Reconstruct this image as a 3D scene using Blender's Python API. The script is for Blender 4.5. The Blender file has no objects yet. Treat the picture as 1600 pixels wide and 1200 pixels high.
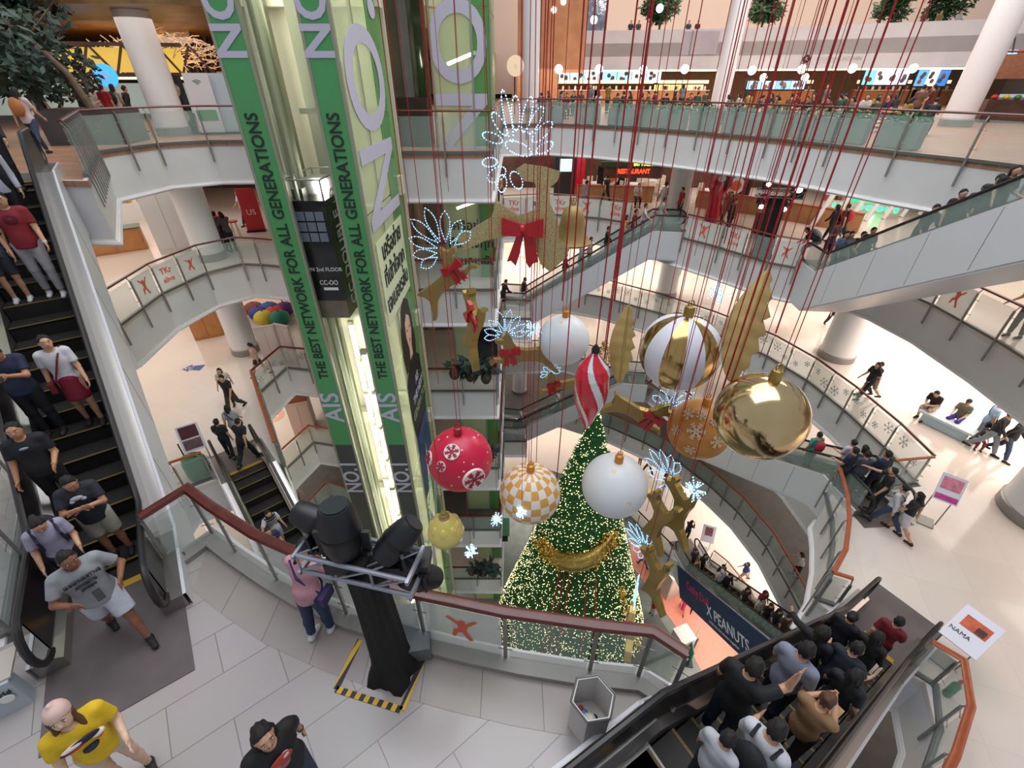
import bpy, bmesh, math, random
import numpy as np
from mathutils import Vector, Matrix, geometry
PI = math.pi; R = math.radians
rnd = random.Random(7)
# ---------------------------------------------------------------- camera
# metres; ground hall = level G at z 0, seven storeys 4.25 m apart, the photographer leans over the top one
LV = dict(A=25.5, B=21.25, C=17.0, D=12.75, E=8.5, F=4.25, G=0.0, Z=29.9)
EYE = Vector((0, 0, 27.25)); FPX = 700.0; TILT = R(34)
cam_d = bpy.data.cameras.new('camera'); cam = bpy.data.objects.new('camera', cam_d)
bpy.context.scene.collection.objects.link(cam)
cam_d.sensor_width = 36; cam_d.lens = 36*FPX/1600; cam_d.clip_end = 300; cam_d.clip_start = 0.05
cam.location = EYE; cam.rotation_euler = (R(90)-TILT, 0, 0)
S = bpy.context.scene; S.camera = cam
S.view_settings.view_transform = 'Standard'; S.view_settings.look = 'None'; S.view_settings.gamma = 1
S.view_settings.use_curve_mapping = False; S.view_settings.exposure = 0.25
S.cycles.max_bounces = 5; S.cycles.diffuse_bounces = 3; S.cycles.glossy_bounces = 3
S.cycles.transmission_bounces = 3; S.cycles.transparent_max_bounces = 24
S.cycles.sample_clamp_indirect = 4; S.cycles.sample_clamp_direct = 12
S.cycles.caustics_reflective = False; S.cycles.caustics_refractive = False
# ---------------------------------------------------------------- world: soft light of the tall white hall
W = bpy.data.worlds.new('hall_air'); S.world = W; W.use_nodes = True
W.node_tree.nodes['Background'].inputs[0].default_value = (0.86, 0.92, 1.0, 1)
W.node_tree.nodes['Background'].inputs[1].default_value = 0.42
C = bpy.data.collections.new('mall'); S.collection.children.link(C)
def area(name, loc, sx, sy, watts, col, rot=(0, 0, 0)):
    l = bpy.data.lights.new(name, 'AREA'); l.shape = 'RECTANGLE'; l.size = sx; l.size_y = sy
    l.energy = watts; l.color = col
    o = bpy.data.objects.new(name, l); C.objects.link(o); o.location = loc; o.rotation_euler = rot
    return o
WARM = (1, 0.9, 0.81); NEUT = (1, 0.95, 0.9)
area('atrium_roof_light', (1, 12, 44), 22, 22, 5400, (0.93, 0.95, 1.0))
area('upper_wall_fill', (22, 48, 41), 50, 6, 3600, (1, 0.9, 0.8), (R(40), 0, 0))  # added wash to brighten the peach wall and parapet, no fixture modelled
CEIL_L = [  # under-slab lighting rows: (level, x, y, sx, sy, watts)
    ('B', -17, 14, 8, 22, 520), ('B', 5, 31, 26, 8, 800), ('B', 17.5, 17, 8, 16, 560),
    ('C', -17, 13, 9, 24, 560), ('C', 5, 30, 26, 8, 1300), ('C', 19, 12, 9, 24, 1650),
    ('D', -16, 14, 8, 20, 620), ('D', 5, 29, 26, 7, 500), ('D', 17, 14, 7, 20, 500),
    ('E', -15, 14, 8, 20, 420), ('E', 5, 29, 26, 7, 420), ('E', 17, 14, 7, 20, 420),
    ('F', -15, 14, 8, 20, 700), ('F', 5, 28, 26, 7, 700), ('F', 16, 15, 8, 22, 1100),
    ('G', -8, 16, 8, 14, 500), ('G', 6, 24, 14, 6, 600), ('G', 12, 12, 5, 12, 500),
    ('A', -16, 22, 12, 12, 500), ('A', 14, 42, 44, 12, 1700), ('A', 18, 26, 12, 12, 900)]
for lv, x, y, sx, sy, w in CEIL_L:
    area('ceiling_light_row', (x, y, LV[lv]+(2.72 if lv != 'A' else 2.5 if y > 40 else 3.6 if x < 0 else 11)), sx, sy, w*(2.6 if lv == 'A' and y < 30 and x > 0 else 1), WARM)
# ---------------------------------------------------------------- pixel -> point on a level / at a depth along the axis
cT, sT = math.cos(TILT), math.sin(TILT)
def ray(px, py):
    u = (px-800)/FPX; v = (600-py)/FPX
    return Vector((u, cT+v*sT, -sT+v*cT))
def PZ(px, py, z):
    d = ray(px, py); t = (z-EYE.z)/d.z
    return EYE + d*t
def PL(px, py, lv, dz=0): return PZ(px, py, LV[lv]+dz)
def PD(px, py, dep): return EYE + ray(px, py)*dep
def PY(px, py, Y):
    d = ray(px, py); return EYE + d*(Y/d.y)
# ---------------------------------------------------------------- materials
_M = {}
def mat(name, col=(0.8, 0.8, 0.8), rough=0.5, metal=0.0, emit=0.0, alpha=1.0, ecol=None, coat=0.0, spec=0.5):
    if name in _M: return _M[name]
    m = bpy.data.materials.new(name); m.use_nodes = True
    b = m.node_tree.nodes['Principled BSDF']; i = b.inputs
    i['Base Color'].default_value = (*col, 1); i['Roughness'].default_value = rough; i['Metallic'].default_value = metal
    i['Specular IOR Level'].default_value = spec
    if emit: i['Emission Color'].default_value = (*(ecol or col), 1); i['Emission Strength'].default_value = emit
    if alpha < 1: i['Alpha'].default_value = alpha
    if coat: i['Coat Weight'].default_value = coat
    _M[name] = m
    return m
def rgb(h):
    h = h.lstrip('#'); f = lambda c: c/12.92 if c <= 0.04045 else ((c+0.055)/1.055)**2.4
    return tuple(f(int(h[k:k+2], 16)/255) for k in (0, 2, 4))
def noisy(name, c1, c2, scale=4.0, rough=0.5, bump=0.0, metal=0.0, detail=4.0, rr=None):
    if name in _M: return _M[name]
    m = mat(name, c1, rough, metal); nt = m.node_tree; b = nt.nodes['Principled BSDF']
    tc = nt.nodes.new('ShaderNodeTexCoord'); n = nt.nodes.new('ShaderNodeTexNoise'); n.inputs['Scale'].default_value = scale
    n.inputs['Detail'].default_value = detail
    nt.links.new(tc.outputs['Object'], n.inputs['Vector'])
    r = nt.nodes.new('ShaderNodeValToRGB'); r.color_ramp.elements[0].color = (*c1, 1); r.color_ramp.elements[1].color = (*c2, 1)
    r.color_ramp.elements[0].position = 0.35; r.color_ramp.elements[1].position = 0.65
    nt.links.new(n.outputs['Fac'], r.inputs['Fac']); nt.links.new(r.outputs['Color'], b.inputs['Base Color'])
    if bump:
        bp = nt.nodes.new('ShaderNodeBump'); bp.inputs['Strength'].default_value = bump; bp.inputs['Distance'].default_value = 0.02
        nt.links.new(n.outputs['Fac'], bp.inputs['Height']); nt.links.new(bp.outputs['Normal'], b.inputs['Normal'])
    return m
def tiles(name, c1, c2, mortar, w, h, rot=0.0, rough=0.2, msz=0.006, off=0.5):
    if name in _M: return _M[name]
    m = mat(name, c1, rough); nt = m.node_tree; b = nt.nodes['Principled BSDF']
    tc = nt.nodes.new('ShaderNodeTexCoord'); mp = nt.nodes.new('ShaderNodeMapping'); mp.inputs['Rotation'].default_value = (0, 0, rot)
    br = nt.nodes.new('ShaderNodeTexBrick'); br.offset = off
    br.inputs['Color1'].default_value = (*c1, 1); br.inputs['Color2'].default_value = (*c2, 1); br.inputs['Mortar'].default_value = (*mortar, 1)
    br.inputs['Scale'].default_value = 1; br.inputs['Brick Width'].default_value = w; br.inputs['Row Height'].default_value = h
    br.inputs['Mortar Size'].default_value = msz; br.inputs['Mortar Smooth'].default_value = 0.1
    nt.links.new(tc.outputs['Object'], mp.inputs['Vector']); nt.links.new(mp.outputs['Vector'], br.inputs['Vector'])
    n = nt.nodes.new('ShaderNodeTexNoise'); n.inputs['Scale'].default_value = 0.9; n.inputs['Detail'].default_value = 5
    nt.links.new(mp.outputs['Vector'], n.inputs['Vector'])
    mx = nt.nodes.new('ShaderNodeMix'); mx.data_type = 'RGBA'; mx.blend_type = 'MULTIPLY'; mx.inputs['Factor'].default_value = 0.12
    nt.links.new(br.outputs['Color'], mx.inputs['A']); nt.links.new(n.outputs['Color'], mx.inputs['B'])
    nt.links.new(mx.outputs['Result'], b.inputs['Base Color'])
    return m
# ---------------------------------------------------------------- mesh builder
class MB:
    def __init__(s): s.v = []; s.f = []; s.m = []; s.mi = 0
    def add(s, vs, fs, mi=None):
        o = len(s.v); s.v += [tuple(v) for v in vs]; s.f += [tuple(o+i for i in f) for f in fs]; s.m += [s.mi if mi is None else mi]*len(fs); return s
    def box(s, c, d, rz=0.0, M=None, mi=None):
        c = Vector(c); h = Vector(d)/2; M = M or Matrix.Rotation(rz, 3, 'Z')
        vs = [c + M @ Vector((sx*h.x, sy*h.y, sz*h.z)) for sz in (-1, 1) for sy in (-1, 1) for sx in (-1, 1)]
        return s.add(vs, [(0, 2, 3, 1), (4, 5, 7, 6), (0, 1, 5, 4), (2, 6, 7, 3), (1, 3, 7, 5), (0, 4, 6, 2)], mi)
    def beam(s, a, b, w, h, up=(0, 0, 1), mi=None):
        a = Vector(a); b = Vector(b); d = (b-a); L = d.length
        if L < 1e-6: return s
        y = d/L; up = Vector(up); x = y.cross(up)
        if x.length < 1e-4: x = y.cross(Vector((1, 0, 0)))
        x.normalize(); z = x.cross(y)
        return s.box((a+b)/2, (w, L, h), M=Matrix((x, y, z)).transposed(), mi=mi)
    def tube(s, a, b, r0, r1=None, n=8, cap=True, mi=None):
        return s.pipe([a, b], [r0, r0 if r1 is None else r1], n, cap, mi)
    def pipe(s, pts, r, n=8, cap=True, mi=None, closed=False):
        pts = [Vector(p) for p in pts]; N = len(pts)
        rr = r if isinstance(r, (list, tuple)) else [r]*N
        vs = []; prev = None
        for i, p in enumerate(pts):
            if closed: t = pts[(i+1) % N]-pts[i-1]
            else: t = pts[min(i+1, N-1)]-pts[max(i-1, 0)]
            if t.length < 1e-9: t = Vector((0, 0, 1))
            t.normalize()
            if prev is None:
                a = t.orthogonal().normalized()
            else:
                a = prev - t*prev.dot(t)
                a = a.normalized() if a.length > 1e-6 else t.orthogonal().normalized()
            prev = a; b = t.cross(a)
            for k in range(n):
                an = 2*PI*k/n; vs.append(p + (a*math.cos(an)+b*math.sin(an))*rr[i])
        fs = []
        for i in range(N if closed else N-1):
            j = (i+1) % N
            for k in range(n): fs.append((i*n+k, i*n+(k+1) % n, j*n+(k+1) % n, j*n+k))
        if cap and not closed:
            fs.append(tuple(range(n))[::-1]); fs.append(tuple((N-1)*n+k for k in range(n)))
        return s.add(vs, fs, mi)
    def sweep(s, pts, prof, closed=False, mi=None, up=Vector((0, 0, 1))):
        # prof: list of (side, up) offsets; kept upright
        pts = [Vector(p) for p in pts]; N = len(pts); n = len(prof); vs = []
        for i, p in enumerate(pts):
            if closed: d0 = pts[i]-pts[i-1]; d1 = pts[(i+1) % N]-pts[i]
            else: d0 = pts[i]-pts[max(i-1, 0)]; d1 = pts[min(i+1, N-1)]-pts[i]
            if d0.length < 1e-9: d0 = d1
            if d1.length < 1e-9: d1 = d0
            d0 = d0.normalized(); d1 = d1.normalized(); t = (d0+d1).normalized()
            x = t.cross(up).normalized(); k = 1/max(0.35, t.dot(d1))
            z = x.cross(t).normalized()
            for (a, b) in prof: vs.append(p + x*a*k + z*b)
        fs = []
        for i in range(N if closed else N-1):
            j = (i+1) % N
            for k in range(n): fs.append((i*n+k, j*n+k, j*n+(k+1) % n, i*n+(k+1) % n))
        if not closed: fs.append(tuple(range(n))); fs.append(tuple((N-1)*n+k for k in range(n))[::-1])
        return s.add(vs, fs, mi)
    def ball(s, c, r, nu=12, nv=8, M=None, mi=None):
        r = Vector(r) if hasattr(r, '__len__') else Vector((r, r, r)); c = Vector(c); M = M or Matrix.Identity(3)
        vs = [c + M @ Vector((0, 0, r.z))]
        for j in range(1, nv):
            ph = PI*j/nv
            for i in range(nu):
                th = 2*PI*i/nu
                vs.append(c + M @ Vector((r.x*math.sin(ph)*math.cos(th), r.y*math.sin(ph)*math.sin(th), r.z*math.cos(ph))))
        vs.append(c + M @ Vector((0, 0, -r.z))); fs = []
        for i in range(nu): fs.append((0, 1+i, 1+(i+1) % nu))
        for j in range(nv-2):
            for i in range(nu):
                a = 1+j*nu; b = a+nu; fs.append((a+i, b+i, b+(i+1) % nu, a+(i+1) % nu))
        a = 1+(nv-2)*nu
        for i in range(nu): fs.append((a+i, len(vs)-1, a+(i+1) % nu))
        return s.add(vs, fs, mi)
    def lathe(s, c, prof, n=16, M=None, mi=None):
        c = Vector(c); M = M or Matrix.Identity(3); vs = []
        for (r, z) in prof:
            for k in range(n): vs.append(c + M @ Vector((r*math.cos(2*PI*k/n), r*math.sin(2*PI*k/n), z)))
        fs = [(j*n+k, j*n+(k+1) % n, (j+1)*n+(k+1) % n, (j+1)*n+k) for j in range(len(prof)-1) for k in range(n)]
        fs.append(tuple(range(n))[::-1]); fs.append(tuple((len(prof)-1)*n+k for k in range(n)))
        return s.add(vs, fs, mi)
    def prism(s, pts2, z0, z1, M=None, loc=(0, 0, 0), mi=None, mi_side=None):
        # polygon in local XY extruded z0..z1
        M = M or Matrix.Identity(3); loc = Vector(loc); n = len(pts2)
        tri = geometry.tessellate_polygon([[Vector((p[0], p[1], 0)) for p in pts2]])
        vs = [loc + M @ Vector((p[0], p[1], z)) for z in (z0, z1) for p in pts2]
        ar = sum(pts2[i][0]*pts2[(i+1) % n][1]-pts2[(i+1) % n][0]*pts2[i][1] for i in range(n))
        fs = []
        for t in tri:
            a, b, c = t
            cr = (pts2[b][0]-pts2[a][0])*(pts2[c][1]-pts2[a][1])-(pts2[b][1]-pts2[a][1])*(pts2[c][0]-pts2[a][0])
            if cr < 0: a, b, c = a, c, b
            fs.append((n+a, n+b, n+c)); fs.append((a, c, b))
        s.add(vs, fs, mi)
        sd = [(i, (i+1) % n, n+(i+1) % n, n+i) if ar > 0 else (i, n+i, n+(i+1) % n, (i+1) % n) for i in range(n)]
        o = len(s.v)-2*n; s.f += [tuple(o+i for i in f) for f in sd]; s.m += [(mi if mi_side is None else mi_side) or 0]*n
        return s
    def quad(s, a, b, c, d, mi=None): return s.add([a, b, c, d], [(0, 1, 2, 3)], mi)
    def mesh(s, name, mats):
        me = bpy.data.meshes.new(name); me.from_pydata(s.v, [], s.f)
        mats = mats if isinstance(mats, (list, tuple)) else [mats]
        for m in mats: me.materials.append(m)
        if len(mats) > 1: me.polygons.foreach_set('material_index', s.m)
        me.update(); return me
    def build(s, name, mats, parent=None, smooth=False, **tags):
        me = s.mesh(name, mats)
        if smooth:
            try: me.polygons.foreach_set('use_smooth', [True]*len(me.polygons)); me.set_sharp_from_angle(angle=R(40))
            except Exception: pass
        return link(name, me, parent, **tags)
def link(name, data, parent=None, loc=None, **tags):
    o = bpy.data.objects.new(name, data); C.objects.link(o)
    if parent is not None: o.parent = parent
    if loc is not None: o.location = loc
    return tag(o, **tags)
def tag(o, label=None, cat=None, group=None, kind=None):
    if label: o['label'] = label
    if cat: o['category'] = cat
    if group: o['group'] = group
    if kind: o['kind'] = kind
    return o
def thing(name, loc=(0, 0, 0), rz=0.0, **t):
    return tag_rz(link(name, None, loc=Vector(loc), **t), rz)
def tag_rz(o, rz): o.rotation_euler = (0, 0, rz); return o
def struct(name, mb, m, smooth=False): return mb.build(name, m, smooth=smooth, kind='structure')
TXT = {}
def text_mesh(txt, size, name='lettering', m=None, parent=None, M=None, loc=(0, 0, 0), depth=0.004, align='CENTER', bold=0.0, shear=0.0, squash=1.0, **t):
    cu = bpy.data.curves.new(name, 'FONT'); cu.body = txt; cu.size = size; cu.extrude = depth; cu.align_x = align; cu.align_y = 'CENTER'
    cu.offset = bold; cu.shear = shear; cu.resolution_u = 6 if size > 1 else 3
    o = bpy.data.objects.new(name, cu); C.objects.link(o)
    dg = bpy.context.evaluated_depsgraph_get(); me = bpy.data.meshes.new_from_object(o.evaluated_get(dg)); 
    bpy.data.objects.remove(o); bpy.data.curves.remove(cu)
    MM = (M or Matrix.Identity(3)).to_4x4(); MM.translation = Vector(loc)
    me.transform(MM @ Matrix.Diagonal((squash, 1, 1, 1)))
    me.materials.clear(); me.materials.append(m)
    return link(name, me, parent, **t)
def frame3(x, y):  # columns: x axis, y axis, x cross y
    x = Vector(x).normalized(); y = Vector(y); y = (y - x*y.dot(x)).normalized()
    return Matrix((x, y, x.cross(y))).transposed()
def resample(pts, step):
    out = []; pts = [Vector(p) for p in pts]
    for a, b in zip(pts, pts[1:]):
        n = max(1, round((b-a).length/step))
        out += [a.lerp(b, k/n) for k in range(n)]
    return out+[pts[-1]]
def smoothline(pts, it=2):
    pts = [Vector(p) for p in pts]
    for _ in range(it):
        q = [pts[0]]
        for a, b in zip(pts, pts[1:]): q += [a.lerp(b, .25), a.lerp(b, .75)]
        pts = q+[pts[-1]]
    return pts
# ================================================================= MATERIALS
CREAM = rgb('#e9ddd0'); 
M_white = mat('white_panel', rgb('#dcdadb'), 0.35)
M_fascia = noisy('fascia_white', rgb('#dddbdc'), rgb('#d5d2d2'), 0.7, 0.4)
M_ceil = mat('ceiling_white', rgb('#e8e2da'), 0.7)
M_floorB = tiles('floor_tiles_pale', rgb('#aea6a4'), rgb('#a8a09e'), rgb('#837b78'), 1.2, 0.6, R(-38), 0.25, 0.006)
M_band = tiles('floor_tiles_taupe', rgb('#a39a95'), rgb('#9d948f'), rgb('#756d69'), 0.72, 5, 0.0, 0.3, 0.006)
M_floorC = tiles('floor_tiles_cream', rgb('#ddd0c6'), rgb('#d9ccc2'), rgb('#cbbdb2'), 1.2, 1.2, R(20), 0.12, 0.004, 0.0)
M_floorA = tiles('floor_tiles_wood', rgb('#a5785c'), rgb('#b58a70'), rgb('#8a6a55'), 1.0, 0.25, R(20), 0.35)
M_floorE = noisy('carpet_grey', rgb('#5a5450'), rgb('#645d58'), 3, 0.75)
M_floorG = noisy('ground_floor_grey', rgb('#6b716c'), rgb('#79807a'), 2, 0.5)
M_pink = noisy('carpet_salmon', rgb('#d68672'), rgb('#cf7f6b'), 6, 0.55)
M_steel = mat('brushed_steel', rgb('#8d8c8b'), 0.35, 0.8)
M_post = mat('post_steel', rgb('#8f8d8a'), 0.42, 0.55)
M_chan = mat('base_channel', rgb('#6d706f'), 0.4, 0.5)
M_wood = noisy('handrail_wood', rgb('#4a170c'), rgb('#5a2011'), 5, 0.25)
M_woodL = noisy('handrail_wood_orange', rgb('#8f431f'), rgb('#9c4d26'), 5, 0.35)
M_glass = mat('rail_glass', rgb('#bcd0c8'), 0.06, 0.0, alpha=0.22, spec=0.6)
M_glass2 = mat('frosted_poster_glass', rgb('#dfe3de'), 0.25, 0.0, alpha=0.6)
M_black = mat('rubber_black', rgb('#1a1718'), 0.4)
M_dark = mat('dark_metal', rgb('#2a2626'), 0.35, 0.6)
M_orange = mat('print_orange', rgb('#e0674a'), 0.5)
M_yel = mat('safety_yellow', rgb('#c09a28'), 0.5)
M_cap = mat('bolt_steel', rgb('#55514e'), 0.3, 0.8)
# ================================================================= SLABS
def V2(pts, z): return [Vector((p[0], p[1], z)) for p in pts]
B_NEAR = [(-5.12, 4.05), (-4.78, 4.62), (-4.2, 4.27), (-3.5, 3.88), (-2.89, 3.57), (-2.1, 3.28), (-1.35, 3.06), (-0.6, 2.88), (0.1, 2.74), (0.9, 2.62), (1.56, 2.56), (2.0, 2.28)]
EDGE = dict(
 A=[(-9.8, 10.35), (-9.0, 10.3), (-12.2, 14.7), (-11.8, 16.8), (-10.6, 17.7), (-9.2, 17.8), (-6, 16.8), (-3.3, 14.65), (-.6, 14.65), (-.5, 24.9), (1.9, 25.4), (3.9, 24.4), (5.7, 22.9), (7.6, 20.9), (9.4, 18.6), (10.5, 16.6), (11.3, 14.7), (12.1, 13.2), (12.6, 11.8), (12.4, 9.6), (11.8, 8.3), (10.5, 8.2), (10.2, 4)],
 B=[(-12.2, 8), (-11.6, 11.9), (-11.9, 14.3), (-11.5, 16.3), (-10.6, 17.3), (-9.8, 17.2), (-6, 16.2), (-3.3, 14.65), (-.6, 14.65), (-.5, 24.9), (1.9, 25.4), (4.6, 24.5), (6.6, 23.0), (7.6, 21.3), (9.0, 19.4), (10.2, 17.5), (11.1, 16.8), (12.6, 16.6), (13.3, 15.2), (13.6, 13.4), (13.5, 11), (13, 7), (12, 0)],
 C=[(-9.8, 3), (-9.9, 8.7), (-9.95, 9.3), (-9.1, 9.9), (-7.95, 10.95), (-7.3, 10.4), (-10, 14.5), (-9.7, 16.4), (-8.6, 16.2), (-6, 15.6), (-3.3, 14.65), (-.6, 14.65), (-.55, 21.3), (1.0, 21.2), (1.2, 24.9), (3.4, 24.9), (5.2, 24.1), (7.9, 21.9), (9.8, 19.8), (11.5, 17.4), (12.2, 15.4), (12.5, 13.4), (12.6, 11.3), (12.5, 9.6), (11.1, 9.4), (9.65, 9.35), (9.3, 9.05), (8.95, 8.3), (8.5, 7.5), (7.85, 6.6), (7.2, 6.0), (7.42, 5.69), (8.18, 4.39), (8.5, 4.2), (8.1, 3.4), (7.3, 2.7), (6.0, 1.8), (5, 0)],
 D=[(-3.6, 3.6), (-2.5, 4.9), (-3.4, 5.8), (-6.8, 9), (-10.2, 14.6), (-9.6, 16.4), (-6, 15.6), (-3.3, 14.65), (-.6, 14.65), (-.5, 24.6), (3.4, 24.9), (5.8, 23.6), (7.0, 22.8), (7.9, 21.9), (9.3, 18.6), (10.6, 18.1), (11.5, 17.4), (12.4, 14.1), (12.6, 10), (12, 5), (10, 1)],
 E=[(-4, 3), (-8.6, 9), (-10.6, 15), (-9.9, 16.9), (-6, 15.6), (-3.3, 14.65), (-.6, 14.65), (-.55, 21.4), (.9, 21.4), (1, 24.2), (3.4, 24.4), (6.4, 22.8), (8.3, 21.3), (9.9, 19.6), (11.1, 17.6), (11.9, 15.8), (12.4, 13.6), (12.4, 11.4), (12.3, 9), (12.3, 8.2), (10.8, 8.1), (10.4, 4), (9, 1)],
 F=[(-4, 3), (-8.6, 9), (-10.3, 15), (-9.6, 16.6), (-6, 15.6), (-3.3, 14.65), (-.6, 14.65), (-.5, 22.5), (2.5, 23.2), (5.4, 21.9), (7.0, 20.0), (7.9, 18.3), (9.2, 16.0), (9.7, 15.6), (11.2, 15.8), (11.9, 15.0), (12.4, 13.4), (12.3, 9), (10.4, 4), (9, 1)])
OUTER = {k: [(50, 0), (50, 66), (-50, 66), (-50, 3)] for k in 'ABCDEF'}
OUTER['A'] = [(60, 4), (70, 72), (-60, 72), (-60, 6), (-14, 6), (-10.4, 9.5)]
FLOORM = dict(A=M_floorA, B=M_floorC, C=M_floorC, D=M_floorC, E=M_floorE, F=M_floorC)
TH_S = 1.3
def slab(poly, z, mfloor, edge, name='floor', th=TH_S):
    m = MB(); m.prism(poly, -0.12, 0, loc=(0, 0, z)); struct(name, m, mfloor)
    c = MB(); c.prism(poly, -th, -th+0.06, loc=(0, 0, z)); struct('ceiling', c, M_ceil)
    f = MB(); pl = V2(edge, z)
    f.sweep(pl, [(-0.10, 0.004), (-0.02, 0.004), (-0.02, -th-0.02), (-0.10, -th-0.02)])
    # rounded lower lip of the balcony front
    f.sweep(pl, [(-0.12, -th+0.06), (0.05, -th+0.03), (0.08, -th-0.02), (0.05, -th-0.07), (-0.12, -th-0.08)])
    struct('trim', f, M_fascia)
for k in 'ABCDEF':
    slab(EDGE[k]+OUTER[k], LV[k], FLOORM[k], EDGE[k])
# near walkway on level B (with the gap left by the descending escalator)
near_poly = B_NEAR + [(1.45, 1.95), (2.2, 0.6), (2.6, -0.2), (3.0, -6), (-40, -6), (-40, 10.8), (-12.8, 10.8), (-8.4, 5.3), (-6.5, 2.9)]
B_LEFT = [(-6.5, 2.9), (-8.4, 5.3), (-12.8, 10.8)]
slab(near_poly, LV['B'], M_floorB, B_NEAR)
f = MB(); f.sweep(V2(B_LEFT, LV['B']), [(-0.10, 0.004), (-0.02, 0.004), (-0.02, -1.32), (-0.10, -1.32)]); struct('trim', f, M_fascia)
zB = LV['B']
m = MB(); inner = []
for i, p in enumerate(B_NEAR[1:-1], 1):
    a = Vector(B_NEAR[i-1]); b = Vector(B_NEAR[i+1]); t = (b-a).normalized(); n = Vector((t.y, -t.x)); inner.append(Vector(p)+n*0.72)
for i in range(len(inner)-1):
    a, b = B_NEAR[i+1], B_NEAR[i+2]; c, d = inner[i+1], inner[i]
    m.quad((*a, zB+0.004), (*d, zB+0.004), (*c, zB+0.004), (*b, zB+0.004))
struct('floor_border', m, M_band)
m = MB(); m.sweep(V2(B_NEAR[:-1]+[(1.95, 2.3)], zB), [(0.22, 0.0), (0.22, 0.09), (-0.03, 0.09), (-0.03, 0.0)][::-1])
struct('trim_curb', m, noisy('stone_curb', rgb('#8b8883'), rgb('#95918c'), 2, 0.4))
# ground hall with the salmon carpet walk
m = MB(); m.prism([(-40, -5), (40, -5), (40, 60), (-40, 60)], -0.2, 0, loc=(0, 0, 0)); struct('floor', m, M_floorG)
m = MB()
cp = [PZ(px, py, 0.01) for px, py in [(985, 845), (1045, 880), (1225, 1075), (1120, 1090), (1060, 985), (985, 880)]]
m.prism([(p.x, p.y) for p in cp], 0, 0.02, loc=(0, 0, 0)); struct('floor_carpet', m, M_pink)
# level Z (one above): far white parapet, soffit, side soffit on the left
Zed = [(2.6, 47), (8, 46.8), (16, 45.4), (24, 42.6), (32, 38.6), (40, 33), (48, 25)]
m = MB(); m.prism(Zed+[(80, 25), (80, 80), (2.6, 80)], -0.9, 0, loc=(0, 0, LV['Z'])); struct('floor', m, M_ceil)
m = MB(); m.sweep(V2(Zed, 29.0), [(0.0, -0.9), (0.0, 1.75), (-0.25, 1.75), (-0.25, -0.9)][::-1])
m.sweep(V2(Zed, 28.1), [(0.1, 0.02), (0.1, 0.12), (-1.4, 0.12), (-1.4, 0.02)][::-1])
struct('wall_parapet', m, M_fascia)
m = MB(); m.sweep(V2([(x, y+0.8) for x, y in Zed], 28.0), [(0.04, 0), (0.04, 0.1), (-0.04, 0.1), (-0.04, 0)][::-1])
m.build('cove_light', mat('cove_lamp', (1, .72, .38), emit=6, ecol=(1, .72, .38)), kind='structure')
m = MB(); m.box((30, 66, 34), (100, 0.4, 16)); struct('wall_back', m, mat('upper_wall_peach', rgb('#e3c6b4'), 0.7))
m = MB(); m.box((-30, 70, 30), (60, 0.4, 14)); struct('wall_back', m, noisy('dark_hall_wall', rgb('#3a2c24'), rgb('#54402f'), 0.6, 0.6))
m = MB(); m.prism([(-60, 18.5), (-11.2, 18.5), (-6.5, 21), (-2, 30), (-2, 72), (-60, 72)], 0, 0.8, loc=(0, 0, 29.3)); struct('ceiling', m, noisy('gold_wood_soffit', rgb('#8d6a3c'), rgb('#6e4e2a'), 1.2, 0.4))
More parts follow.
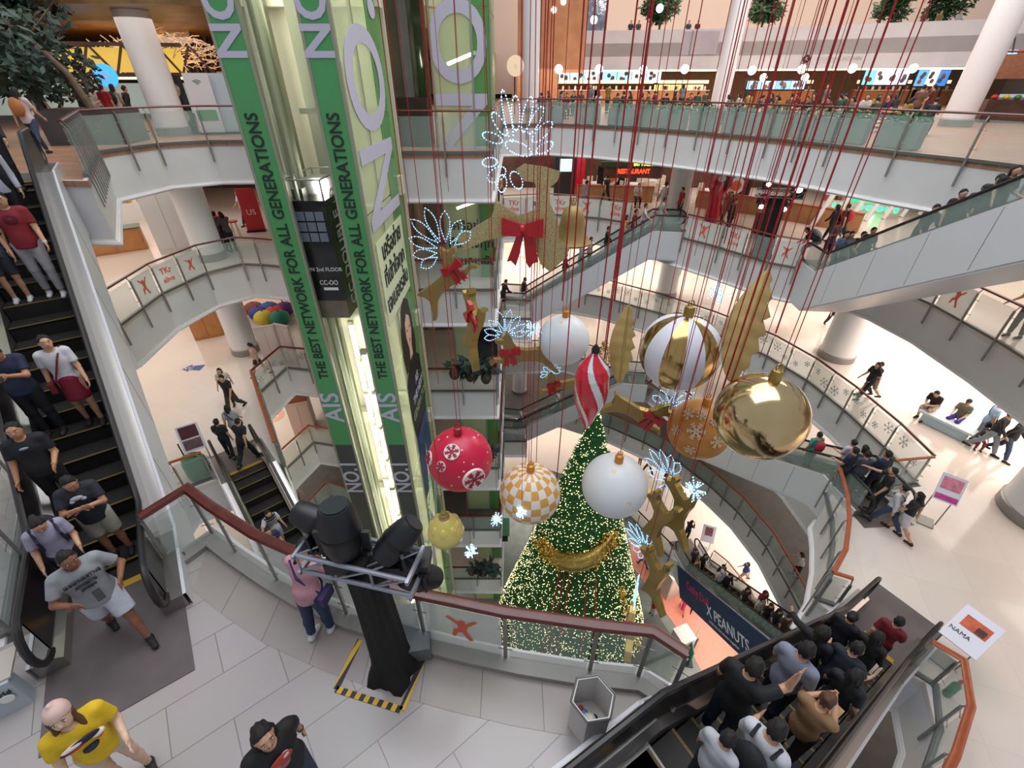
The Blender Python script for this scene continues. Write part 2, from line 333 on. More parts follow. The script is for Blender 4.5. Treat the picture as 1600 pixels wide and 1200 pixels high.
# ================================================================= RAILINGS
def post_dirs(pl, i):
    a = pl[max(i-1, 0)]; b = pl[min(i+1, len(pl)-1)]; t = (b-a).normalized(); return t, Vector((t.y, -t.x, 0))
def railing(pts, z, label, group=None, wood=None, step=1.25, out=0.02, hung=True, h=1.08, snow=False, prints=None, wr=(0.055, 0.032)):
    base = V2(pts, z); P3 = resample(base, step); root = thing('glass_railing', P3[0], label=label, cat='railing', group=group)
    L = lambda v: Vector(v)-P3[0]
    ins = 0.05  # railing stands this far inside the edge
    loc = []
    for i, p in enumerate(P3):
        t, n = post_dirs(P3, i); loc.append((L(p), t, n))
    m = MB(); w, hh = wr
    prof = [(w*math.cos(a), h+hh*math.sin(a)) for a in [k*PI/4 for k in range(8)]]
    m.sweep([p for p, t, n in loc], prof[::-1]); m.build('handrail', wood or M_wood, root, True)
    m = MB(); m.sweep([p for p, t, n in loc], [(-0.05, 0.0), (-0.05, 0.07), (0.05, 0.07), (0.05, 0.0)]); m.build('base_channel', M_chan, root)
    # opening side is to the right of travel when walking left -> right around the ring
    for i, (p, t, n) in enumerate(loc):
        m = MB(); q = p+n*0.07
        if hung: m.beam(q+Vector((0, 0, -0.62)), q+Vector((0, 0, h-0.16)), 0.055, 0.03, up=n)
        else: m.beam(p+Vector((0, 0, 0.05)), p+Vector((0, 0, h-0.1)), 0.045, 0.03, up=n); q = p
        m.tube(q+Vector((0, 0, h-0.17)), p+Vector((0, 0, h-0.02)), 0.014, n=5)
        for dz in (0.28, 0.72): m.tube(p-t*0.09+Vector((0, 0, dz)), p+t*0.09+Vector((0, 0, dz)), 0.009, n=5)
        m.build('post', M_post, root)
    for i in range(len(loc)-1):
        a, b = loc[i][0], loc[i+1][0]; t = (b-a).normalized(); g = 0.05
        if (b-a).length < 0.25: continue
        m = MB(); m.beam(a+t*g+Vector((0, 0, 0.52)), b-t*g+Vector((0, 0, 0.52)), 0.012, 0.86)
        pr = prints[i % len(prints)] if prints else None
        gp = m.build('glass_panel', M_glass2 if pr else M_glass, root)
        n = loc[i][2]
        if pr:
            F = frame3(t, (0, 0, 1)); c = (a+b)/2+Vector((0, 0, 0.55))-F.col[2]*(-0.012)
            W_ = min(1.0, ((b-a).length-0.2)/1.05)
            if pr == 'man': running_man(c, F, 0.62*W_, gp)
            elif pr == 'TK':
                text_mesh('TKr', 0.36*W_, m=M_orange, parent=gp, M=F, loc=c+F @ Vector((0, 0.13, 0)), bold=0.004); text_mesh('alive', 0.32*W_, m=M_orange, parent=gp, M=F, loc=c-F @ Vector((0, 0.17, 0)), bold=0.004)
            elif pr == 'RE':
                text_mesh('RE', 0.4*W_, m=M_black, parent=gp, M=F, loc=c, bold=0.006)
        if snow:
            F = frame3(t, (0, 0, 1)); s = MB()
            for k in range(2):
                c = (a.lerp(b, 0.28+0.45*k))+Vector((0, 0, 0.42+0.25*((i+k) % 2)))+F.col[2]*0.014
                rr = 0.13+0.08*((i+k) % 3 == 0)
                for q in range(6):
                    an = q*PI/3; d = F @ Vector((math.cos(an), math.sin(an), 0)); s.beam(c, c+d*rr, 0.018, 0.004, up=F.col[2])
                    for sg in (-1, 1):
                        e = F @ Vector((math.cos(an+sg*0.8), math.sin(an+sg*0.8), 0)); s.beam(c+d*rr*0.6, c+d*rr*0.6+e*rr*0.35, 0.014, 0.004, up=F.col[2])
            s.build('snowflake_print', mat('flake_grey', rgb('#8f9a9a'), 0.4), gp)
    return root
def running_man(c, F, H, parent):
    m = MB(); s = H/0.62
    def q(pts): m.prism([(x*s, y*s) for x, y in pts], 0, 0.004, M=F, loc=c)
    q([(0.055*math.cos(a)+0.0, 0.17+0.055*math.sin(a)) for a in [k*PI/5 for k in range(10)]])
    q([(-0.07, 0.10), (-0.24, 0.25), (-0.20, 0.28), (-0.04, 0.15), (0.06, 0.14), (0.2, 0.27), (0.24, 0.24), (0.09, 0.08), (0.06, -0.06), (0.16, -0.28), (0.1, -0.31), (-0.01, -0.1), (-0.07, -0.12), (-0.12, -0.25), (-0.17, -0.23), (-0.14, -0.06), (-0.06, -0.03)])
    m.build('figure_print', M_orange, parent)
TKP = ['TK', 'man', None, 'man', None]
railing([(-9.35, 10.7), (-12.2, 14.7)], LV['A'], 'glass railing beside the top of the long left escalator', step=0.55)
railing([(-12.2, 14.7), (-11.8, 16.8), (-10.6, 17.7), (-9.2, 17.8), (-6, 16.8)], LV['A'], 'glass railing in front of the dark planter box on the top level, left')
railing([(-3.3, 14.65), (-.6, 14.65)], LV['A'], 'short glass railing at the lift landing of the top level')
railing([(-.6, 14.65), (-.5, 24.9)], LV['A'], 'glass railing running back from the lift landing on the top level', step=1.7)
railing([(-.5, 24.9), (1.9, 25.4), (3.9, 24.4), (5.7, 22.9), (7.6, 20.9), (9.4, 18.6), (10.5, 16.6), (11.3, 14.7), (12.1, 13.2), (12.6, 11.8), (12.4, 9.6)], LV['A'], 'long curved glass railing in front of the food court planters', step=1.5)
railing([(-11.6, 11.9), (-11.9, 14.3), (-11.5, 16.3), (-10.6, 17.3), (-9.8, 17.2), (-6, 16.2)], LV['B'], 'curved glass railing with orange figure prints left of the lifts', prints=[None, 'man', 'TK', 'man', None, None, None, None, None, None])
railing([(-3.3, 14.65), (-.6, 14.65)], LV['B'], 'glass railing at the lift landing one level below the top')
railing([(-.6, 14.65), (-.5, 24.9)], LV['B'], 'glass railing running back from the second lift landing', step=1.7)
railing([(-.5, 24.9), (1.9, 25.4), (4.6, 24.5), (6.0, 23.5)], LV['B'], 'glass railing with orange prints in front of the restaurant with white tables', prints=['TK', 'RE', 'TK', 'man', 'TK', 'man'])
railing([(7.9, 20.9), (9.0, 19.4), (10.2, 17.5), (11.0, 16.9)], LV['B'], 'glass railing with orange prints right of the middle escalator top', prints=['man', 'TK', None, 'man'])
railing([(12.8, 16.4), (13.3, 15.2), (13.6, 13.4), (13.5, 11), (13, 7)], LV['B'], 'glass railing under the upper right escalator where a man in a white shirt leans', prints=[None, 'TK', 'man', None, None], wood=M_wood)
railing([(-7.3, 10.4), (-10, 14.5)], LV['C'], 'straight wood topped railing beside the lower left escalator', wood=M_woodL, step=0.9)
railing([(-10, 14.5), (-9.7, 16.4), (-8.6, 16.2), (-6, 15.6)], LV['C'], 'glass railing with snowflakes at the corner left of the lift strips', snow=True)
railing([(-9.9, 8.9), (-9.95, 9.5), (-9.3, 9.95)], LV['C'], 'corner railing behind the green machine at the escalator top', wood=M_woodL, step=0.6)
railing([(-3.3, 14.65), (-.6, 14.65)], LV['C'], 'glass railing at the lift landing behind the red bow reindeer')
railing([(-.6, 14.65), (-.55, 21.3), (1.0, 21.2)], LV['C'], 'glass railing around the foot of the middle escalator', step=1.6)
railing([(3.4, 24.9), (5.2, 24.1), (7.9, 21.9), (9.8, 19.8), (11.5, 17.4), (12.2, 15.4), (12.5, 13.4), (12.6, 11.3), (12.5, 9.8)], LV['C'], 'long glass railing with snowflake prints on the right side', snow=True, step=1.2)
railing([(12.45, 9.75), (11.2, 9.6)], LV['C'], 'short railing end with a wide wooden top beside the pink poster stand', wood=M_woodL, step=0.6)
railing([(9.4, 9.3), (9.0, 8.3), (8.55, 7.5), (7.9, 6.6), (7.25, 6.0)], LV['C'], 'curved railing with broad orange wooden handrail by the queue', wood=M_woodL, step=0.95)
railing([(7.25, 6.0), (7.6, 5.85)], LV['C'], 'tiny railing return at the foot of the crowded escalator', wood=M_woodL, step=0.4)
railing([(8.3, 4.5), (8.65, 4.15), (8.15, 3.4), (7.3, 2.7), (6.0, 1.8), (5, 0.2)], LV['C'], 'curved railing with orange wooden handrail in the lower right corner', wood=M_woodL, step=0.8, wr=(0.07, 0.035))
railing([(-10.2, 14.6), (-9.6, 16.4), (-6, 15.6)], LV['D'], 'wood topped railing around the fire escape corner left of the lifts', wood=M_woodL)
railing([(-6.8, 9), (-10.2, 14.6)], LV['D'], 'straight railing on the fourth level beneath the lower left escalator', wood=M_woodL)
railing([(-3.3, 14.65), (-.6, 14.65)], LV['D'], 'glass railing at the lift landing with the ribboned deer')
railing([(-.6, 14.65), (-.5, 24.6), (3.4, 24.9), (5.8, 23.6)], LV['D'], 'glass railing behind the white patterned bauble', step=1.6)
railing([(7.9, 21.9), (9.3, 18.8)], LV['D'], 'glass railing behind the orange snowflake bauble')
railing([(-10.6, 15), (-9.9, 16.9), (-6, 15.6)], LV['E'], 'wood topped railing in front of the grey carpet left of the lifts', wood=M_woodL)
railing([(-3.3, 14.65), (-.6, 14.65)], LV['E'], 'glass railing at the lift landing behind the red bauble')
railing([(-.6, 14.65), (-.55, 21.4), (.9, 21.4)], LV['E'], 'glass railing round the foot of the dark lower escalator', step=1.6)
railing([(3.4, 24.4), (6.4, 22.8), (8.3, 21.3), (9.9, 19.6), (11.1, 17.6), (11.9, 15.8), (12.4, 13.6), (12.4, 11.4), (12.3, 9)], LV['E'], 'long curved railing in front of the grey carpeted level on the right', wood=M_woodL, step=1.3)
railing([(-3.3, 14.65), (-.6, 14.65)], LV['F'], 'glass railing at the lowest lift landing')
railing([(5.4, 21.9), (7.0, 20.0), (7.9, 18.3), (9.2, 16.0)], LV['F'], 'glass railing between the tree and the lowest escalator')
railing([(11.4, 15.7), (11.9, 15.0), (12.4, 13.4), (12.3, 9)], LV['F'], 'wood topped railing beside the packed lowest escalator', wood=M_woodL)
railing([(-5.06, 4.02), (-4.74, 4.56), (-4.2, 4.22), (-3.36, 3.75), (-2.22, 3.27), (-1.11, 2.94), (-.08, 2.72), (0.945, 2.57), (1.52, 2.51), (1.82, 2.28)], LV['B'], 'nearest glass railing with a thick glossy brown wooden handrail', hung=False, step=5, wr=(0.075, 0.05), h=1.1,
        prints=[None, None, None, 'man', 'TK', 'man', None, None, None])
railing([(-6.6, 3.0), (-8.4, 5.3), (-12.8, 10.8)], LV['B'], 'glass railing with hanging posts left of the long escalator at the picture edge')
# ================================================================= COLUMNS
def column(x, y, lv, r, top=None, label='', r2=None):
    z = LV[lv]; H = (top or 2.95)
    root = thing('column', (x, y, z), label=label, cat='column')
    m = MB(); m.lathe((0, 0, 0.3), [(r, 0), (r2 or r, H-0.3)], 28); m.build('shaft', M_white, root, True)
    m = MB(); m.lathe((0, 0, 0), [(r+0.05, 0), (r+0.05, 0.28), (r+0.02, 0.3)], 28); m.build('base_ring', M_post, root, True)
    return root
column(-13.3, 20.2, 'A', 0.56, 9, 'thick white round column behind the tree on the top level')
column(14.1, 36, 'A', 0.56, 14, 'white round column in the middle of the food court')
column(1.25, 36.0, 'A', 0.58, 14, 'white round column left of the food court menus')
column(21.0, 24.5, 'A', 0.6, 10, 'large leaning looking white column by the brown awning stall')
column(-12.3, 18.1, 'B', 0.55, label='white round column beside the red cafe stools')
column(8.8, 25.2, 'B', 0.55, label='white column next to the lobster mascot restaurant front')
column(-12.2, 17.9, 'C', 0.54, label='white round column near the blue floor arrow')
column(14.55, 17.4, 'C', 0.68, label='white round column by the lit makeup counters')
column(8.9, 24.4, 'C', 0.54, label='white column behind the large striped bauble')
column(15.15, 8.4, 'C', 1.05, label='white column cut by the right picture edge')
column(0.55, 26.8, 'E', 0.5, label='stubby white column on the dark carpeted level')
# ================================================================= ESCALATORS
M_step = noisy('step_dark', rgb('#181413'), rgb('#1f1a18'), 8, 0.6)  # black treads, colour deepened further to stand in for shade on the left escalator
M_clad = mat('escalator_cladding', rgb('#cfd0d4'), 0.35)
M_plate = noisy('landing_plate', rgb('#5f5757'), rgb('#706767'), 1.3, 0.38, metal=0.3)
M_deck = mat('deck_steel', rgb('#a19d99'), 0.28, 0.85)
M_bal = mat('balustrade_glass', rgb('#a9bdb6'), 0.08, 0.0, alpha=0.3)
M_balm = mat('balustrade_panel', rgb('#332e33'), 0.3, 0.5)
class Esc:
    """bot/top: comb centres (3D). local frame: s along travel from bottom to top, w sideways (right when going up)"""
    def __init__(e, bot, top, w=1.0):
        e.bot = Vector(bot); e.top = Vector(top); d = e.top-e.bot; e.rise = d.z; h = Vector((d.x, d.y, 0)); e.run = h.length
        e.d = h.normalized(); e.n = Vector((e.d.y, -e.d.x, 0)); e.w = w; e.fl = 0.5
    def zat(e, s):
        a = min(max((s-e.fl)/(e.run-2*e.fl), 0), 1); return e.rise*a
    def at(e, s, w=0, dz=0): return e.bot+e.d*s+e.n*w+Vector((0, 0, e.zat(s)+dz))
    def steps(e):
        n = round(e.run/0.4); return n
def escalator(e, label, clad=M_clad, side_l=True, panel=None, low=1.0, newel=0.75, steps=True, deckw=0.16, blue=None, plates=(1.6, 1.3), hr=0.92, yellow=True):
    o0 = e.bot.copy(); root = thing('escalator', o0, label=label, cat='escalator'); L = lambda v: v-o0
    n = e.steps(); hw = e.w/2
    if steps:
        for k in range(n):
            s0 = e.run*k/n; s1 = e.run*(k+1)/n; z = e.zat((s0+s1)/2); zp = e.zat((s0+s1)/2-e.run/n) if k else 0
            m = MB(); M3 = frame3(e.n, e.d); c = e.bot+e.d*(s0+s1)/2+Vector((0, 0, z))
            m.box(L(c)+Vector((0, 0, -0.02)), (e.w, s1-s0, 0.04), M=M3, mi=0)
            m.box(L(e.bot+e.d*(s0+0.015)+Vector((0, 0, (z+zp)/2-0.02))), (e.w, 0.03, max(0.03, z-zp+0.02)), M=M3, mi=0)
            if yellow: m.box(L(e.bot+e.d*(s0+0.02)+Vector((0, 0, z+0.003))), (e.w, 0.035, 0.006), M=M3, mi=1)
            m.build('step', [M_step, mat('step_edge_line', rgb('#6b5a26'), 0.6)], root)  # edge yellow dulled in its colour to go with the shaded treads
    S_ = [-0.0, e.fl*0.5, e.fl, e.fl+0.25] + [e.fl+(e.run-2*e.fl)*k/8 for k in range(1, 8)] + [e.run-e.fl-0.25, e.run-e.fl, e.run]
    for sd in (-1, 1):
        # skirt + deck
        W = sd*(hw+0.02)
        m = MB(); path = [L(e.at(s, W)) for s in [-0.9]+S_+[e.run+0.9]]
        q = sd
        m.sweep(path, [(q*0.0, -0.25), (q*0.0, 0.18), (q*deckw*0.5, 0.24), (q*(deckw+0.12), 0.24), (q*(deckw+0.12), -0.25)] if sd < 0 else [(0.0, -0.25), (deckw+0.12, -0.25), (deckw+0.12, 0.24), (deckw*0.5, 0.24), (0.0, 0.18)])
        m.build('skirt_deck', M_deck, root)
        # balustrade
        Wb = sd*(hw+0.12)
        path = [e.at(s, Wb) for s in [-newel]+S_+[e.run+newel]]
        m = MB()
        for a, b in zip(path, path[1:]):
            p = L(a); r = L(b); t = e.n*0.008
            m.add([p-t+Vector((0, 0, .22)), r-t+Vector((0, 0, .22)), r-t+Vector((0, 0, hr-.04)), p-t+Vector((0, 0, hr-.04)), p+t+Vector((0, 0, .22)), r+t+Vector((0, 0, .22)), r+t+Vector((0, 0, hr-.04)), p+t+Vector((0, 0, hr-.04))],
                  [(0, 1, 2, 3), (7, 6, 5, 4), (3, 2, 6, 7), (0, 4, 5, 1)])
        m.build('balustrade', panel or M_bal, root)
        # handrail with round newel loops
        pts = []
        r0 = (hr-0.22)/2
        for k in range(9):
            a = -PI/2+PI*k/8; c = e.at(-newel, Wb, 0.22+r0); pts.append(c - e.d*r0*math.cos(a)+Vector((0, 0, r0*math.sin(a))))
        pts += [e.at(s, Wb, hr) for s in S_]
        for k in range(9):
            a = PI/2-PI*k/8; c = e.at(e.run+newel, Wb, 0.22+r0); pts.append(c + e.d*r0*math.cos(a)+Vector((0, 0, r0*math.sin(a))))
        m = MB(); m.sweep([L(p) for p in pts], [(-0.05, -0.02), (-0.04, 0.025), (0.04, 0.025), (0.05, -0.02)][::-1], up=e.n.cross(e.d)*0+Vector((0, 0, 1))) if False else m.pipe([L(p) for p in pts], 0.042, 8)
        m.build('handrail', M_black, root, True)
        # outer side cladding
        Wc = sd*(hw+0.32); path = [e.at(s, Wc) for s in [-0.9]+S_+[e.run+0.9]]
        m = MB()
        for a, b in zip(path, path[1:]):
            p = L(a); r = L(b); t = e.n*0.02
            m.add([p-t+Vector((0, 0, .25)), r-t+Vector((0, 0, .25)), r-t+Vector((0, 0, -low)), p-t+Vector((0, 0, -low)), p+t+Vector((0, 0, .25)), r+t+Vector((0, 0, .25)), r+t+Vector((0, 0, -low)), p+t+Vector((0, 0, -low))],
                  [(0, 1, 2, 3), (7, 6, 5, 4), (0, 4, 5, 1), (3, 2, 6, 7)])
        for s in [e.run*k/5 for k in range(1, 5)]:
            p = L(e.at(s, Wc+sd*0.022)); m.beam(p+Vector((0, 0, -low+.05)), p+Vector((0, 0, .2)), 0.012, 0.004, up=e.n, mi=1)
        m.build('side_cladding', [blue if (blue and sd == -1) else clad, M_chan], root)
    m = MB()  # soffit
    path = [e.at(s) for s in [-0.9]+S_+[e.run+0.9]]
    for a, b in zip(path, path[1:]):
        p = L(a); r = L(b); w_ = e.n*(hw+0.32)
        m.add([p-w_+Vector((0, 0, -low)), r-w_+Vector((0, 0, -low)), r+w_+Vector((0, 0, -low)), p+w_+Vector((0, 0, -low)), p-w_+Vector((0, 0, -low-.06)), r-w_+Vector((0, 0, -low-.06)), r+w_+Vector((0, 0, -low-.06)), p+w_+Vector((0, 0, -low-.06))],
              [(3, 2, 1, 0), (4, 5, 6, 7), (0, 1, 5, 4), (2, 3, 7, 6)])
    m.build('soffit', M_clad, root)
    M3 = frame3(e.n, e.d)
    for s, ln, z in ((-1, plates[0], 0), (1, plates[1], e.rise)):
        c = (e.bot-e.d*ln/2) if s < 0 else (e.bot+e.d*(e.run+ln/2)); c = Vector((c.x, c.y, e.bot.z+z+0.008))
        m = MB(); m.box(L(c), (e.w+0.5, ln, 0.016), M=M3); m.build('landing_plate', M_plate, root)
        m = MB(); cc = (e.bot if s < 0 else e.bot+e.d*e.run); m.box(L(Vector((cc.x, cc.y, e.bot.z+z+0.012))), (e.w, 0.12, 0.02), M=M3); m.build('comb_plate', mat('comb_yellow', rgb('#b08a1e'), 0.5), root)
    return root
d1 = Vector((-.6, .8, 0)); c1 = Vector((-5.17, 3.09, LV['B']))
b1 = c1+d1*0.75; t1 = c1+d1*8.6; t1.z = LV['A']
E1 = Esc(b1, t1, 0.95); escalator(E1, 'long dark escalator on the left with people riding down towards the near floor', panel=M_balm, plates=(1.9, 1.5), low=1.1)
d2 = Vector((.864, .505, 0)); c2 = Vector((.91, .94, LV['B']))
t2 = c2+d2*0.55; b2 = c2+d2*8.05; b2.z = LV['C']
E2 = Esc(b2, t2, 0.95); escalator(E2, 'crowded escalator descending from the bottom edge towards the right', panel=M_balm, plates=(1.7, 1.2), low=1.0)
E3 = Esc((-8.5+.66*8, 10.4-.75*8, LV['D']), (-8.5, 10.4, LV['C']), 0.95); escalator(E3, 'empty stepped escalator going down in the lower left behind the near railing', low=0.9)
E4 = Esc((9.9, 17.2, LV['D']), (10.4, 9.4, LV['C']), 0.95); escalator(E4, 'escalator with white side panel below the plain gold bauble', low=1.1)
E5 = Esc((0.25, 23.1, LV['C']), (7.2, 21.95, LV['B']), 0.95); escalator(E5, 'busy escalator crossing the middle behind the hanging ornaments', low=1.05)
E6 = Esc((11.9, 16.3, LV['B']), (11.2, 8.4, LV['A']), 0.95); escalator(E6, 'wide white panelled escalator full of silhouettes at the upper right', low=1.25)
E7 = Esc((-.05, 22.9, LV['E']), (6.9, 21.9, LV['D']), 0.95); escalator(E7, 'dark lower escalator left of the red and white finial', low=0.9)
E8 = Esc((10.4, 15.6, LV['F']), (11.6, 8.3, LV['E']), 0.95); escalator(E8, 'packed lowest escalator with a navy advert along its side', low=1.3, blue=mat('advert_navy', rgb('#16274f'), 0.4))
# ================================================================= GLASS LIFT SHAFTS
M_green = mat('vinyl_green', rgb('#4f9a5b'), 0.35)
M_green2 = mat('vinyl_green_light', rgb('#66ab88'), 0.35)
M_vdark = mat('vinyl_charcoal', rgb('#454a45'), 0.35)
M_lilac = mat('letter_lilac', rgb('#c3bfd2'), 0.4)
M_ink = mat('letter_black', rgb('#1d2a20'), 0.5)
M_lime = mat('shaft_glass_lime', rgb('#dbe6b4'), 0.15, alpha=0.5)
M_limeg = mat('shaft_glass_green', rgb('#5c9a50'), 0.15, alpha=0.85)
M_shaftw = mat('shaft_lining', rgb('#ddd6bc'), 0.5)
M_tube = mat('shaft_lamp', (1, 1, .86), emit=9, ecol=(1, 1, .84))
M_frame = mat('shaft_frame', rgb('#9a9c86'), 0.4, 0.4)
X0, X1, Y0, Y1 = -5.5, -3.32, 10.5, 14.55
lift = thing('lift_shaft', (X0, Y0, 0), label='tall glass lift shaft with green vinyl strips and a black advert car', cat='lift shaft'); LO = Vector((X0, Y0, 0))
FU = frame3((0, 0, 1), (-1, 0, 0))            # text reading upwards, tops to the left, facing the camera (-y)
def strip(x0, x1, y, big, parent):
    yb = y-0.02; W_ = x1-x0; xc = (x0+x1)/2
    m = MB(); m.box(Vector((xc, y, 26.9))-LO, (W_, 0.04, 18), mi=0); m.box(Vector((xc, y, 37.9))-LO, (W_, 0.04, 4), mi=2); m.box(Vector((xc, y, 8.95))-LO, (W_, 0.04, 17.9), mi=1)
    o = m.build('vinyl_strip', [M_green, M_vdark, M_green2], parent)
    def t(s, size, z, mm, sq=1.0, b=0.0): text_mesh(s, size, m=mm, parent=o, M=FU, loc=Vector((xc, yb-0.01, z))-LO, bold=b, squash=sq)
    t('THE BEST NETWORK FOR ALL GENERATIONS', 0.36, 23.55, M_ink, 0.86, 0.006)
    t('AIS', 0.74, 19.35, M_lilac, 1.05, 0.012); t('NO.1', 0.74, 16.5, M_lilac, 0.85, 0.012); t('NO.1', 0.78, 28.45, M_lilac, 0.95, 0.02)
    t('เครือข่ายอันดับหนึ่ง', 0.3, 12.6, mat('letter_yellow', rgb('#c9c04a'), 0.5), 1.1)
    t('AIS', 0.74, 8.2, M_lilac, 1.05, 0.012)
    m = MB()
    for xx in (x0-0.03, x1+0.03): m.box(Vector((xx, y+0.02, 20))-LO, (0.06, 0.1, 40))
    m.build('strip_frame', M_frame, parent)
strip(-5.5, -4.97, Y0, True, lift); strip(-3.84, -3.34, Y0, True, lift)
m = MB(); m.box(Vector((-5.25, Y1-0.1, 20))-LO, (4.1, 0.06, 40)); m.build('back_lining', M_shaftw, lift)
for zz in [k*4.25-0.75 for k in range(0, 9)]:
    m = MB(); m.box(Vector((-5.2, Y1-0.4, zz))-LO, (4.0, 0.35, 0.5)); m.build('cross_beam', M_shaftw, lift)
    m = MB(); m.box(Vector((-4.3, 13.0, zz+1.9))-LO, (1.9, 0.12, 0.12)); m.build('tie_bar', M_frame, lift)
m = MB()
for xx, yy, w in ((-5.0, 11.6, .05), (-5.45, 12.4, .1), (-5.95, 13.7, .22), (-4.7, 13.6, .09), (-3.85, 10.9, .07), (-4.86, 10.8, .06), (-4.5, 12.8, .06), (-6.3, 13.9, .12), (-5.2, 13.9, .3)):
    m.box(Vector((xx, yy, 20))-LO, (w, w*1.6, 40))
m.build('guide_rail', M_frame, lift)
for dx in range(7):
    m = MB(); m.tube(Vector((-4.62+dx*0.045, 12.9, 24.9))-LO, Vector((-4.62+dx*0.045, 12.9, 40))-LO, 0.008, n=5); m.build('hoist_cable', M_dark, lift)
zt = 1.0
while zt < 36:
    if not (21.6 < zt+1 < 26.5):
        for xx, yy in ((-5.3, 13.3), (-4.35, 11.4)) if zt < 21 else ((-5.9, 13.2),):
            m = MB(); m.tube(Vector((xx, yy, zt))-LO, Vector((xx, yy, zt+1.15))-LO, 0.05 if xx > -4.6 else 0.08, n=8); m.build('lamp_tube', M_tube, lift)
            m = MB(); m.box(Vector((xx, yy, zt+1.24))-LO, (0.16, 0.16, 0.14)); m.build('lamp_holder', M_shaftw, lift)
    zt += 1.42
m = MB(); m.pipe([Vector((-3.92, 11.2, 26.6))-LO, Vector((-3.9, 11.2, 25.9))-LO, Vector((-3.88, 11.2, 24.2))-LO], [0.13, 0.13, 0.03], 10); m.build('red_cylinder', mat('red_enamel', rgb('#a31f26'), 0.3), lift, True)
for zz in (3, 8, 13, 18, 24, 30):
    area('shaft_fill_light', (-4.55, 11.3, zz), .3, 3.5, 90, (1, 1, .86), (R(90), 0, 0))  # added fill facing the back lining, besides the lamp tubes
# right hand glass face (towards the atrium), plane x = X1
o = MB(); zs = [0]+[k*4.25-0.8 for k in range(1, 10)]
for a, b in zip(zs, zs[1:]):
    o.box(Vector((X1, 11.75, (a+b)/2))-LO, (0.03, 2.42, b-a-0.05), mi=0); o.box(Vector((X1, 13.75, (a+b)/2))-LO, (0.03, 1.5, b-a-0.05), mi=1)
face = o.build('side_glass', [M_lime, M_limeg], lift)
FS = frame3((0, 0, 1), (0, -1, 0))            # on +x face, reading upwards
FH = frame3((0, 1, 0), (0, 0, 1))             # horizontal text on the +x face
xs = X1+0.03
text_mesh('NO.1', 4.3, m=M_lilac, parent=face, M=FS, loc=Vector((xs, 12.5, 27.2))-LO, squash=0.62, bold=0.05)
m = MB(); m.box(Vector((xs, 12.3, 22.9))-LO, (0.012, 2.9, 2.2)); wp = m.build('notice_panel', mat('notice_pale', rgb('#dfe8c0'), 0.4), face)
for k, s in enumerate(['เครือข่าย', 'ที่เข้าใจทุก', 'เจเนอเรชัน']):
    text_mesh(s, 0.62, m=M_ink, parent=wp, M=FH, loc=Vector((xs+0.02, 12.3, 23.65-0.68*k))-LO, bold=0.01)
# giant poster of a person on the side glass (flat print)
def poly_on(pts, z, mm, name, parent, cx=12.7, cz=18.3, s=1.0, dx=0.0):
    m = MB(); m.prism([(p[0]*s, p[1]*s) for p in pts], 0, 0.006, M=FH, loc=Vector((xs+dx, cx, cz))-LO); return m.build(name, mm, parent)
def poster_person(parent, cx, cz, s=1.0):
    base = poly_on([(-1.0, 2.2), (-0.9, 2.9), (-0.6, 3.5), (-0.1, 3.75), (0.4, 3.5), (0.62, 2.8), (0.72, 1.9), (0.6, 1.5), (-0.9, 1.5)], 0, mat('print_hair', rgb('#2b1a14'), 0.5), 'hair_print', parent, cx, cz, s)
    poly_on([(-0.42, 2.55), (-0.36, 3.0), (-0.05, 3.2), (0.25, 3.0), (0.32, 2.5), (0.1, 2.05), (0.12, 1.7), (-0.3, 1.7), (-0.22, 2.05)], 0, mat('print_skin', rgb('#e0b79f'), 0.5), 'face_print', parent, cx, cz, s, 0.008)
    for ex in (-0.22, 0.14): poly_on([(ex-0.07, 2.7), (ex, 2.74), (ex+0.07, 2.7), (ex, 2.66)], 0, M_ink, 'eye_print', parent, cx, cz, s, 0.016)
    poly_on([(-0.16, 2.31), (-0.04, 2.35), (0.08, 2.31), (-0.04, 2.25)], 0, mat('print_lip', rgb('#a94a48'), 0.5), 'mouth_print', parent, cx, cz, s, 0.016)
    poly_on([(-1.1, 1.2), (-0.4, 1.75), (-0.1, 1.5), (0.2, 1.75), (0.95, 1.2), (1.1, -0.3), (0.95, -1.15), (-0.9, -1.15), (-1.15, 0.0)], 0, mat('print_black', rgb('#161414'), 0.5), 'shirt_print', parent, cx, cz, s, 0.004)
    poly_on([(-0.9, -1.1), (0.95, -1.1), (1.05, -3.9), (0.45, -4.0), (0.1, -2.2), (-0.35, -4.2), (-0.95, -4.2)], 0, noisy('print_denim', rgb('#2f3f6b'), rgb('#4a5a86'), 1.2, 0.5), 'jeans_print', parent, cx, cz, s, 0.004)
    for k, (t_, c_) in enumerate((('AIS', M_lilac), ('THE NEXT', M_lilac), ('GENERATION', mat('letter_olive', rgb('#8d9a6a'), .5)))):
        text_mesh(t_, 0.42*s, m=c_, parent=parent, M=FH, loc=Vector((xs+0.02, cx+0.15, cz+s*(0.75-0.5*k)))-LO, squash=0.85, bold=0.008)
poster_person(face, 12.75, 18.1, 1.0)
m = MB(); m.prism([(-1.6, -2), (-0.4, 1.5), (0.2, 0.2), (1.4, 3.4), (1.4, 2.2), (0.3, -1.0), (-0.3, 0.2), (-1.2, -2.6)], 0, 0.006, M=FH, loc=Vector((xs, 12.5, 11.5))-LO); m.build('zigzag_print', M_lilac, face)
text_mesh('THE BEST NETWORK FOR ALL GENERATIONS', 0.45, m=M_green, parent=face, M=FH @ Matrix.Rotation(R(50), 3, 'Z'), loc=Vector((xs+.01, 12.1, 13.4))-LO, squash=0.5)
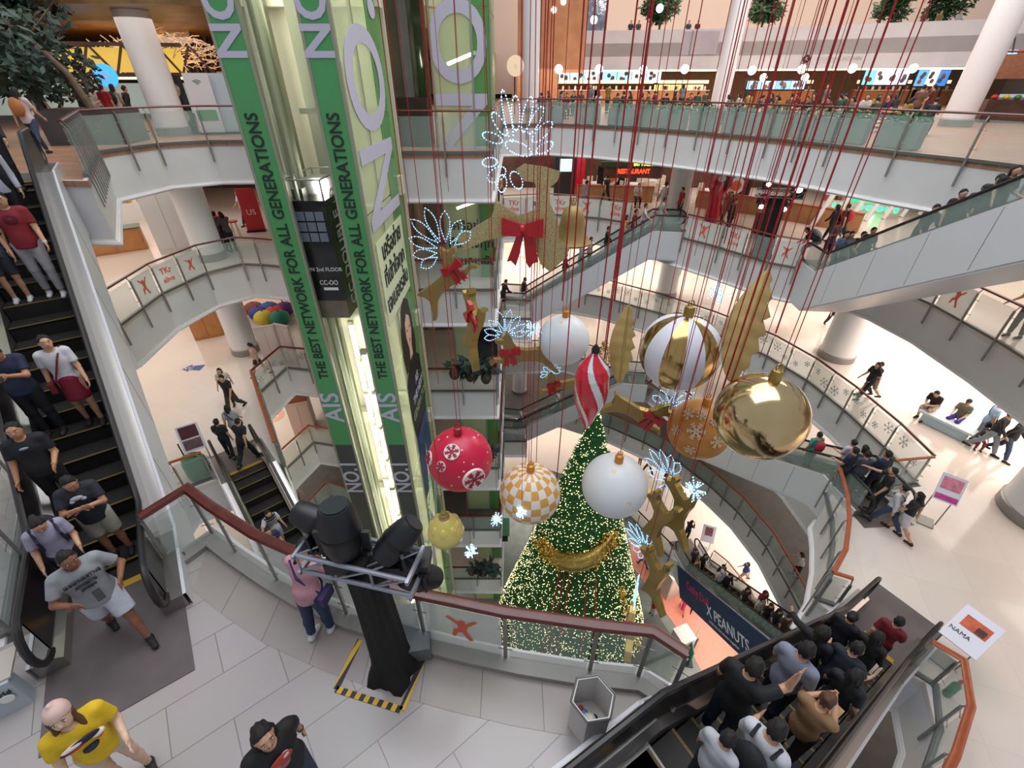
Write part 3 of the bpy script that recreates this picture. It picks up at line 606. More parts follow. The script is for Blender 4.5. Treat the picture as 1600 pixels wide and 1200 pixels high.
# posts of the side face
m = MB()
for yy in (Y0+0.05, 11.9, 13.1, Y1): m.box(Vector((X1-0.02, yy, 20))-LO, (0.08, 0.06, 40))
m.build('mullion', M_frame, lift)
# ---- lift car
car = thing('lift_car', (-5.05, 10.75, 22.1), label='black lift car with CC DOUBLE O advert hanging in the glass shaft', cat='lift car'); CO = Vector((-5.05, 10.75, 22.1))
cx0, cx1, cy0, cy1 = -5.1, -4.26, 10.72, 12.5
M_adv = noisy('car_advert_black', rgb('#0e0d0f'), rgb('#2a2a2c'), 1.6, 0.2)
cw = cx1-cx0; cm = (cx0+cx1)/2
m = MB(); m.box(Vector((cm, (cy0+cy1)/2, 23.75))-CO, (cw, cy1-cy0, 2.3)); body = m.build('car_body', M_adv, car)
m = MB(); m.box(Vector((cm, (cy0+cy1)/2, 22.36))-CO, (cw+0.02, cy1-cy0+.02, 0.48)); m.box(Vector((cm, (cy0+cy1)/2, 22.15))-CO, (cw-0.2, cy1-cy0-.2, 0.1)); m.build('car_base', noisy('base_taupe', rgb('#6f6356'), rgb('#7c7062'), 2, .4, metal=.4), car)
m = MB(); m.box(Vector((cm, (cy0+cy1)/2, 24.96))-CO, (cw+0.06, cy1-cy0+.06, 0.12)); m.build('car_roof', M_dark, car)
m = MB()
for a, b in (((cx0, cy0), (cx1, cy0)), ((cx1, cy0), (cx1, cy1)), ((cx1, cy1), (cx0, cy1)), ((cx0, cy1), (cx0, cy0))):
    m.tube(Vector((*a, 25.45))-CO, Vector((*b, 25.45))-CO, 0.02, n=6); m.tube(Vector((*a, 25.0))-CO, Vector((*a, 25.45))-CO, 0.02, n=6)
m.build('roof_guard_rail', M_post, car)
m = MB(); m.box(Vector((cm+.1, 11.7, 25.2))-CO, (0.7, 0.6, 0.35)); m.box(Vector((cm-.3, 11.2, 25.1))-CO, (0.25, 0.25, 0.2)); m.build('roof_machinery', M_steel, car)
FF = frame3((1, 0, 0), (0, 0, 1))             # horizontal text facing -y
M_w = mat('letter_white', rgb('#e3e3e0'), 0.5)
text_mesh('ON 2nd FLOOR', 0.135, m=M_w, parent=body, M=FF, loc=Vector((cm+.06, cy0-.01, 23.42))-CO, squash=0.95)
text_mesh('CC-OO', 0.17, m=M_w, parent=body, M=FF, loc=Vector((cm+.1, cy0-.01, 23.08))-CO, squash=0.8)
m = MB(); m.box(Vector((cm+.12, cy0-.005, 22.92))-CO, (0.36, 0.01, 0.07)); m.build('advert_bar', M_w, body)
text_mesh('CC DOUBLE O', 0.5, m=M_w, parent=body, M=FS, loc=Vector((cx1+.01, 11.3, 23.75))-CO, squash=0.88)
m = MB()
for i in range(3):
    for j in range(3): m.box(Vector((cx0+.22+.22*i, cy0-.004, 24.2+.24*j))-CO, (0.19, 0.008, 0.2))
m.build('window_print', mat('advert_window', rgb('#6f7684'), .3), body)
# ---- second shaft further back, seen behind the landings
sh2 = thing('lift_shaft', (-2.3, 16, 0), label='second green glass lift shaft standing behind the lift landings', cat='lift shaft'); L2 = Vector((-2.3, 16, 0))
m = MB()
for a, b in zip(zs, zs[1:]):
    m.box(Vector((-1.72, 16, (a+b)/2))-L2, (1.15, 0.04, b-a-.05), mi=0); m.box(Vector((-.87, 16, (a+b)/2))-L2, (0.52, 0.04, b-a-.05), mi=1); m.box(Vector((-.62, 17.6, (a+b)/2))-L2, (0.04, 3.1, b-a-.05), mi=1)
f2 = m.build('front_glass', [M_lime, M_limeg], sh2)
text_mesh('NO.1', 2.25, m=M_lilac, parent=f2, M=FU, loc=Vector((-1.45, 15.96, 28.1))-L2, squash=1.15, bold=0.03)
for k, s in enumerate(['เครือข่าย', 'ที่เข้าใจทุก', 'เจเนอเรชัน']): text_mesh(s, 0.42, m=M_ink, parent=f2, M=FF, loc=Vector((-1.45, 15.96, 23.1-0.62*k))-L2, bold=0.006)
m = MB(); m.box(Vector((-1.0, 15.95, 18.0))-L2, (0.8, 0.02, 3.6)); m.build('black_poster', M_adv, f2)
text_mesh('GENERATION', 0.24, m=M_lilac, parent=f2, M=FF, loc=Vector((-1.15, 15.92, 19.3))-L2, squash=.8)
m = MB(); m.box(Vector((-1.5, 19.1, 20))-L2, (1.6, 0.06, 40)); m.build('back_lining', M_shaftw, sh2)
m = MB()
for xx in (-2.32, -1.15, -.6): m.box(Vector((xx, 16, 20))-L2, (0.06, 0.1, 40))
m.build('mullion', M_frame, sh2)
for k in range(9):
    m = MB(); m.tube(Vector((-2.0, 17, 2.2+k*4.25))-L2, Vector((-1.1, 17, 2.5+k*4.25))-L2, 0.05, n=8); m.build('lamp_tube', M_tube, sh2)
    m = MB(); m.tube(Vector((-2.0, 17.5, 0.5+k*4.25))-L2, Vector((-1.2, 17.5, 3+k*4.25))-L2, 0.03, n=6); m.tube(Vector((-1.2, 17.5, 0.5+k*4.25))-L2, Vector((-2.0, 17.5, 3+k*4.25))-L2, 0.03, n=6); m.build('cross_brace', M_frame, sh2)
# mirrored pillar between the shafts
pil = thing('pillar', (-3.4, 17.3, LV['A']), label='tall mirrored brown pillar between the two lift shafts', cat='pillar')
m = MB(); m.lathe((0, 0, 0), [(0.78, 0), (0.78, 14)], 20); m.build('mirror_cladding', noisy('mirror_bronze', rgb('#6d6f66'), rgb('#8a8478'), 0.8, 0.18, metal=0.9), pil, True)
m = MB(); m.box((0.1, -0.8, 0.7), (1.3, 0.3, 1.3)); m.box((-0.5, -0.75, 0.6), (0.5, 0.3, 1.1)); m.build('dark_skirting', noisy('dark_stone', rgb('#2c2421'), rgb('#3b302a'), 2, .4), pil)
# lobby walls with lift doors on every storey
dn = 0
for k in 'BCDEFG':
    m = MB(); m.box((-5.2, 20.2, LV[k]+1.45), (9.2, 0.2, 2.9)); struct('wall_lobby', m, mat('lobby_wall', rgb('#d9c6a2'), .6))
    for xx in (-7.4, -4.9, -3.1):
        dn += 1; m = MB(); m.box((xx-.28, 20.06, LV[k]+1.1), (0.54, 0.06, 2.2)); m.box((xx+.28, 20.06, LV[k]+1.1), (0.54, 0.06, 2.2)); m.box((xx, 20.03, LV[k]+2.28), (1.35, 0.1, 0.14)); m.box((xx-.63, 20.03, LV[k]+1.1), (0.12, 0.1, 2.2)); m.box((xx+.63, 20.03, LV[k]+1.1), (0.12, 0.1, 2.2))
        struct('door_%d' % dn, m, mat('lift_door', rgb('#8b8170'), .35, .6))
# ================================================================= HANGING ORNAMENTS
M_gold = noisy('gold_foil', rgb('#a58c4c'), rgb('#b69c5a'), 1.5, 0.32, metal=0.85)
M_goldp = noisy('gold_satin', rgb('#a18852'), rgb('#937a46'), 2, 0.5, metal=0.3)
M_mirror = noisy('gold_mirror', rgb('#d0b98e'), rgb('#c4a878'), 1.2, 0.13, metal=1.0)
M_rope = noisy('red_rope', rgb('#b3141f'), rgb('#8d0d18'), 20, 0.6)
M_capo = mat('cap_orange', rgb('#d18a35'), 0.4, 0.3)
M_red = mat('glossy_red', rgb('#c8182f'), 0.22, coat=0.5)
CEILZ = 46.0
def cord(parent, o0, top, r=0.012, name='cord'):
    m = MB(); t = Vector(top); a = t-o0; z1 = CEILZ-o0.z; n = 8
    m.pipe([Vector((a.x, a.y, a.z+(z1-a.z)*k/n)) for k in range(n+1)], r*.5, 5); return m.build(name, M_rope, parent)
def ornmat(name, kind):
    """procedural patterns on the bauble shells"""
    if name in _M: return _M[name]
    m = mat(name, (1, 1, 1), 0.35); nt = m.node_tree; b = nt.nodes['Principled BSDF']; N = nt.nodes; Lk = nt.links
    tc = N.new('ShaderNodeTexCoord')
    def math_(op, a, b_=None, c=None):
        n = N.new('ShaderNodeMath'); n.operation = op
        for i, x in enumerate((a, b_, c)):
            if x is None: continue
            if isinstance(x, (int, float)): n.inputs[i].default_value = x
            else: Lk.new(x, n.inputs[i])
        return n.outputs[0]
    def mixc(f, c1, c2):
        n = N.new('ShaderNodeMix'); n.data_type = 'RGBA'; Lk.new(f, n.inputs['Factor'])
        for k, c in (('A', c1), ('B', c2)):
            if isinstance(c, tuple): n.inputs[k].default_value = (*c, 1)
            else: Lk.new(c, n.inputs[k])
        return n.outputs['Result']
    sp = N.new('ShaderNodeSeparateXYZ'); Lk.new(tc.outputs['Object'], sp.inputs[0])
    if kind in ('stripe', 'check'):
        az = math_('ARCTAN2', sp.outputs[1], sp.outputs[0]); nlen = N.new('ShaderNodeVectorMath'); nlen.operation = 'LENGTH'; Lk.new(tc.outputs['Object'], nlen.inputs[0])
        el = math_('ARCSINE', math_('DIVIDE', sp.outputs[2], nlen.outputs['Value']))
        if kind == 'stripe':
            f = math_('GREATER_THAN', math_('SINE', math_('MULTIPLY', math_('ADD', az, 0.25), 6)), 0)
            Lk.new(mixc(f, rgb('#d8d9e2'), rgb('#b89a62')), b.inputs['Base Color']); Lk.new(f, b.inputs['Metallic'])
            Lk.new(math_('MULTIPLY_ADD', f, -0.25, 0.42), b.inputs['Roughness'])
        else:
            f1 = math_('GREATER_THAN', math_('SINE', math_('MULTIPLY', az, 10)), 0); f2 = math_('GREATER_THAN', math_('SINE', math_('MULTIPLY', el, 11)), 0)
            f = math_('ABSOLUTE', math_('SUBTRACT', f1, f2)); Lk.new(mixc(f, rgb('#e3ddd6'), rgb('#d9a04a')), b.inputs['Base Color'])
    else:
        vo = N.new('ShaderNodeTexVoronoi'); vo.inputs['Scale'].default_value = 4.5 if kind == 'reddots' else 1.6
        nz = N.new('ShaderNodeVectorMath'); nz.operation = 'NORMALIZE'; Lk.new(tc.outputs['Object'], nz.inputs[0]); Lk.new(nz.outputs[0], vo.inputs['Vector'])
        if kind == 'reddots':
            f = math_('LESS_THAN', vo.outputs['Distance'], 0.14); Lk.new(mixc(f, rgb('#c4183f'), rgb('#ecd2d0')), b.inputs['Base Color'])
        elif kind == 'whitegold':
            f = math_('LESS_THAN', vo.outputs['Distance'], 0.17); n2 = N.new('ShaderNodeTexNoise'); n2.inputs['Scale'].default_value = 14; Lk.new(nz.outputs[0], n2.inputs['Vector'])
            f = math_('MULTIPLY', f, math_('GREATER_THAN', n2.outputs['Fac'], 0.47)); Lk.new(mixc(f, rgb('#dfe1e3'), rgb('#e3cfa6')), b.inputs['Base Color'])
        elif kind == 'orange':
            Lk.new(mixc(math_('LESS_THAN', vo.outputs['Distance'], 0.0), rgb('#bf7f35'), rgb('#e5d3b8')), b.inputs['Base Color'])
    return m
def flake(m, c, F, r, w=0.035, th=0.012, mi=0):
    for q in range(6):
        an = q*PI/3+.3; d = F @ Vector((math.cos(an), math.sin(an), 0)); m.beam(c, c+d*r, w, th, up=F.col[2], mi=mi)
        for sg in (-1, 1):
            e = F @ Vector((math.cos(an+sg*0.9), math.sin(an+sg*0.9), 0))
            for f in (.5, .8): m.beam(c+d*r*f, c+d*r*f+e*r*0.3, w*.7, th, up=F.col[2], mi=mi)
def on_sphere(px, py, cen, rad):
    d = ray(px, py).normalized(); oc = EYE-cen; b = oc.dot(d); disc = b*b-(oc.dot(oc)-rad*rad)
    if disc < 0: return None
    return EYE+d*(-b-math.sqrt(disc))
def bauble(px, py, rpx, dep, mm, label, cap=M_capo, flakes=None, fcol=None, capt=None, disc=None, drop=1.0):
    c = PD(px, py, dep); rad = rpx/FPX*dep*0.97; root = thing('bauble', c, label=label, cat='bauble', group=None)
    m = MB(); m.ball((0, 0, 0), (rad, rad, rad), 48, 32); sh = m.build('shell', mm, root, True)
    m = MB(); k = rad/0.7; m.lathe((0, 0, rad-0.03*k), [(0.09*k, 0), (0.09*k, 0.16*k), (0.075*k, 0.2*k), (0.03*k, 0.22*k)], 14); m.pipe([Vector((0.05*k*math.cos(a), 0, rad+0.23*k+0.05*k*math.sin(a))) for a in [q*PI/5 for q in range(10)]], 0.012*k, 6, closed=True); m.build('cap', cap, root, True)
    cord(root, c, c+Vector((0, 0, rad+.2)), 0.014)
    if flakes:
        for fx, fy, fr in flakes:
            p = on_sphere(fx, fy, c, rad)
            if p is None: continue
            n = (p-c).normalized(); F = frame3(n.cross(Vector((0, 0, 1))) if abs(n.z) < .95 else Vector((1, 0, 0)), Vector((0, 0, 1))); x = n.orthogonal(); F = frame3(x, n.cross(x)); R_ = fr/FPX*dep; q = n*(rad+0.004)
            if disc:
                m = MB(); m.prism([(R_*math.cos(a), R_*math.sin(a)) for a in [t*PI/12 for t in range(24)]], -0.05, 0.004, M=F, loc=q-n*(rad-math.sqrt(max(rad*rad-R_*R_, 0)))*0.0); m.build('print_disc', disc, sh)
            m = MB(); flake(m, q+n*0.012, F, R_*0.85, R_*0.16, 0.016); m.build('snowflake_print', fcol, sh)
    return root, c, rad
M_fw = mat('flake_white', rgb('#e8dfd6'), .5); M_fr = mat('flake_red', rgb('#a81e3e'), .5)
bauble(1188, 650, 70, 7.4, M_mirror, 'large plain mirror gold bauble', M_gold)
bauble(1062, 549, 63, 9.2, ornmat('shell_stripes', 'stripe'), 'large bauble with vertical gold and white stripes', M_gold)
bauble(1092, 670, 49, 10.4, ornmat('shell_orange', 'orange'), 'orange bauble with pale snowflakes beside the mirror gold one', M_capo, [(1076, 647, 11), (1057, 672, 10), (1088, 674, 15), (1120, 690, 12), (1096, 650, 8), (1078, 702, 10), (1115, 660, 7)], mat('flake_cream', rgb('#dcc3a2'), .5))
bauble(881, 531, 41, 12, ornmat('shell_white_a', 'whitegold'), 'smaller white bauble with faint gold rosettes by the LED deer')
bauble(960, 758, 52, 10, ornmat('shell_white_b', 'whitegold'), 'big milky white bauble in front of the tree')
bauble(828, 770, 49, 9.6, ornmat('shell_check', 'check'), 'bauble with orange and white checkerboard')
bauble(719, 717, 52, 9, ornmat('shell_red', 'reddots'), 'deep red bauble with white dots and snowflake discs', mat('cap_red', rgb('#a3142a'), .3), [(706, 706, 12), (689, 729, 8), (741, 749, 18), (670, 716, 11)], M_fr, disc=M_fw)
# onion shaped pale gold ornament
c = PD(696, 825, 9); r_ = thing('onion_ornament', c, label='pale gold translucent onion shaped ornament below the red bauble', cat='ornament')
m = MB(); m.lathe((0, 0, 0), [(0.02, -0.33), (0.2, -0.30), (0.31, -0.2), (0.335, -0.08), (0.29, 0.06), (0.2, 0.2), (0.13, 0.27), (0.07, 0.3)], 24)
for k in range(8):
    a = k*PI/4; d = Vector((math.cos(a), math.sin(a), 0)); m.ball(d*0.19+Vector((0, 0, 0.03)), (0.11, 0.11, 0.17), 10, 8)
m.build('shell', mat('pale_gold_plastic', rgb('#cdbc62'), 0.22, coat=.6), r_, True)
m = MB(); m.lathe((0, 0, 0.28), [(0.09, 0), (0.1, .03), (0.07, .05), (0.08, .08), (0.05, .11), (0.05, .15), (0.02, .18)], 14); m.build('cap', M_goldp, r_, True); cord(r_, c, c+Vector((0, 0, .44)), 0.01); r_.scale = (1.12, 1.12, 1.12)
# red and white twisted finial
ctop = PD(932, 536, 8.6); c = ctop+Vector((0, 0, -1.0)); r_ = thing('finial_ornament', c, label='long twisted red and white finial ornament above the tree top', cat='ornament')
Rm = MB(); prof = [(-1.18, .02), (-1.0, .10), (-.7, .2), (-.35, .3), (0, .34), (.3, .33), (.5, .27), (.65, .17), (.78, .08), (.84, .07)]
nseg = 120; vs = []; zz = np.interp(np.linspace(0, 1, 110), np.linspace(0, 1, len(prof)), [p[0] for p in prof]); rr = np.interp(zz, [p[0] for p in prof], [p[1] for p in prof])
for z, r in zip(zz, rr):
    for k in range(nseg):
        a = 2*PI*k/nseg; q = r*(1+0.10*abs(math.sin((a*2+z*2.4)))); vs.append((q*math.cos(a), q*math.sin(a), z*0.95))
fs = []; mi = []
for j in range(109):
    for k in range(nseg):
        fs.append((j*nseg+k, j*nseg+(k+1) % nseg, (j+1)*nseg+(k+1) % nseg, (j+1)*nseg+k)); a = 2*PI*(k+.5)/nseg+(zz[j]*1.2); mi.append(1 if (a % (2*PI/4))/(2*PI/4) < 0.28 else 0)
Rm.v = vs; Rm.f = fs; Rm.m = mi; Rm.build('shell', [M_red, mat('glossy_white', rgb('#dce4e6'), 0.25, coat=.5)], r_, True)
m = MB(); m.lathe((0, 0, .76), [(0.075, 0), (0.08, .12), (.05, .16), (.03, .2)], 12); m.build('cap', M_black, r_, True); cord(r_, c, c+Vector((0, 0, .95)), 0.025)
# small glittering gold cone by the finial
c = PD(942, 562, 8.9); r_ = thing('cone_ornament', c, label='small glittering gold cone right of the twisted finial', cat='ornament')
m = MB(); 
for k in range(150):
    z = rnd.uniform(-.42, .42); rr_ = 0.13*(1-abs(z)/.5)+.01; a = rnd.uniform(0, 2*PI); m.ball((rr_*math.cos(a), rr_*math.sin(a), z), 0.022, 5, 4)
m.build('glitter_beads', M_gold, r_, kind='stuff'); cord(r_, c, c+Vector((0, 0, .4)), 0.02)
def leaf(px0, py0, px1, py1, dep, wid, label, yaw):
    a = PD(px0, py0, dep); b = PD(px1, py1, dep); c = (a+b)/2; L_ = (a-b).length; ax = (a-b).normalized(); r_ = thing('leaf_ornament', c, label=label, cat='ornament')
    sd = ax.cross((EYE-c).normalized()).normalized(); nn = sd.cross(ax); m = MB(); N_ = 26; V_ = []
    for i in range(N_+1):
        t = i/N_; w = wid*math.sin(PI*min(1, t*.97+.015))**0.7*(1-.25*t); tooth = 0.3*((i % 4)/4)
        for s_, f in ((-1, 1), (-.5, 1), (0, 1), (.5, 1), (1, 1-tooth*1.4)):
            V_.append(ax*(L_*(t-.5)) + sd*(s_*w*f) + nn*(0.12*w*math.cos(s_*2.4)+.004*math.sin(i*1.57)) + sd*(0.12*wid*math.sin(t*PI)*-yaw))
    fs = [(i*5+k, i*5+k+1, (i+1)*5+k+1, (i+1)*5+k) for i in range(N_) for k in range(4)]
    n0 = len(V_); V_ += [v-nn*0.035 for v in V_]; fs += [tuple(n0+q for q in f[::-1]) for f in fs]
    for i in range(N_): fs += [(i*5, (i+1)*5, n0+(i+1)*5, n0+i*5), (i*5+4, n0+i*5+4, n0+(i+1)*5+4, (i+1)*5+4)]
    m.add(V_, fs); m.build('blade', M_goldp, r_, True); m = MB(); m.pipe([ax*(L_*(t-.5))+nn*0.12*wid for t in (0, .3, .6, 1.0)], [.012, .02, .02, .01], 6); m.build('midrib', M_gold, r_, True)
    cord(r_, c, a, 0.012); return r_
leaf(983, 476, 968, 598, 9, 0.29, 'smaller gold leaf ornament with serrated edge left of the striped bauble', 1)
leaf(1201, 422, 1142, 596, 8.2, 0.40, 'largest gold leaf ornament above the mirror gold bauble', 1)
# bell
c = PD(894, 350, 10); r_ = thing('bell_ornament', c, label='dull gold hanging bell between the glitter deer and the escalator', cat='ornament')
m = MB(); m.lathe((0, 0, 0), [(.44, -.42), (.46, -.38), (.34, -.25), (.28, 0), (.25, .2), (.17, .34), (.07, .4), (.05, .46)], 28); m.build('body', M_goldp, r_, True)
m = MB(); m.ball((0, 0, -.46), .09, 12, 8); m.build('clapper', M_gold, r_, True); m = MB(); m.pipe([Vector((.06*math.cos(a), 0, .5+.06*math.sin(a))) for a in [q*PI/5 for q in range(10)]], .015, 6, closed=True); m.build('loop', M_gold, r_, True); cord(r_, c, c+Vector((0, 0, .5)), 0.012)
# ---------------------------------------------------------------- reindeer cut-outs
DEER = [(0.80, 0.62), (0.98, 0.66), (1.05, 0.58), (0.98, 0.50), (0.86, 0.48), (0.78, 0.40), (0.70, 0.18), (0.66, 0.02), (0.86, -0.06), (1.12, -0.02), (1.26, -0.16), (1.22, -0.22), (1.08, -0.12), (0.86, -0.20), (0.56, -0.24), (0.2, -0.22), (-0.18, -0.26), (-0.42, -0.36), (-0.66, -0.62), (-0.9, -0.84), (-1.0, -0.8), (-0.82, -0.56), (-0.66, -0.24), (-0.72, -0.05), (-0.86, 0.08), (-0.84, 0.14), (-0.62, 0.12), (-0.3, 0.14), (0.1, 0.16), (0.36, 0.26), (0.5, 0.5), (0.56, 0.72), (0.66, 0.84), (0.7, 0.72)]
M_led = mat('led_rope', (.45, .75, 1), emit=2.4, ecol=(.33, .66, 1)); M_ledt = mat('led_tube', rgb('#a9c6dc'), .3)
def loopish(F, c, s, m, dots=False, n=4, spread=1.0, r=0.012):
    for side in (-1, 1):
        for k in range(n):
            a = (0.25+0.42*k)*side*spread; L_ = s*(1.0-.12*k); d = F @ Vector((math.sin(a), math.cos(a), 0)); w = F @ Vector((math.cos(a), -math.sin(a), 0)); b0 = c+F @ Vector((side*.07*s*k, -.05*s*k, 0))
            pts = [b0+d*(L_*(0.15+0.85*math.sin(t*PI)*0.5+0.425*(1-abs(1-2*t))))+w*(0.13*s*math.sin(2*PI*t)) for t in [q/14 for q in range(15)]]
            if dots:
                for p in resample(pts, 0.055 if s > .6 else .05): m.ball(p, r, 5, 4)
            else: m.pipe(pts, r, 5)
def deer(px, py, dep, s, yaw, roll, label, flip=1, glitter=False, led=True, bow=True, ang=0.0, thick=0.10, pitch=0, antlers=None, dots=False):
    c = PD(px, py, dep); r_ = thing('reindeer_ornament', c, label=label, cat='ornament')
    F = Matrix.Rotation(R(yaw), 3, 'Z') @ Matrix.Rotation(R(90+pitch), 3, 'X') @ Matrix.Rotation(R(roll), 3, 'Z')
    pts = [(x*s*flip, y*s) for x, y in DEER]; m = MB(); m.prism(pts, -thick*s, thick*s, M=F, mi=0, mi_side=1)
    M0 = noisy('gold_glitter', rgb('#cdbf8e'), rgb('#8f7f50'), 60, 0.6, metal=.3) if glitter else M_goldp
    m.build('body', [M0, M_gold], r_)
    hd = F @ Vector((.72*s*flip, .82*s, 0))
    if led:
        m = MB(); A = antlers or 0.75; loopish(F, hd, A*s, m, n=4, r=0.014*max(s, .6)); o = m.build('antler_tube', M_ledt, r_, True)
        m = MB(); loopish(F, hd, A*s, m, True, 4, r=0.017*max(s, .6)); m.build('antler_lights', M_led, r_, kind='stuff')
    if bow:
        nk = F @ Vector((.62*s*flip, .2*s, 0)); z = F.col[2]; 
        if z.dot(EYE-c) < 0: z = -z
        m = MB(); q = nk+z*(thick*s+.03); X_, Y_ = F.col[0], F.col[1]
        for sg in (-1, 1):
            m.prism([(0, .03), (sg*.3*s, .17*s), (sg*.34*s, 0), (sg*.3*s, -.13*s), (0, -.03)] if sg > 0 else [(0, -.03), (sg*.3*s, -.13*s), (sg*.34*s, 0), (sg*.3*s, .17*s), (0, .03)], -.03, .05, M=F, loc=q)
            m.prism([(0, 0), (sg*.1*s, 0), (sg*.22*s, -.5*s), (sg*.14*s, -.44*s), (sg*.07*s, -.52*s)] if sg < 0 else [(0, 0), (sg*.07*s, -.52*s), (sg*.14*s, -.44*s), (sg*.22*s, -.5*s), (sg*.1*s, 0)], -.02, .02, M=F, loc=q)
        m.ball(q, .06*s, 10, 8); m.build('ribbon_bow', mat('ribbon_red', rgb('#b0101f'), .3), r_)
    cord(r_, c, c+F @ Vector((.3*s*flip, .2*s, 0)), 0.012)
    return r_
# the big glittering one with the large bow
def bigdeer():
    dep = 9.5; c = PD(845, 345, dep); k = dep/FPX; r_ = thing('reindeer_ornament', c, label='largest reindeer, pale glitter gold, wearing a big glossy red bow', cat='ornament')
    F = frame3((1, 0, 0), (0, sT*0.2, 1)); out = [(806, 275), (818, 268), (850, 272), (872, 278), (868, 290), (856, 300), (858, 320), (872, 345), (874, 370), (892, 385), (885, 400), (862, 420), (846, 408), (836, 380), (820, 368), (795, 366), (760, 372), (722, 388), (718, 376), (712, 372), (745, 352), (768, 340), (776, 318), (784, 322), (812, 338), (836, 330), (838, 305), (834, 292), (818, 290)]
    pts = [((x-845)*k, -(y-345)*k*1.04) for x, y in out]; m = MB(); m.prism(pts[::-1], -.1, .1, M=F, mi=0, mi_side=1)
    m.build('body', [noisy('gold_glitter', rgb('#cdbf8e'), rgb('#8f7f50'), 60, 0.6, metal=.3), M_gold], r_)
    P_ = lambda x, y, z=-.14: F @ Vector(((x-845)*k, -(y-345)*k, 0))+Vector((0, z, 0))
    m = MB(); RB = mat('ribbon_red', rgb('#b0101f'), .3)
    def pr(l, z=-.14, t=.08): m.prism([((x-845)*k, -(y-345)*k) for x, y in l][::-1], 0, t, M=F, loc=Vector((0, z, 0)))
    pr([(784, 336), (812, 346), (816, 358), (812, 364), (784, 362)], -.16, .14); pr([(820, 346), (848, 338), (848, 366), (822, 364), (816, 356)], -.16, .14)
    pr([(808, 362), (818, 362), (812, 392), (806, 410), (798, 402), (792, 404)]); pr([(818, 362), (834, 364), (842, 404), (834, 406), (828, 414), (822, 404)])
    m.ball(P_(816, 355, -.2), .12, 12, 8); m.build('ribbon_bow', RB, r_)
    # LED antler loops
    def lp(cx, cy, L, w, a): 
        o = []
        for q in range(19):
            t = q/18*2*PI; x = w*math.sin(t); y = L*(1-math.cos(t))/2; ca, sa = math.cos(R(a)), math.sin(R(a)); o.append(P_(cx+x*ca+y*sa, cy+x*sa-y*ca, 0))
        return o
    LP = [(800, 236, 64, 5, -12), (806, 222, 42, 6, -2), (816, 224, 44, 6, 14), (824, 226, 38, 6, 30), (830, 236, 36, 7, 48), (836, 250, 26, 6, 62), (792, 228, 34, 6, -35), (786, 236, 30, 6, -72), (778, 262, 22, 6, -95), (790, 272, 30, 9, -120), (800, 276, 26, 8, 150), (828, 252, 40, 8, -70), (786, 280, 24, 7, 185)]
    a_, b_ = MB(), MB()
    for l in LP:
        pts = lp(*l); a_.pipe(pts, .006, 4)
        for p in resample(pts, .055): b_.ball(p, .014, 5, 4)
    a_.build('antler_tube', M_ledt, r_); b_.build('antler_lights', M_led, r_, kind='stuff')
    for x in (812, 846): cord(r_, c, c+P_(x, 290, 0), .016)
bigdeer()
deer(690, 442, 9.6, .72, -8, 35, 'gold reindeer with tall blue LED antlers left of the big glitter one', 1, antlers=1.1)
deer(738, 515, 9.4, .78, -62, 55, 'gold reindeer seen edge on, standing upright with a red bow', 1, led=False)
deer(826, 552, 12, .85, 12, 2, 'olive gold reindeer leaping left beside the small white bauble', -1)
deer(880, 600, 13, .62, 25, 0, 'half hidden olive gold reindeer left of the twisted finial', -1, antlers=.6)
deer(990, 640, 11, .8, -6, -35, 'gold reindeer diving right between tree top and orange bauble', 1)
deer(1026, 815, 13, .95, -55, 70, 'edge on gold reindeer right of the tree, the left one of the pair', 1, led=False, bow=False)
deer(1060, 800, 13, 1.0, -60, 78, 'edge on gold reindeer right of the tree, the right one of the pair', 1, antlers=.9, bow=False)
deer(1022, 905, 15, 1.1, -60, 80, 'gold reindeer with blue LED antlers low beside the tree', 1, bow=False)
deer(985, 985, 18, 1.3, 70, -60, 'lowest gold reindeer, with a red bow, at the foot of the tree', 1, antlers=.9)
def ledstar(px, py, dep, s, label):
    c = PD(px, py, dep); r_ = thing('light_burst', c, label=label, cat='ornament'); m = MB(); n = MB()
    for k in range(26):
        d = Vector((rnd.uniform(-1, 1), rnd.uniform(-1, 1), rnd.uniform(-1, 1))).normalized()
        e = d*s*rnd.uniform(.7, 1); m.tube((0, 0, 0), e, .01, n=4)
        for q in (.35, .55, .75, 1): n.ball(e*q, .02 if s > .3 else .016, 5, 4)
    m.build('spokes', M_ledt, r_); n.build('light_points', M_led, r_, kind='stuff'); cord(r_, c, c, .01)
ledstar(1126, 458, 15, .45, 'blue white LED burst hanging in front of the upper white level')
ledstar(736, 862, 10.5, .17, 'small blue LED burst under the onion shaped ornament')
ledstar(777, 812, 11.5, .19, 'small blue LED burst between red and checkered baubles')
ledstar(815, 800, 9.0, .14, 'small blue LED burst just in front of the checkered bauble')
ledstar(832, 515, 11.2, .28, 'round blue LED burst left of the small white bauble')
ledstar(1085, 765, 12, .33, 'faint blue LED burst below the orange bauble')
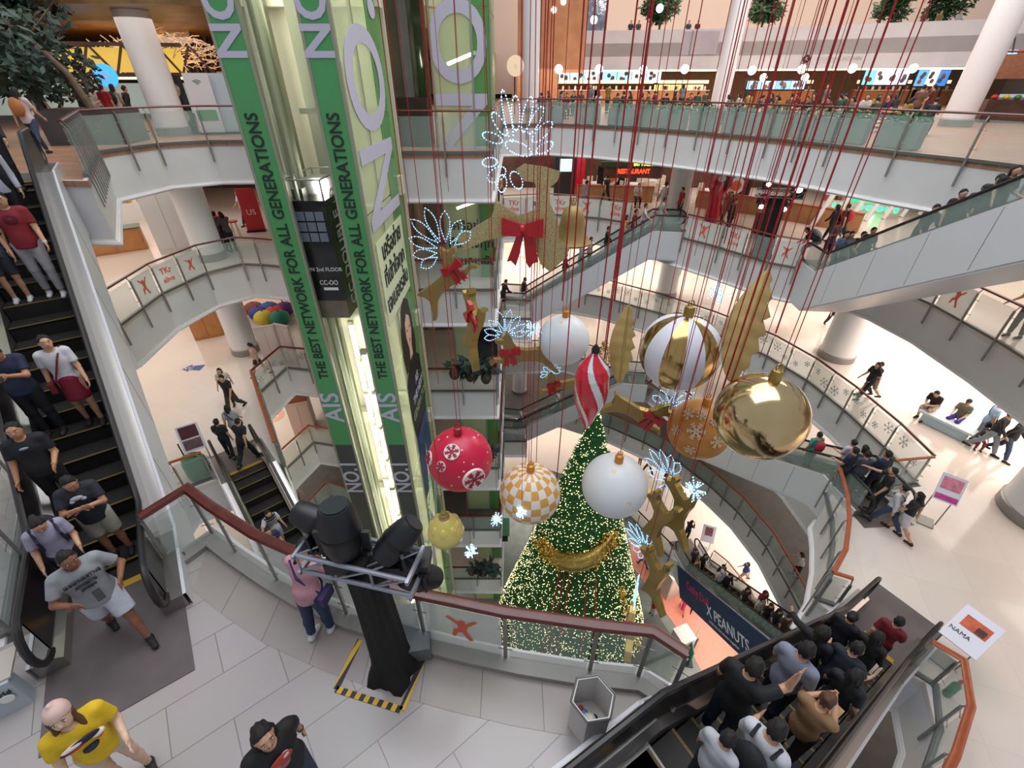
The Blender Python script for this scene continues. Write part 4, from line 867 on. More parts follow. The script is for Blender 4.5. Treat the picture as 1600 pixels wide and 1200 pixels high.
# ---------------------------------------------------------------- further red cords that end above or inside the frame
CORDS = [(848, 420, 11, .022), (842, 430, 11.3, .014), (854, 640, 11, .012), (826, 725, 9.4, .012), (822, 730, 9.2, .012), (686, 600, 10, .014), (770, 480, 8, .014), (664, 520, 10, .014), (958, 470, 7.6, .035), (967, 520, 10, .014), (905, 480, 7, .024), (880, 470, 8, .024), (990, 520, 9, .014), (1024, 640, 9.8, .014), (1040, 560, 8, .018), (1078, 740, 9.6, .02), (1092, 650, 8.4, .014), (1120, 640, 8.3, .035), (1140, 610, 7.6, .022), (1160, 590, 8.8, .014), (1185, 560, 9, .014), (1210, 520, 8, .03), (1235, 550, 8, .018), (1105, 620, 9, .014), (1052, 700, 9, .014), (1010, 800, 10.5, .014), (1000, 900, 12, .018), (1018, 780, 10, .014), (1150, 470, 9.5, .014), (1174, 430, 10, .014), (1064, 430, 10.5, .014), (1086, 400, 10.5, .014), (700, 300, 10.2, .012), (730, 380, 10.2, .012), (1130, 380, 9.2, .024), (945, 560, 8.8, .03), (866, 800, 14, .03), (832, 850, 14.5, .02)]
for i, (px, py, dep, r) in enumerate(CORDS):
    p = PD(px, py, dep); o = thing('rope', p, label='thin red rope hanging through the atrium among the ornaments', cat='rope', group='loose red ropes through the atrium')
    if r >= .03: o['label'] = 'thick red rope hanging through the atrium among the ornaments'; o['group'] = 'thick red ropes through the atrium'
    m = MB(); z1 = CEILZ-p.z; n = 10; m.pipe([Vector((0.02*math.sin(q*2.3+i), 0.02*math.cos(q*1.7+i), z1*q/n)) for q in range(n+1)], r*.48, 6); m.build('strand', M_rope, o, True)
# ---------------------------------------------------------------- the giant tree
TB = Vector((3.6, 15.0, 0)); TH_, TR = 16.0, 4.35
tree = thing('christmas_tree', TB, label='giant green Christmas tree covered in tiny warm fairy lights', cat='Christmas tree')
m = MB(); nz, nk = 60, 60; vs = []
for j in range(nz+1):
    t = j/nz; r = TR*(1-t)**1.0*(0.96 if j else .9)+.02
    for k in range(nk): q = r*(1+rnd.uniform(-.025, .025)); a = 2*PI*k/nk; vs.append((q*math.cos(a), q*math.sin(a), t*TH_+rnd.uniform(-.05, .05)))
m.add(vs, [(j*nk+k, j*nk+(k+1) % nk, (j+1)*nk+(k+1) % nk, (j+1)*nk+k) for j in range(nz) for k in range(nk)])
m.build('foliage_cone', noisy('tree_green', rgb('#0d3a14'), rgb('#1f5c22'), 9, .8, bump=.6), tree, True)
m = MB(); dirs = Vector((-TB.x, -TB.y))
for k in range(9000):  # needle tufts
    t = 1-math.sqrt(rnd.random()); a = rnd.uniform(0, 2*PI); r = TR*(1-t); p = Vector((r*math.cos(a), r*math.sin(a), t*TH_)); d = Vector((math.cos(a)+rnd.uniform(-.5, .5), math.sin(a)+rnd.uniform(-.5, .5), rnd.uniform(-.5, .5))).normalized()
    s_ = d.orthogonal().normalized()*.035; m.add([p-s_, p+s_, p+d*rnd.uniform(.1, .2)], [(0, 1, 2)])
m.build('needle_tufts', noisy('tuft_green', rgb('#174d1a'), rgb('#2d7330'), 5, .7), tree, kind='stuff')
m = MB(); m2 = MB()
view = math.atan2(-TB.y, -TB.x)
for k in range(4500):
    t = 1-math.sqrt(rnd.random()); a = view+rnd.uniform(-1.9, 1.9); r = TR*(1-t)*1.02+.03; p = Vector((r*math.cos(a), r*math.sin(a), t*TH_)); q = .026
    mm = m if rnd.random() < .7 else m2
    mm.add([p+Vector((q, 0, 0)), p+Vector((0, q, 0)), p+Vector((-q, 0, 0)), p+Vector((0, -q, 0)), p+Vector((0, 0, q)), p+Vector((0, 0, -q))], [(0, 1, 4), (1, 2, 4), (2, 3, 4), (3, 0, 4), (1, 0, 5), (2, 1, 5), (3, 2, 5), (0, 3, 5)])
m.build('fairy_lights', mat('fairy_warm', (1, .93, .55), emit=1.7, ecol=(1, .86, .4)), tree, kind='stuff', label='warm white fairy lights')
m2.build('fairy_lights', mat('fairy_pale', (1, 1, .8), emit=2.2, ecol=(1, .95, .6)), tree, kind='stuff', label='pale fairy lights')
# gold sash and edging of gold beads wrapped round the cone
def beads(name, path, rad, cnt, mm):
    m = MB()
    for k in range(cnt):
        p = path(rnd.random()); m.ball(p+Vector((rnd.uniform(-1, 1), rnd.uniform(-1, 1), rnd.uniform(-1, 1)))*rad, rnd.uniform(.03, .055), 5, 4)
    return m.build(name, mm, tree, kind='stuff')
def spiral(t):
    a = view-1.0+1.9*t; z = 8.1-0.5*math.sin(t*PI)+1.5*t; r = TR*(1-z/TH_)+.1; return Vector((r*math.cos(a), r*math.sin(a), z))
m = MB(); m.pipe([spiral(q/30) for q in range(31)], [.1+.36*math.sin(PI*q/30) for q in range(31)], 12); m.build('gold_sash', M_gold, tree, True)
beads('sash_beads', spiral, .4, 1500, mat('bead_gold', rgb('#d3a83c'), .35, .5))
def spiral2(t):
    a = view+.95+.3*t; z = .3+6.0*(1-t); r = TR*(1-z/TH_)+.1; return Vector((r*math.cos(a), r*math.sin(a), z))
beads('edge_beads', spiral2, .22, 260, mat('bead_gold_bright', rgb('#e2b84a'), .3, .6))
for k, (px, py) in enumerate([(826, 1000), (848, 1000), (872, 1010), (985, 900), (945, 960)]):
    p = PD(px, py, 22); d = PD(px, 820, 22)-p
    m = MB(); a = view+(px-895)/220; z0, z1 = .6, 7.5
    m.pipe([Vector((((TR*(1-z/TH_))+.12)*math.cos(a), ((TR*(1-z/TH_))+.12)*math.sin(a), z)) for z in [z0+(z1-z0)*q/8 for q in range(9)]], .03, 5); m.build('red_garland', M_rope, tree)
# ================================================================= SHOPS AND FURNITURE OF THE STOREYS
def emat(name, col, e=1.2): return mat(name, col, 0.5, emit=e, ecol=col)
def shopwall(name, a, b, z, h, mm, t=0.2):
    m = MB(); a = Vector((*a, z+h/2)); b = Vector((*b, z+h/2)); m.beam(a, b, t, h); struct(name, m, mm)
M_wallc = mat('wall_cream', rgb('#e6d8c6'), .6); M_walld = noisy('wall_dark_wood', rgb('#3b241a'), rgb('#55362a'), 1.5, .5)
M_peach = mat('wall_peach', rgb('#dcb89c'), .6)
for k, mm in zip('BCDEF', (M_walld, M_wallc, M_wallc, M_wallc, M_wallc)):
    shopwall('wall_back', (-24, 33), (30, 33), LV[k], 2.95, mm); shopwall('wall_left', (-24, 0), (-24, 33), LV[k], 2.95, M_wallc); shopwall('wall_right', (30, 33), (30, -2), LV[k], 2.95, M_wallc)
shopwall('wall_back', (-30, 3), (-30, 34), 0, 2.95, M_wallc); shopwall('wall_back', (-24, 33), (30, 33), 0, 2.95, M_walld)
# lit shop fronts, one by one
def shop(c, w, h, ang, colr, label, sign=None, signcol=None, glow=1.1, frame=None, cells=4):
    r = thing('shop', c, rz=R(ang), label=label, cat='shop'); fr = frame or M_white
    m = MB(); m.box((0, 0.35, h/2), (w-.1, 0.06, h-.1)); m.build('lit_backdrop', emat('glow_'+colr, rgb(colr), glow), r)
    for s in (-1, 1):
        m = MB(); m.box((s*w/2, 0, h/2), (0.14, 0.7, h)); m.build('side_pier', fr, r)
    m = MB(); m.box((0, 0, h+.12), (w+.14, 0.7, 0.34)); hd = m.build('header', fr, r)
    for i in range(cells-1):
        m = MB(); m.box((-w/2+w*(i+1)/cells, -.02, h/2), (0.05, 0.06, h)); m.build('mullion', M_post, r)
    m = MB(); m.box((0, .1, .45), (w*.8, .35, .9)); m.build('display_counter', M_white, r)
    for i in range(int(w*1.6)):
        m = MB(); x = -w*.38+w*.76*i/max(1, int(w*1.6)-1); hh = rnd.uniform(.15, .4); m.box((x, .1, .9+hh/2), (.18, .15, hh)); m.build('product', mat('product_%d' % (i % 5), [rgb('#a8483c'), rgb('#4a6fa0'), rgb('#d9c9a0'), rgb('#6c8c58'), rgb('#e6e2dc')][i % 5], .5), r)
    if sign: text_mesh(sign, .3, m=signcol or M_black, parent=hd, M=frame3((1, 0, 0), (0, 0, 1)), loc=(0, -.36, h+.12), bold=.008)
    return r
shop((3.2, 31, LV['C']), 6, 2.3, 0, '#f3e4cc', 'bright cream shop under the middle escalator')
shop((11.5, 29.5, LV['C']), 5, 2.3, -25, '#fbf3e8', 'bright white shop far behind the striped bauble')
shop((19.5, 20.5, LV['C']), 3.0, 2.2, -62, '#dff0ff', 'first lit cosmetics counter from the column, with a blue screen')
shop((20.6, 16.8, LV['C']), 3.0, 2.2, -70, '#ffeef4', 'second lit cosmetics counter, pinkish, right of the column')
shop((21.2, 13.2, LV['C']), 3.0, 2.2, -78, '#f4f2ff', 'third lit cosmetics counter near the right picture edge')
shop((-19.5, 24, LV['B']), 5, 2.3, 35, '#ffd9cf', 'pink lit toy shop behind the white column on the left')
shop((-12.5, 29, LV['B']), 5, 2.3, 20, '#f2dfc0', 'cafe counter with framed pictures behind the left columns')
shop((-15.5, 26, LV['C']), 5, 2.3, 30, '#c98b6a', 'colourful bag shop behind the white security gates')
shop((4, 31, LV['D']), 6, 2.3, 0, '#f3e4cc', 'cream shop one level below the middle escalator')
shop((13, 27, LV['F']), 5, 2.3, -35, '#fff0e0', 'cream shop on the second lowest level at the right')
# ---- restaurant (level B, centre right)
zb = LV['B']
def table_cloth(x, y, z, label):
    r = thing('restaurant_table', (x, y, z), label=label, cat='table', group='white clothed restaurant tables')
    m = MB(); m.lathe((0, 0, .7), [(.5, 0), (.5, .04)], 16); m.build('tabletop', M_white, r); m = MB(); m.lathe((0, 0, .25), [(.46, 0), (.5, .46)], 10); m.build('tablecloth', mat('cloth_white', rgb('#ebe2d8'), .8), r); m = MB(); m.tube((0, 0, 0), (0, 0, .3), .05); m.build('leg', M_dark, r)
    for k in range(4):
        a = k*PI/2+.4; c = thing('restaurant_chair', (x+.75*math.cos(a), y+.75*math.sin(a), z), a, label='pale padded chair drawn up to a white restaurant table', cat='chair', group='pale restaurant chairs')
        m = MB(); m.box((0, 0, .45), (.42, .42, .08)); m.build('seat', mat('chair_pale', rgb('#d8c8b4'), .7), c); m = MB(); m.box((.2, 0, .72), (.05, .42, .5)); m.build('backrest', mat('chair_pale', rgb('#d8c8b4'), .7), c)
        for sx in (-1, 1):
            for sy in (-1, 1): m = MB(); m.tube((sx*.18, sy*.18, 0), (sx*.18, sy*.18, .42), .018, n=5); m.build('leg', M_dark, c)
for i, (x, y) in enumerate([(5.4, 30.5), (7.6, 30.2), (9.6, 29.2), (11.8, 28.2), (6.5, 31.9), (9.0, 31.4)]): table_cloth(x, y, zb, 'round table under a white cloth inside the restaurant')
def lowwall(pts, z, label, h=.85, mm=None, cat='low wall'):
    r = thing('low_wall', (*pts[0], z), label=label, cat=cat); o = Vector((*pts[0], z)); m = MB(); m.sweep([Vector((*p, z))-o for p in pts], [(-.1, 0), (-.1, h), (.1, h), (.1, 0)]); m.build('panel', mm or noisy('oak_panel', rgb('#9a6a45'), rgb('#a97850'), 3, .45), r); m = MB(); m.sweep([Vector((*p, z))-o for p in pts], [(-.13, h), (-.13, h+.05), (.13, h+.05), (.13, h)]); m.build('capping', M_woodL, r)
lowwall([(3.9, 28.9), (8.4, 28.4)], zb, 'oak low wall in front of the white restaurant tables')
lowwall([(10.6, 27.2), (13.2, 25.4), (16.5, 21.8)], zb, 'curved oak low wall right of the white column')
def signbox(px, py, Y, w, h, txt, size, col, back, label, e=2.0, yaw=0, name='shop_sign', squash=1.0):
    p = PY(px, py, Y); r = thing(name, p, rz=R(yaw), label=label, cat='sign'); m = MB(); m.box((0, 0.06, 0), (w, .1, h)); b = m.build('board', back, r)
    if py > 200: m = MB(); zt = LV['B']+2.96-p.z; [m.tube((q*w*.4, .06, 0), (q*w*.4, .06, zt), .02, n=6) for q in (-1, 1)]; m.build('hanger', M_dark, r)
    if txt: text_mesh(txt, size, m=emat('sign_'+col, rgb(col), e), parent=b, M=frame3((1, 0, 0), (0, 0, 1)), loc=(0, -.01, 0), bold=.012, squash=squash)
    return r
signbox(990, 268, 28.4, 3.4, .7, 'RESTAURANT', .34, '#ff4326', M_walld, 'red glowing restaurant sign under the top level front', squash=.9)
signbox(1010, 257, 28.3, 5.2, .28, 'EAT TOGETHER', .2, '#d7d04a', mat('green_dark', rgb('#23331c'), .5), 'yellow lettered strip above the red restaurant sign')
signbox(1348, 328, 27, 3.6, .75, 'ASIA BOOKS', .62, '#16e6a2', mat('bookshop_white', rgb('#e6e0d8'), .5), 'green glowing book shop sign', 2.4, -28, squash=.95)
p = PY(1362, 303, 27.3); r = thing('logo_sign', p, rz=R(-28), label='green glowing emblem above the book shop sign', cat='sign'); m = MB(); m.box((0, .06, 0), (1.9, .1, .95)); m.build('board', emat('sign_green', rgb('#19d98b'), 1.4), r)
m = MB(); m.prism([(-.6, -.2), (-.2, .25), (.1, 0), (.5, .3), (.6, -.25)], -.02, .02, M=frame3((1, 0, 0), (0, 0, 1)), loc=(0, -.01, 0)); m.build('emblem', emat('sign_white', (1, 1, 1), 1.2), r)
for i in range(7):
    a = PL(1268+28*i, 354-3*i, 'B'); r = thing('slanted_pillar', a, label='slender white slanted pillar in front of the book shop', cat='pillar', group='slanted white book shop pillars'); m = MB(); m.tube((0, 0, 0), (1.1, .2, 2.95), .11, n=10); m.build('shaft', M_white, r)
for i in range(5):
    a = PY(1290+34*i, 338-2*i, 28.2); a.z = zb; r = thing('bookcase', a, rz=R(-28), label='bookcase with coloured books behind the slanted pillars', cat='bookcase', group='bookcases of the book shop'); m = MB(); m.box((0, 0, 1), (1.0, .3, 2)); m.build('case', M_wallc, r)
    for j in range(4):
        for q in range(5): m = MB(); m.box((-.38+.19*q, -.17, .3+.45*j), (.15, .06, .3)); m.build('book', mat('book_%d' % ((q+j+i) % 4), [rgb('#b23a34'), rgb('#35618f'), rgb('#d8cfc0'), rgb('#7a5136')][(q+j+i) % 4], .6), r)
def posterstand(px, py, lv, w, h, yaw, label, art, tilt=-15, hh=1.0):
    a = PL(px, py, lv); r = thing('poster_stand', a, rz=R(yaw), label=label, cat='poster stand'); m = MB(); m.box((0, 0, .02), (w*.7, .4, .04)); m.build('base', M_post, r)
    for s in (-1, 1): m = MB(); m.tube((s*w*.4, 0, .03), (s*w*.4, 0, hh), .015, n=6); m.build('leg', M_post, r)
    Mx = Matrix.Rotation(R(tilt), 3, 'X'); c = Vector((0, 0, hh+h*.4)); m = MB(); m.box(c, (w, .03, h), M=Mx); b = m.build('poster_board', mat('poster_paper', rgb('#dcd9e2'), .4), r)
    for (x0, z0, x1, z1, col) in art: m = MB(); m.box(c+Mx @ Vector(((x0+x1)/2*w, -.018, (z0+z1)/2*h)), ((x1-x0)*w, .006, (z1-z0)*h), M=Mx); m.build('print_area', noisy('print_'+col, rgb(col), tuple(v*.55 for v in rgb(col)), 7, .5), b)
    return r, b, c, Mx
r, b, c, Mx = posterstand(1470, 1030, 'C', .62, .85, -62, 'white poster stand with an orange dish picture at the right', [(-.32, -.02, .36, .3, '#d4581f'), (.05, .0, .3, .18, '#5b2b1a')], tilt=-62, hh=.8)
text_mesh('NAMA', .12, m=M_black, parent=b, M=Mx @ frame3((1, 0, 0), (0, 0, 1)), loc=c+Mx @ Vector((-.1, -.024, -.17)))
posterstand(1445, 815, 'C', .52, .75, -40, 'poster stand with pink artwork beside the escalator queue', [(-.4, -.05, .4, .4, '#e58aa0'), (-.45, -.45, .45, -.25, '#d44a9a')], tilt=-40)
posterstand(1098, 858, 'F', .7, 1.0, -20, 'small poster stand on the lower right walkway', [(-.3, -.1, .3, .4, '#a1606a')], tilt=-30)
posterstand(318, 722, 'C', .6, .85, 35, 'poster stand with dark red photograph by the lower left escalator', [(-.4, .0, .4, .45, '#5a2630'), (-.4, -.42, .4, -.05, '#7a5a60')], tilt=-30, hh=.7)
# blue floor arrow
a = PL(300, 576, 'C', .004); r = thing('floor_arrow', a, label='blue arrow sticker on the cream floor left', cat='sticker')
q = [PL(x, y, 'C')-a for x, y in [(283, 577), (301, 570), (301, 572), (321, 570), (312, 579), (294, 578), (295, 581)]]
m = MB(); m.prism([(v.x, v.y) for v in q], 0, .006); m.build('sticker', mat('arrow_blue', rgb('#2c458a'), .4), r); text_mesh('WC', .3, m=M_white, parent=r, loc=(-.2, 0, .008), M=Matrix.Rotation(R(10), 3, 'Z'))
# round print on the lower left floor
a = PL(425, 650, 'D', .004); r = thing('floor_sticker', a, label='round peach floor sticker with a white arrow', cat='sticker'); m = MB(); m.lathe((0, 0, 0), [(.62, 0), (.62, .006)], 28); m.build('disc', mat('sticker_peach', rgb('#d9a88a'), .4), r); m = MB(); m.prism([(-.3, -.06), (.05, -.06), (.05, -.2), (.35, 0), (.05, .2), (.05, .06), (-.3, .06)], .007, .01); m.build('arrow', M_white, r)
# oak kiosk and white gates on level C left
def cabinet(px, py, lv, w, d, h, yaw, mm, label, name='cabinet', top=None, cat='cabinet'):
    a = PL(px, py, lv); r = thing(name, a, rz=R(yaw), label=label, cat=cat); m = MB(); m.box((0, 0, h/2), (w, d, h)); b = m.build('body', mm, r); m = MB(); m.box((0, 0, h+.02), (w+.04, d+.04, .04)); m.build('top', top or mm, r)
    m = MB(); m.box((-w*.24, -d/2-.01, h*.5), (w*.44, .02, h*.85)); m.build('door', mm, r); m = MB(); m.box((w*.24, -d/2-.01, h*.5), (w*.44, .02, h*.85)); m.build('door', mm, r); m = MB(); m.box((0, 0, .03), (w*.98, d*.98, .06)); m.build('plinth', M_dark, r)
    return r
M_oak = noisy('kiosk_oak', rgb('#a8703f'), rgb('#b57c4a'), 3, .5)
cabinet(328, 522, 'C', 1.2, 1.0, 1.5, 30, M_oak, 'orange oak kiosk standing behind the left column')
cabinet(1190, 372, 'B', 1.0, .6, 1.1, -30, mat('cab_dark', rgb('#3a3232'), .5), 'dark cabinet behind the lamp truss')
for i, (px, py) in enumerate([(432, 572), (458, 570)]):
    cabinet(px, py, 'C', .75, .08, 1.9, 20-40*i, mat('gate_pink', rgb('#cdb7b0'), .4), ['left', 'right'][i]+' leaf of the pale security gate left of the lift strips', 'gate_panel', cat='gate')
cabinet(478, 668, 'D', 1.0, 1.0, 1.9, 20, mat('booth_pink', rgb('#d3b3a6'), .4), 'pale pink booth with copper edges on the level below', 'booth', M_woodL, cat='booth')
cabinet(188, 392, 'B', 2.0, .8, .9, 35, M_oak, 'oak showcase with green trays below the left escalator', 'showcase', mat('tray_green', rgb('#21493e'), .4), cat='showcase')
cabinet(283, 388, 'B', 1.3, 1.3, 2.6, 25, mat('box_mirror', rgb('#c9c6c6'), .25, .2), 'square light grey clad pillar box on the left', 'pillar_box', cat='pillar')
for i, (px, py, col, w) in enumerate([(206, 330, '#e3b714', 1.5), (228, 322, '#c33642', .8), (243, 318, '#4a86b8', .7)]):
    a = PL(px, py+14, 'B'); r = thing('toy_display', a, rz=R(20), label=['yellow toy display', 'red and white toy display', 'blue toy display'][i]+' in the pink shop', cat='display'); m = MB(); m.box((0, 0, .4), (w, .6, .8)); m.build('stand', M_white, r); m = MB(); m.ball((0, 0, 1.0), (w/2, .3, .35), 16, 10); m.build('toy', mat('toy'+col, rgb(col), .4), r, True)
for i, (px, py, col) in enumerate([(352, 362, '#b3202a'), (372, 372, '#b3202a')]):
    a = PL(px, py, 'B'); r = thing('bar_stool', a, label=['red bar stool beside the two standing women', 'red bar stool nearest the left railing'][i], cat='stool'); m = MB(); m.lathe((0, 0, .72), [(.2, 0), (.2, .06)], 14); m.build('seat', mat('stool'+col, rgb(col), .4), r)
    for k in range(4): m = MB(); m.tube((.2*math.cos(k*PI/2), .2*math.sin(k*PI/2), 0), (.12*math.cos(k*PI/2), .12*math.sin(k*PI/2), .72), .012, n=5); m.build('leg', M_dark, r)
a = PL(402, 362, 'B'); r = thing('banner', a, rz=R(15), label='red roll up banner beside the lift strips on the left', cat='banner'); m = MB(); m.box((0, 0, 1.0), (.8, .03, 1.9)); b = m.build('sheet', mat('banner_red', rgb('#b8232c'), .5), r); text_mesh('US', .35, m=M_white, parent=b, M=FF, loc=(0, -.02, .9)); m = MB(); m.box((0, 0, .04), (.85, .25, .08)); m.build('base', M_dark, r)
for i, col in enumerate(['#7a3c2c', '#2f3f8f', '#c8b43a', '#245a9a', '#c8402a', '#1f7a6a', '#53307a']):
    a = PL(400+8*i, 492+(i % 3)*7, 'C'); r = thing('bean_bag', a, label='soft round bean bag in the shop behind the gates', cat='bean bag', group='coloured bean bags'); m = MB(); m.ball((0, 0, .35), (.5, .5, .36), 16, 10); m.build('cushion', mat('bag'+col, rgb(col), .7), r, True); m = MB(); m.tube((0, 0, .68), (0, 0, .76), .06, .02); m.build('tuft', M_dark, r)
a = PY(478, 486, 22); r = thing('parasol', Vector((a.x, a.y, LV['C'])), label='red cloth awning over the bag shop', cat='awning'); m = MB(); m.add([(-1.6, -.6, 2.1), (1.6, -.6, 2.1), (1.6, .8, 2.7), (-1.6, .8, 2.7), (-1.6, -.6, 2.14), (1.6, -.6, 2.14), (1.6, .8, 2.74), (-1.6, .8, 2.74)], [(3, 2, 1, 0), (4, 5, 6, 7), (0, 1, 5, 4), (1, 2, 6, 5), (2, 3, 7, 6), (3, 0, 4, 7)]); m.build('cloth', M_red, r)
for s in (-1, 1): m = MB(); m.tube((s*1.5, .7, 0), (s*1.5, .7, 2.7), .03); m.build('post', M_dark, r)
# ================================================================= TOP LEVEL: food court
za = LV['A']
def foliage(m, c, rx, ry, rz_, n, s=.12):
    for _ in range(n):
        d = Vector((rnd.gauss(0, 1), rnd.gauss(0, 1), rnd.gauss(0, 1))).normalized(); p = Vector(c)+Vector((d.x*rx, d.y*ry, d.z*rz_))*rnd.uniform(.5, 1); t = Vector((rnd.uniform(-1, 1), rnd.uniform(-1, 1), rnd.uniform(-1, .6))).normalized()*s*rnd.uniform(.7, 1.4); w = t.orthogonal().normalized()*s*.22
        m.add([p, p+t*.5+w, p+t, p+t*.5-w], [(0, 1, 2, 3)])
M_leaf = noisy('leaf_green', rgb('#2e4a2a'), rgb('#45683a'), 3, .6); M_leafd = noisy('leaf_dark', rgb('#1c2f2c'), rgb('#2c4438'), 3, .6)
ringA = [Vector((p[0], p[1], za)) for p in [(1.2, 25.9), (2.6, 25.9), (4.5, 24.9), (6.4, 23.3), (8.4, 21.1), (10.2, 18.9), (11.4, 16.7), (12.2, 14.9)]]
pl = resample(ringA, 1.5)
for i in range(len(pl)-1):
    a, b = pl[i], pl[i+1]; c = (a+b)/2; t = (b-a).normalized(); ang = math.atan2(t.y, t.x); n = Vector((-t.y, t.x, 0)); c = c+n*.35*(1 if n.dot(c-Vector((0, 12, za))) > 0 else -1)
    r = thing('planter', c, ang, label='slatted white planter with trailing green leaves behind the food court railing', cat='planter', group='planters along the food court railing')
    m = MB(); m.box((0, 0, .38), (1.25, .34, .7)); m.build('box', mat('planter_pale', rgb('#737f7a'), .6), r)
    for s in (-1, 1): m = MB(); m.box((s*.55, 0, .05), (.08, .3, .1)); m.build('foot', M_dark, r)
    m = MB(); foliage(m, (0, 0, .82), .7, .26, .2, 170, .16); m.build('leaves', M_leaf, r, kind='stuff')
# menu light boxes
def menu(px0, px1, py0, py1, Y, cols, label, e=1.6, txt=None):
    a = PY(px0, py1, Y); b = PY(px1, py0, Y); w = b.x-a.x; h = b.z-a.z; r = thing('menu_board', Vector(((a.x+b.x)/2, Y, a.z)), label=label, cat='menu board'); n = len(cols)
    m = MB(); m.box((0, .1, h/2), (w+.15, .16, h+.15)); m.build('frame', M_dark, r)
    for s_ in (-1, 1): m = MB(); m.box((s_*w*.48, .12, (LV['A']-a.z)/2), (.1, .1, a.z-LV['A'])); m.build('support_post', M_dark, r)
    for i, col in enumerate(cols):
        m = MB(); x = -w/2+w*(i+.5)/n; m.box((x, 0, h/2), (w/n-.06, .05, h-.05)); p_ = m.build('lit_panel', emat('menu_'+col, rgb(col), e), r)
        for j in range(3): m = MB(); m.lathe((x+rnd.uniform(-.25, .25)*w/n, -.03, h*rnd.uniform(.25, .75)), [(.0, 0), (.17, .001), (.17, .02), (0, .021)], 10, M=Matrix.Rotation(R(90), 3, 'X')); m.build('dish_print', mat('dish_%d' % j, [rgb('#5d5048'), rgb('#3f5f7a'), rgb('#8c5a44')][j], .5), p_)
    return r
menu(842, 865, 107, 127, 50, ['#cfd9e8'], 'first pale menu board at the left end of the counters')
menu(867, 938, 107, 131, 50, ['#a9c4d8', '#9bd0e0', '#c8d6e0'], 'second blue menu board with dish pictures')
menu(940, 1035, 108, 130, 50, ['#7fb0c4', '#8ac0cc', '#c7ccd8', '#bcc0cc'], 'third menu board, blue green with a white shop name')
menu(1165, 1260, 126, 140, 44, ['#7da9d8', '#8fb4d0', '#6c9ccc', '#86b0dc'], 'low row of small blue screens right of the middle column')
menu(1345, 1425, 107, 133, 44, ['#5fc4d4', '#b8c4e0', '#c6c0dc', '#9aa8d0'], 'bright menu board crowded with dish photographs')
menu(1426, 1488, 108, 135, 44, ['#4a86c4', '#eef6ff', '#2f5f9c'], 'menu board with a glaring white screen')
menu(1020, 1100, 132, 148, 53, ['#e8d27a', '#d8c06a', '#e8dca0'], 'dim yellow menu board behind the diners')
m = MB(); m.box((26, 57, za+2), (52, .3, 4)); struct('wall_back', m, mat('foodcourt_wall', rgb('#c9a88a'), .6))
for i, (px, w) in enumerate([(890, 5), (975, 5.5), (1070, 4.5), (1230, 5), (1390, 5.5), (1460, 3.5)]):
    a = PY(px, 140, 48); r = thing('serving_counter', Vector((a.x, 48.5, za)), label=['first', 'second', 'third', 'fourth', 'fifth', 'sixth'][i]+' lit serving counter from the left in the food court', cat='counter'); m = MB(); m.box((0, 0, .55), (w, .7, 1.1)); m.build('body', M_oak, r); m = MB(); m.box((0, 0, 1.12), (w+.1, .8, .05)); m.build('worktop', M_white, r); m = MB(); m.box((0, .2, 1.75), (w, .05, .25)); m.build('lit_shelf', emat('shelf_warm', rgb('#ffd9a0'), 1.6), r)
    for k in range(9): m = MB(); m.lathe((-w/2+.3+(w-.6)*k/8, 0, 1.15), [(.09, 0), (.1, .22), (.04, .3)], 8); m.build('jar', mat('jar_%d' % (k % 3), [rgb('#e0c08a'), rgb('#b85c3c'), rgb('#e8e4da')][k % 3], .4), r)
# globe lamps on poles
GL = [(873, 108), (936, 108), (1005, 109), (1070, 108), (1175, 110), (1193, 121), (1253, 108), (1258, 121), (1332, 107), (1427, 107)]
for px, py in GL:
    a = PY(px, py, 37 if py < 115 else 43); r = thing('globe_lamp', Vector((a.x, a.y, za)), label='slim pole lamp with a glowing white globe among the diners', cat='lamp', group='globe pole lamps of the food court')
    h = a.z-za; m = MB(); m.tube((0, 0, 0), (0, 0, h-.15), .025, n=6); m.build('pole', M_dark, r); m = MB(); m.lathe((0, 0, 0), [(.18, 0), (.18, .04)], 12); m.build('base', M_dark, r); m = MB(); m.ball((0, 0, h), .26, 14, 10); m.build('globe', emat('globe_light', (1, .96, .88), 7), r, True)
for px, py in [(865, 16), (880, 3), (928, 31), (1031, 13)]:
    a = PY(px, py, 40); r = thing('globe_pendant', a, label='hanging glass globe lamp above the upper parapet', cat='lamp', group='hanging globe lamps above the parapet'); m = MB(); m.ball((0, 0, 0), .24, 14, 10); m.build('globe', emat('globe_light', (1, .96, .88), 7), r, True); m = MB(); m.tube((0, 0, .24), (0, 0, 8), .012, n=5); m.build('cable', M_dark, r)
# upper storey trees and leafy tubs
def bush_tree(c, H, r0, label, n=900, mm=None, lean=0, kind='indoor_tree', leaf=.3, group=None):
    r = thing(kind, c, label=label, cat='tree', group=group); m = MB(); pts = [Vector((lean*t*t, 0, H*.75*t)) for t in (0, .3, .6, 1)]; m.pipe(pts, [.12, .1, .08, .04], 8)
    for k in range(7):
        a = k*.9; b = pts[2].lerp(pts[3], k/7); m.pipe([b, b+Vector((math.cos(a)*r0*.6, math.sin(a)*r0*.6, r0*.4))], [.04, .015], 5)
    m.build('trunk', noisy('bark', rgb('#4a3a2c'), rgb('#5c4a38'), 6, .8), r, True)
    m = MB()
    for k in range(16): foliage(m, (lean*.8+rnd.uniform(-r0, r0)*.6, rnd.uniform(-r0, r0)*.6, H*.72+rnd.uniform(-r0, r0)*.7), r0*.5, r0*.5, r0*.4, n//16, leaf)
    m.build('leaves', mm or M_leaf, r, kind='stuff'); return r
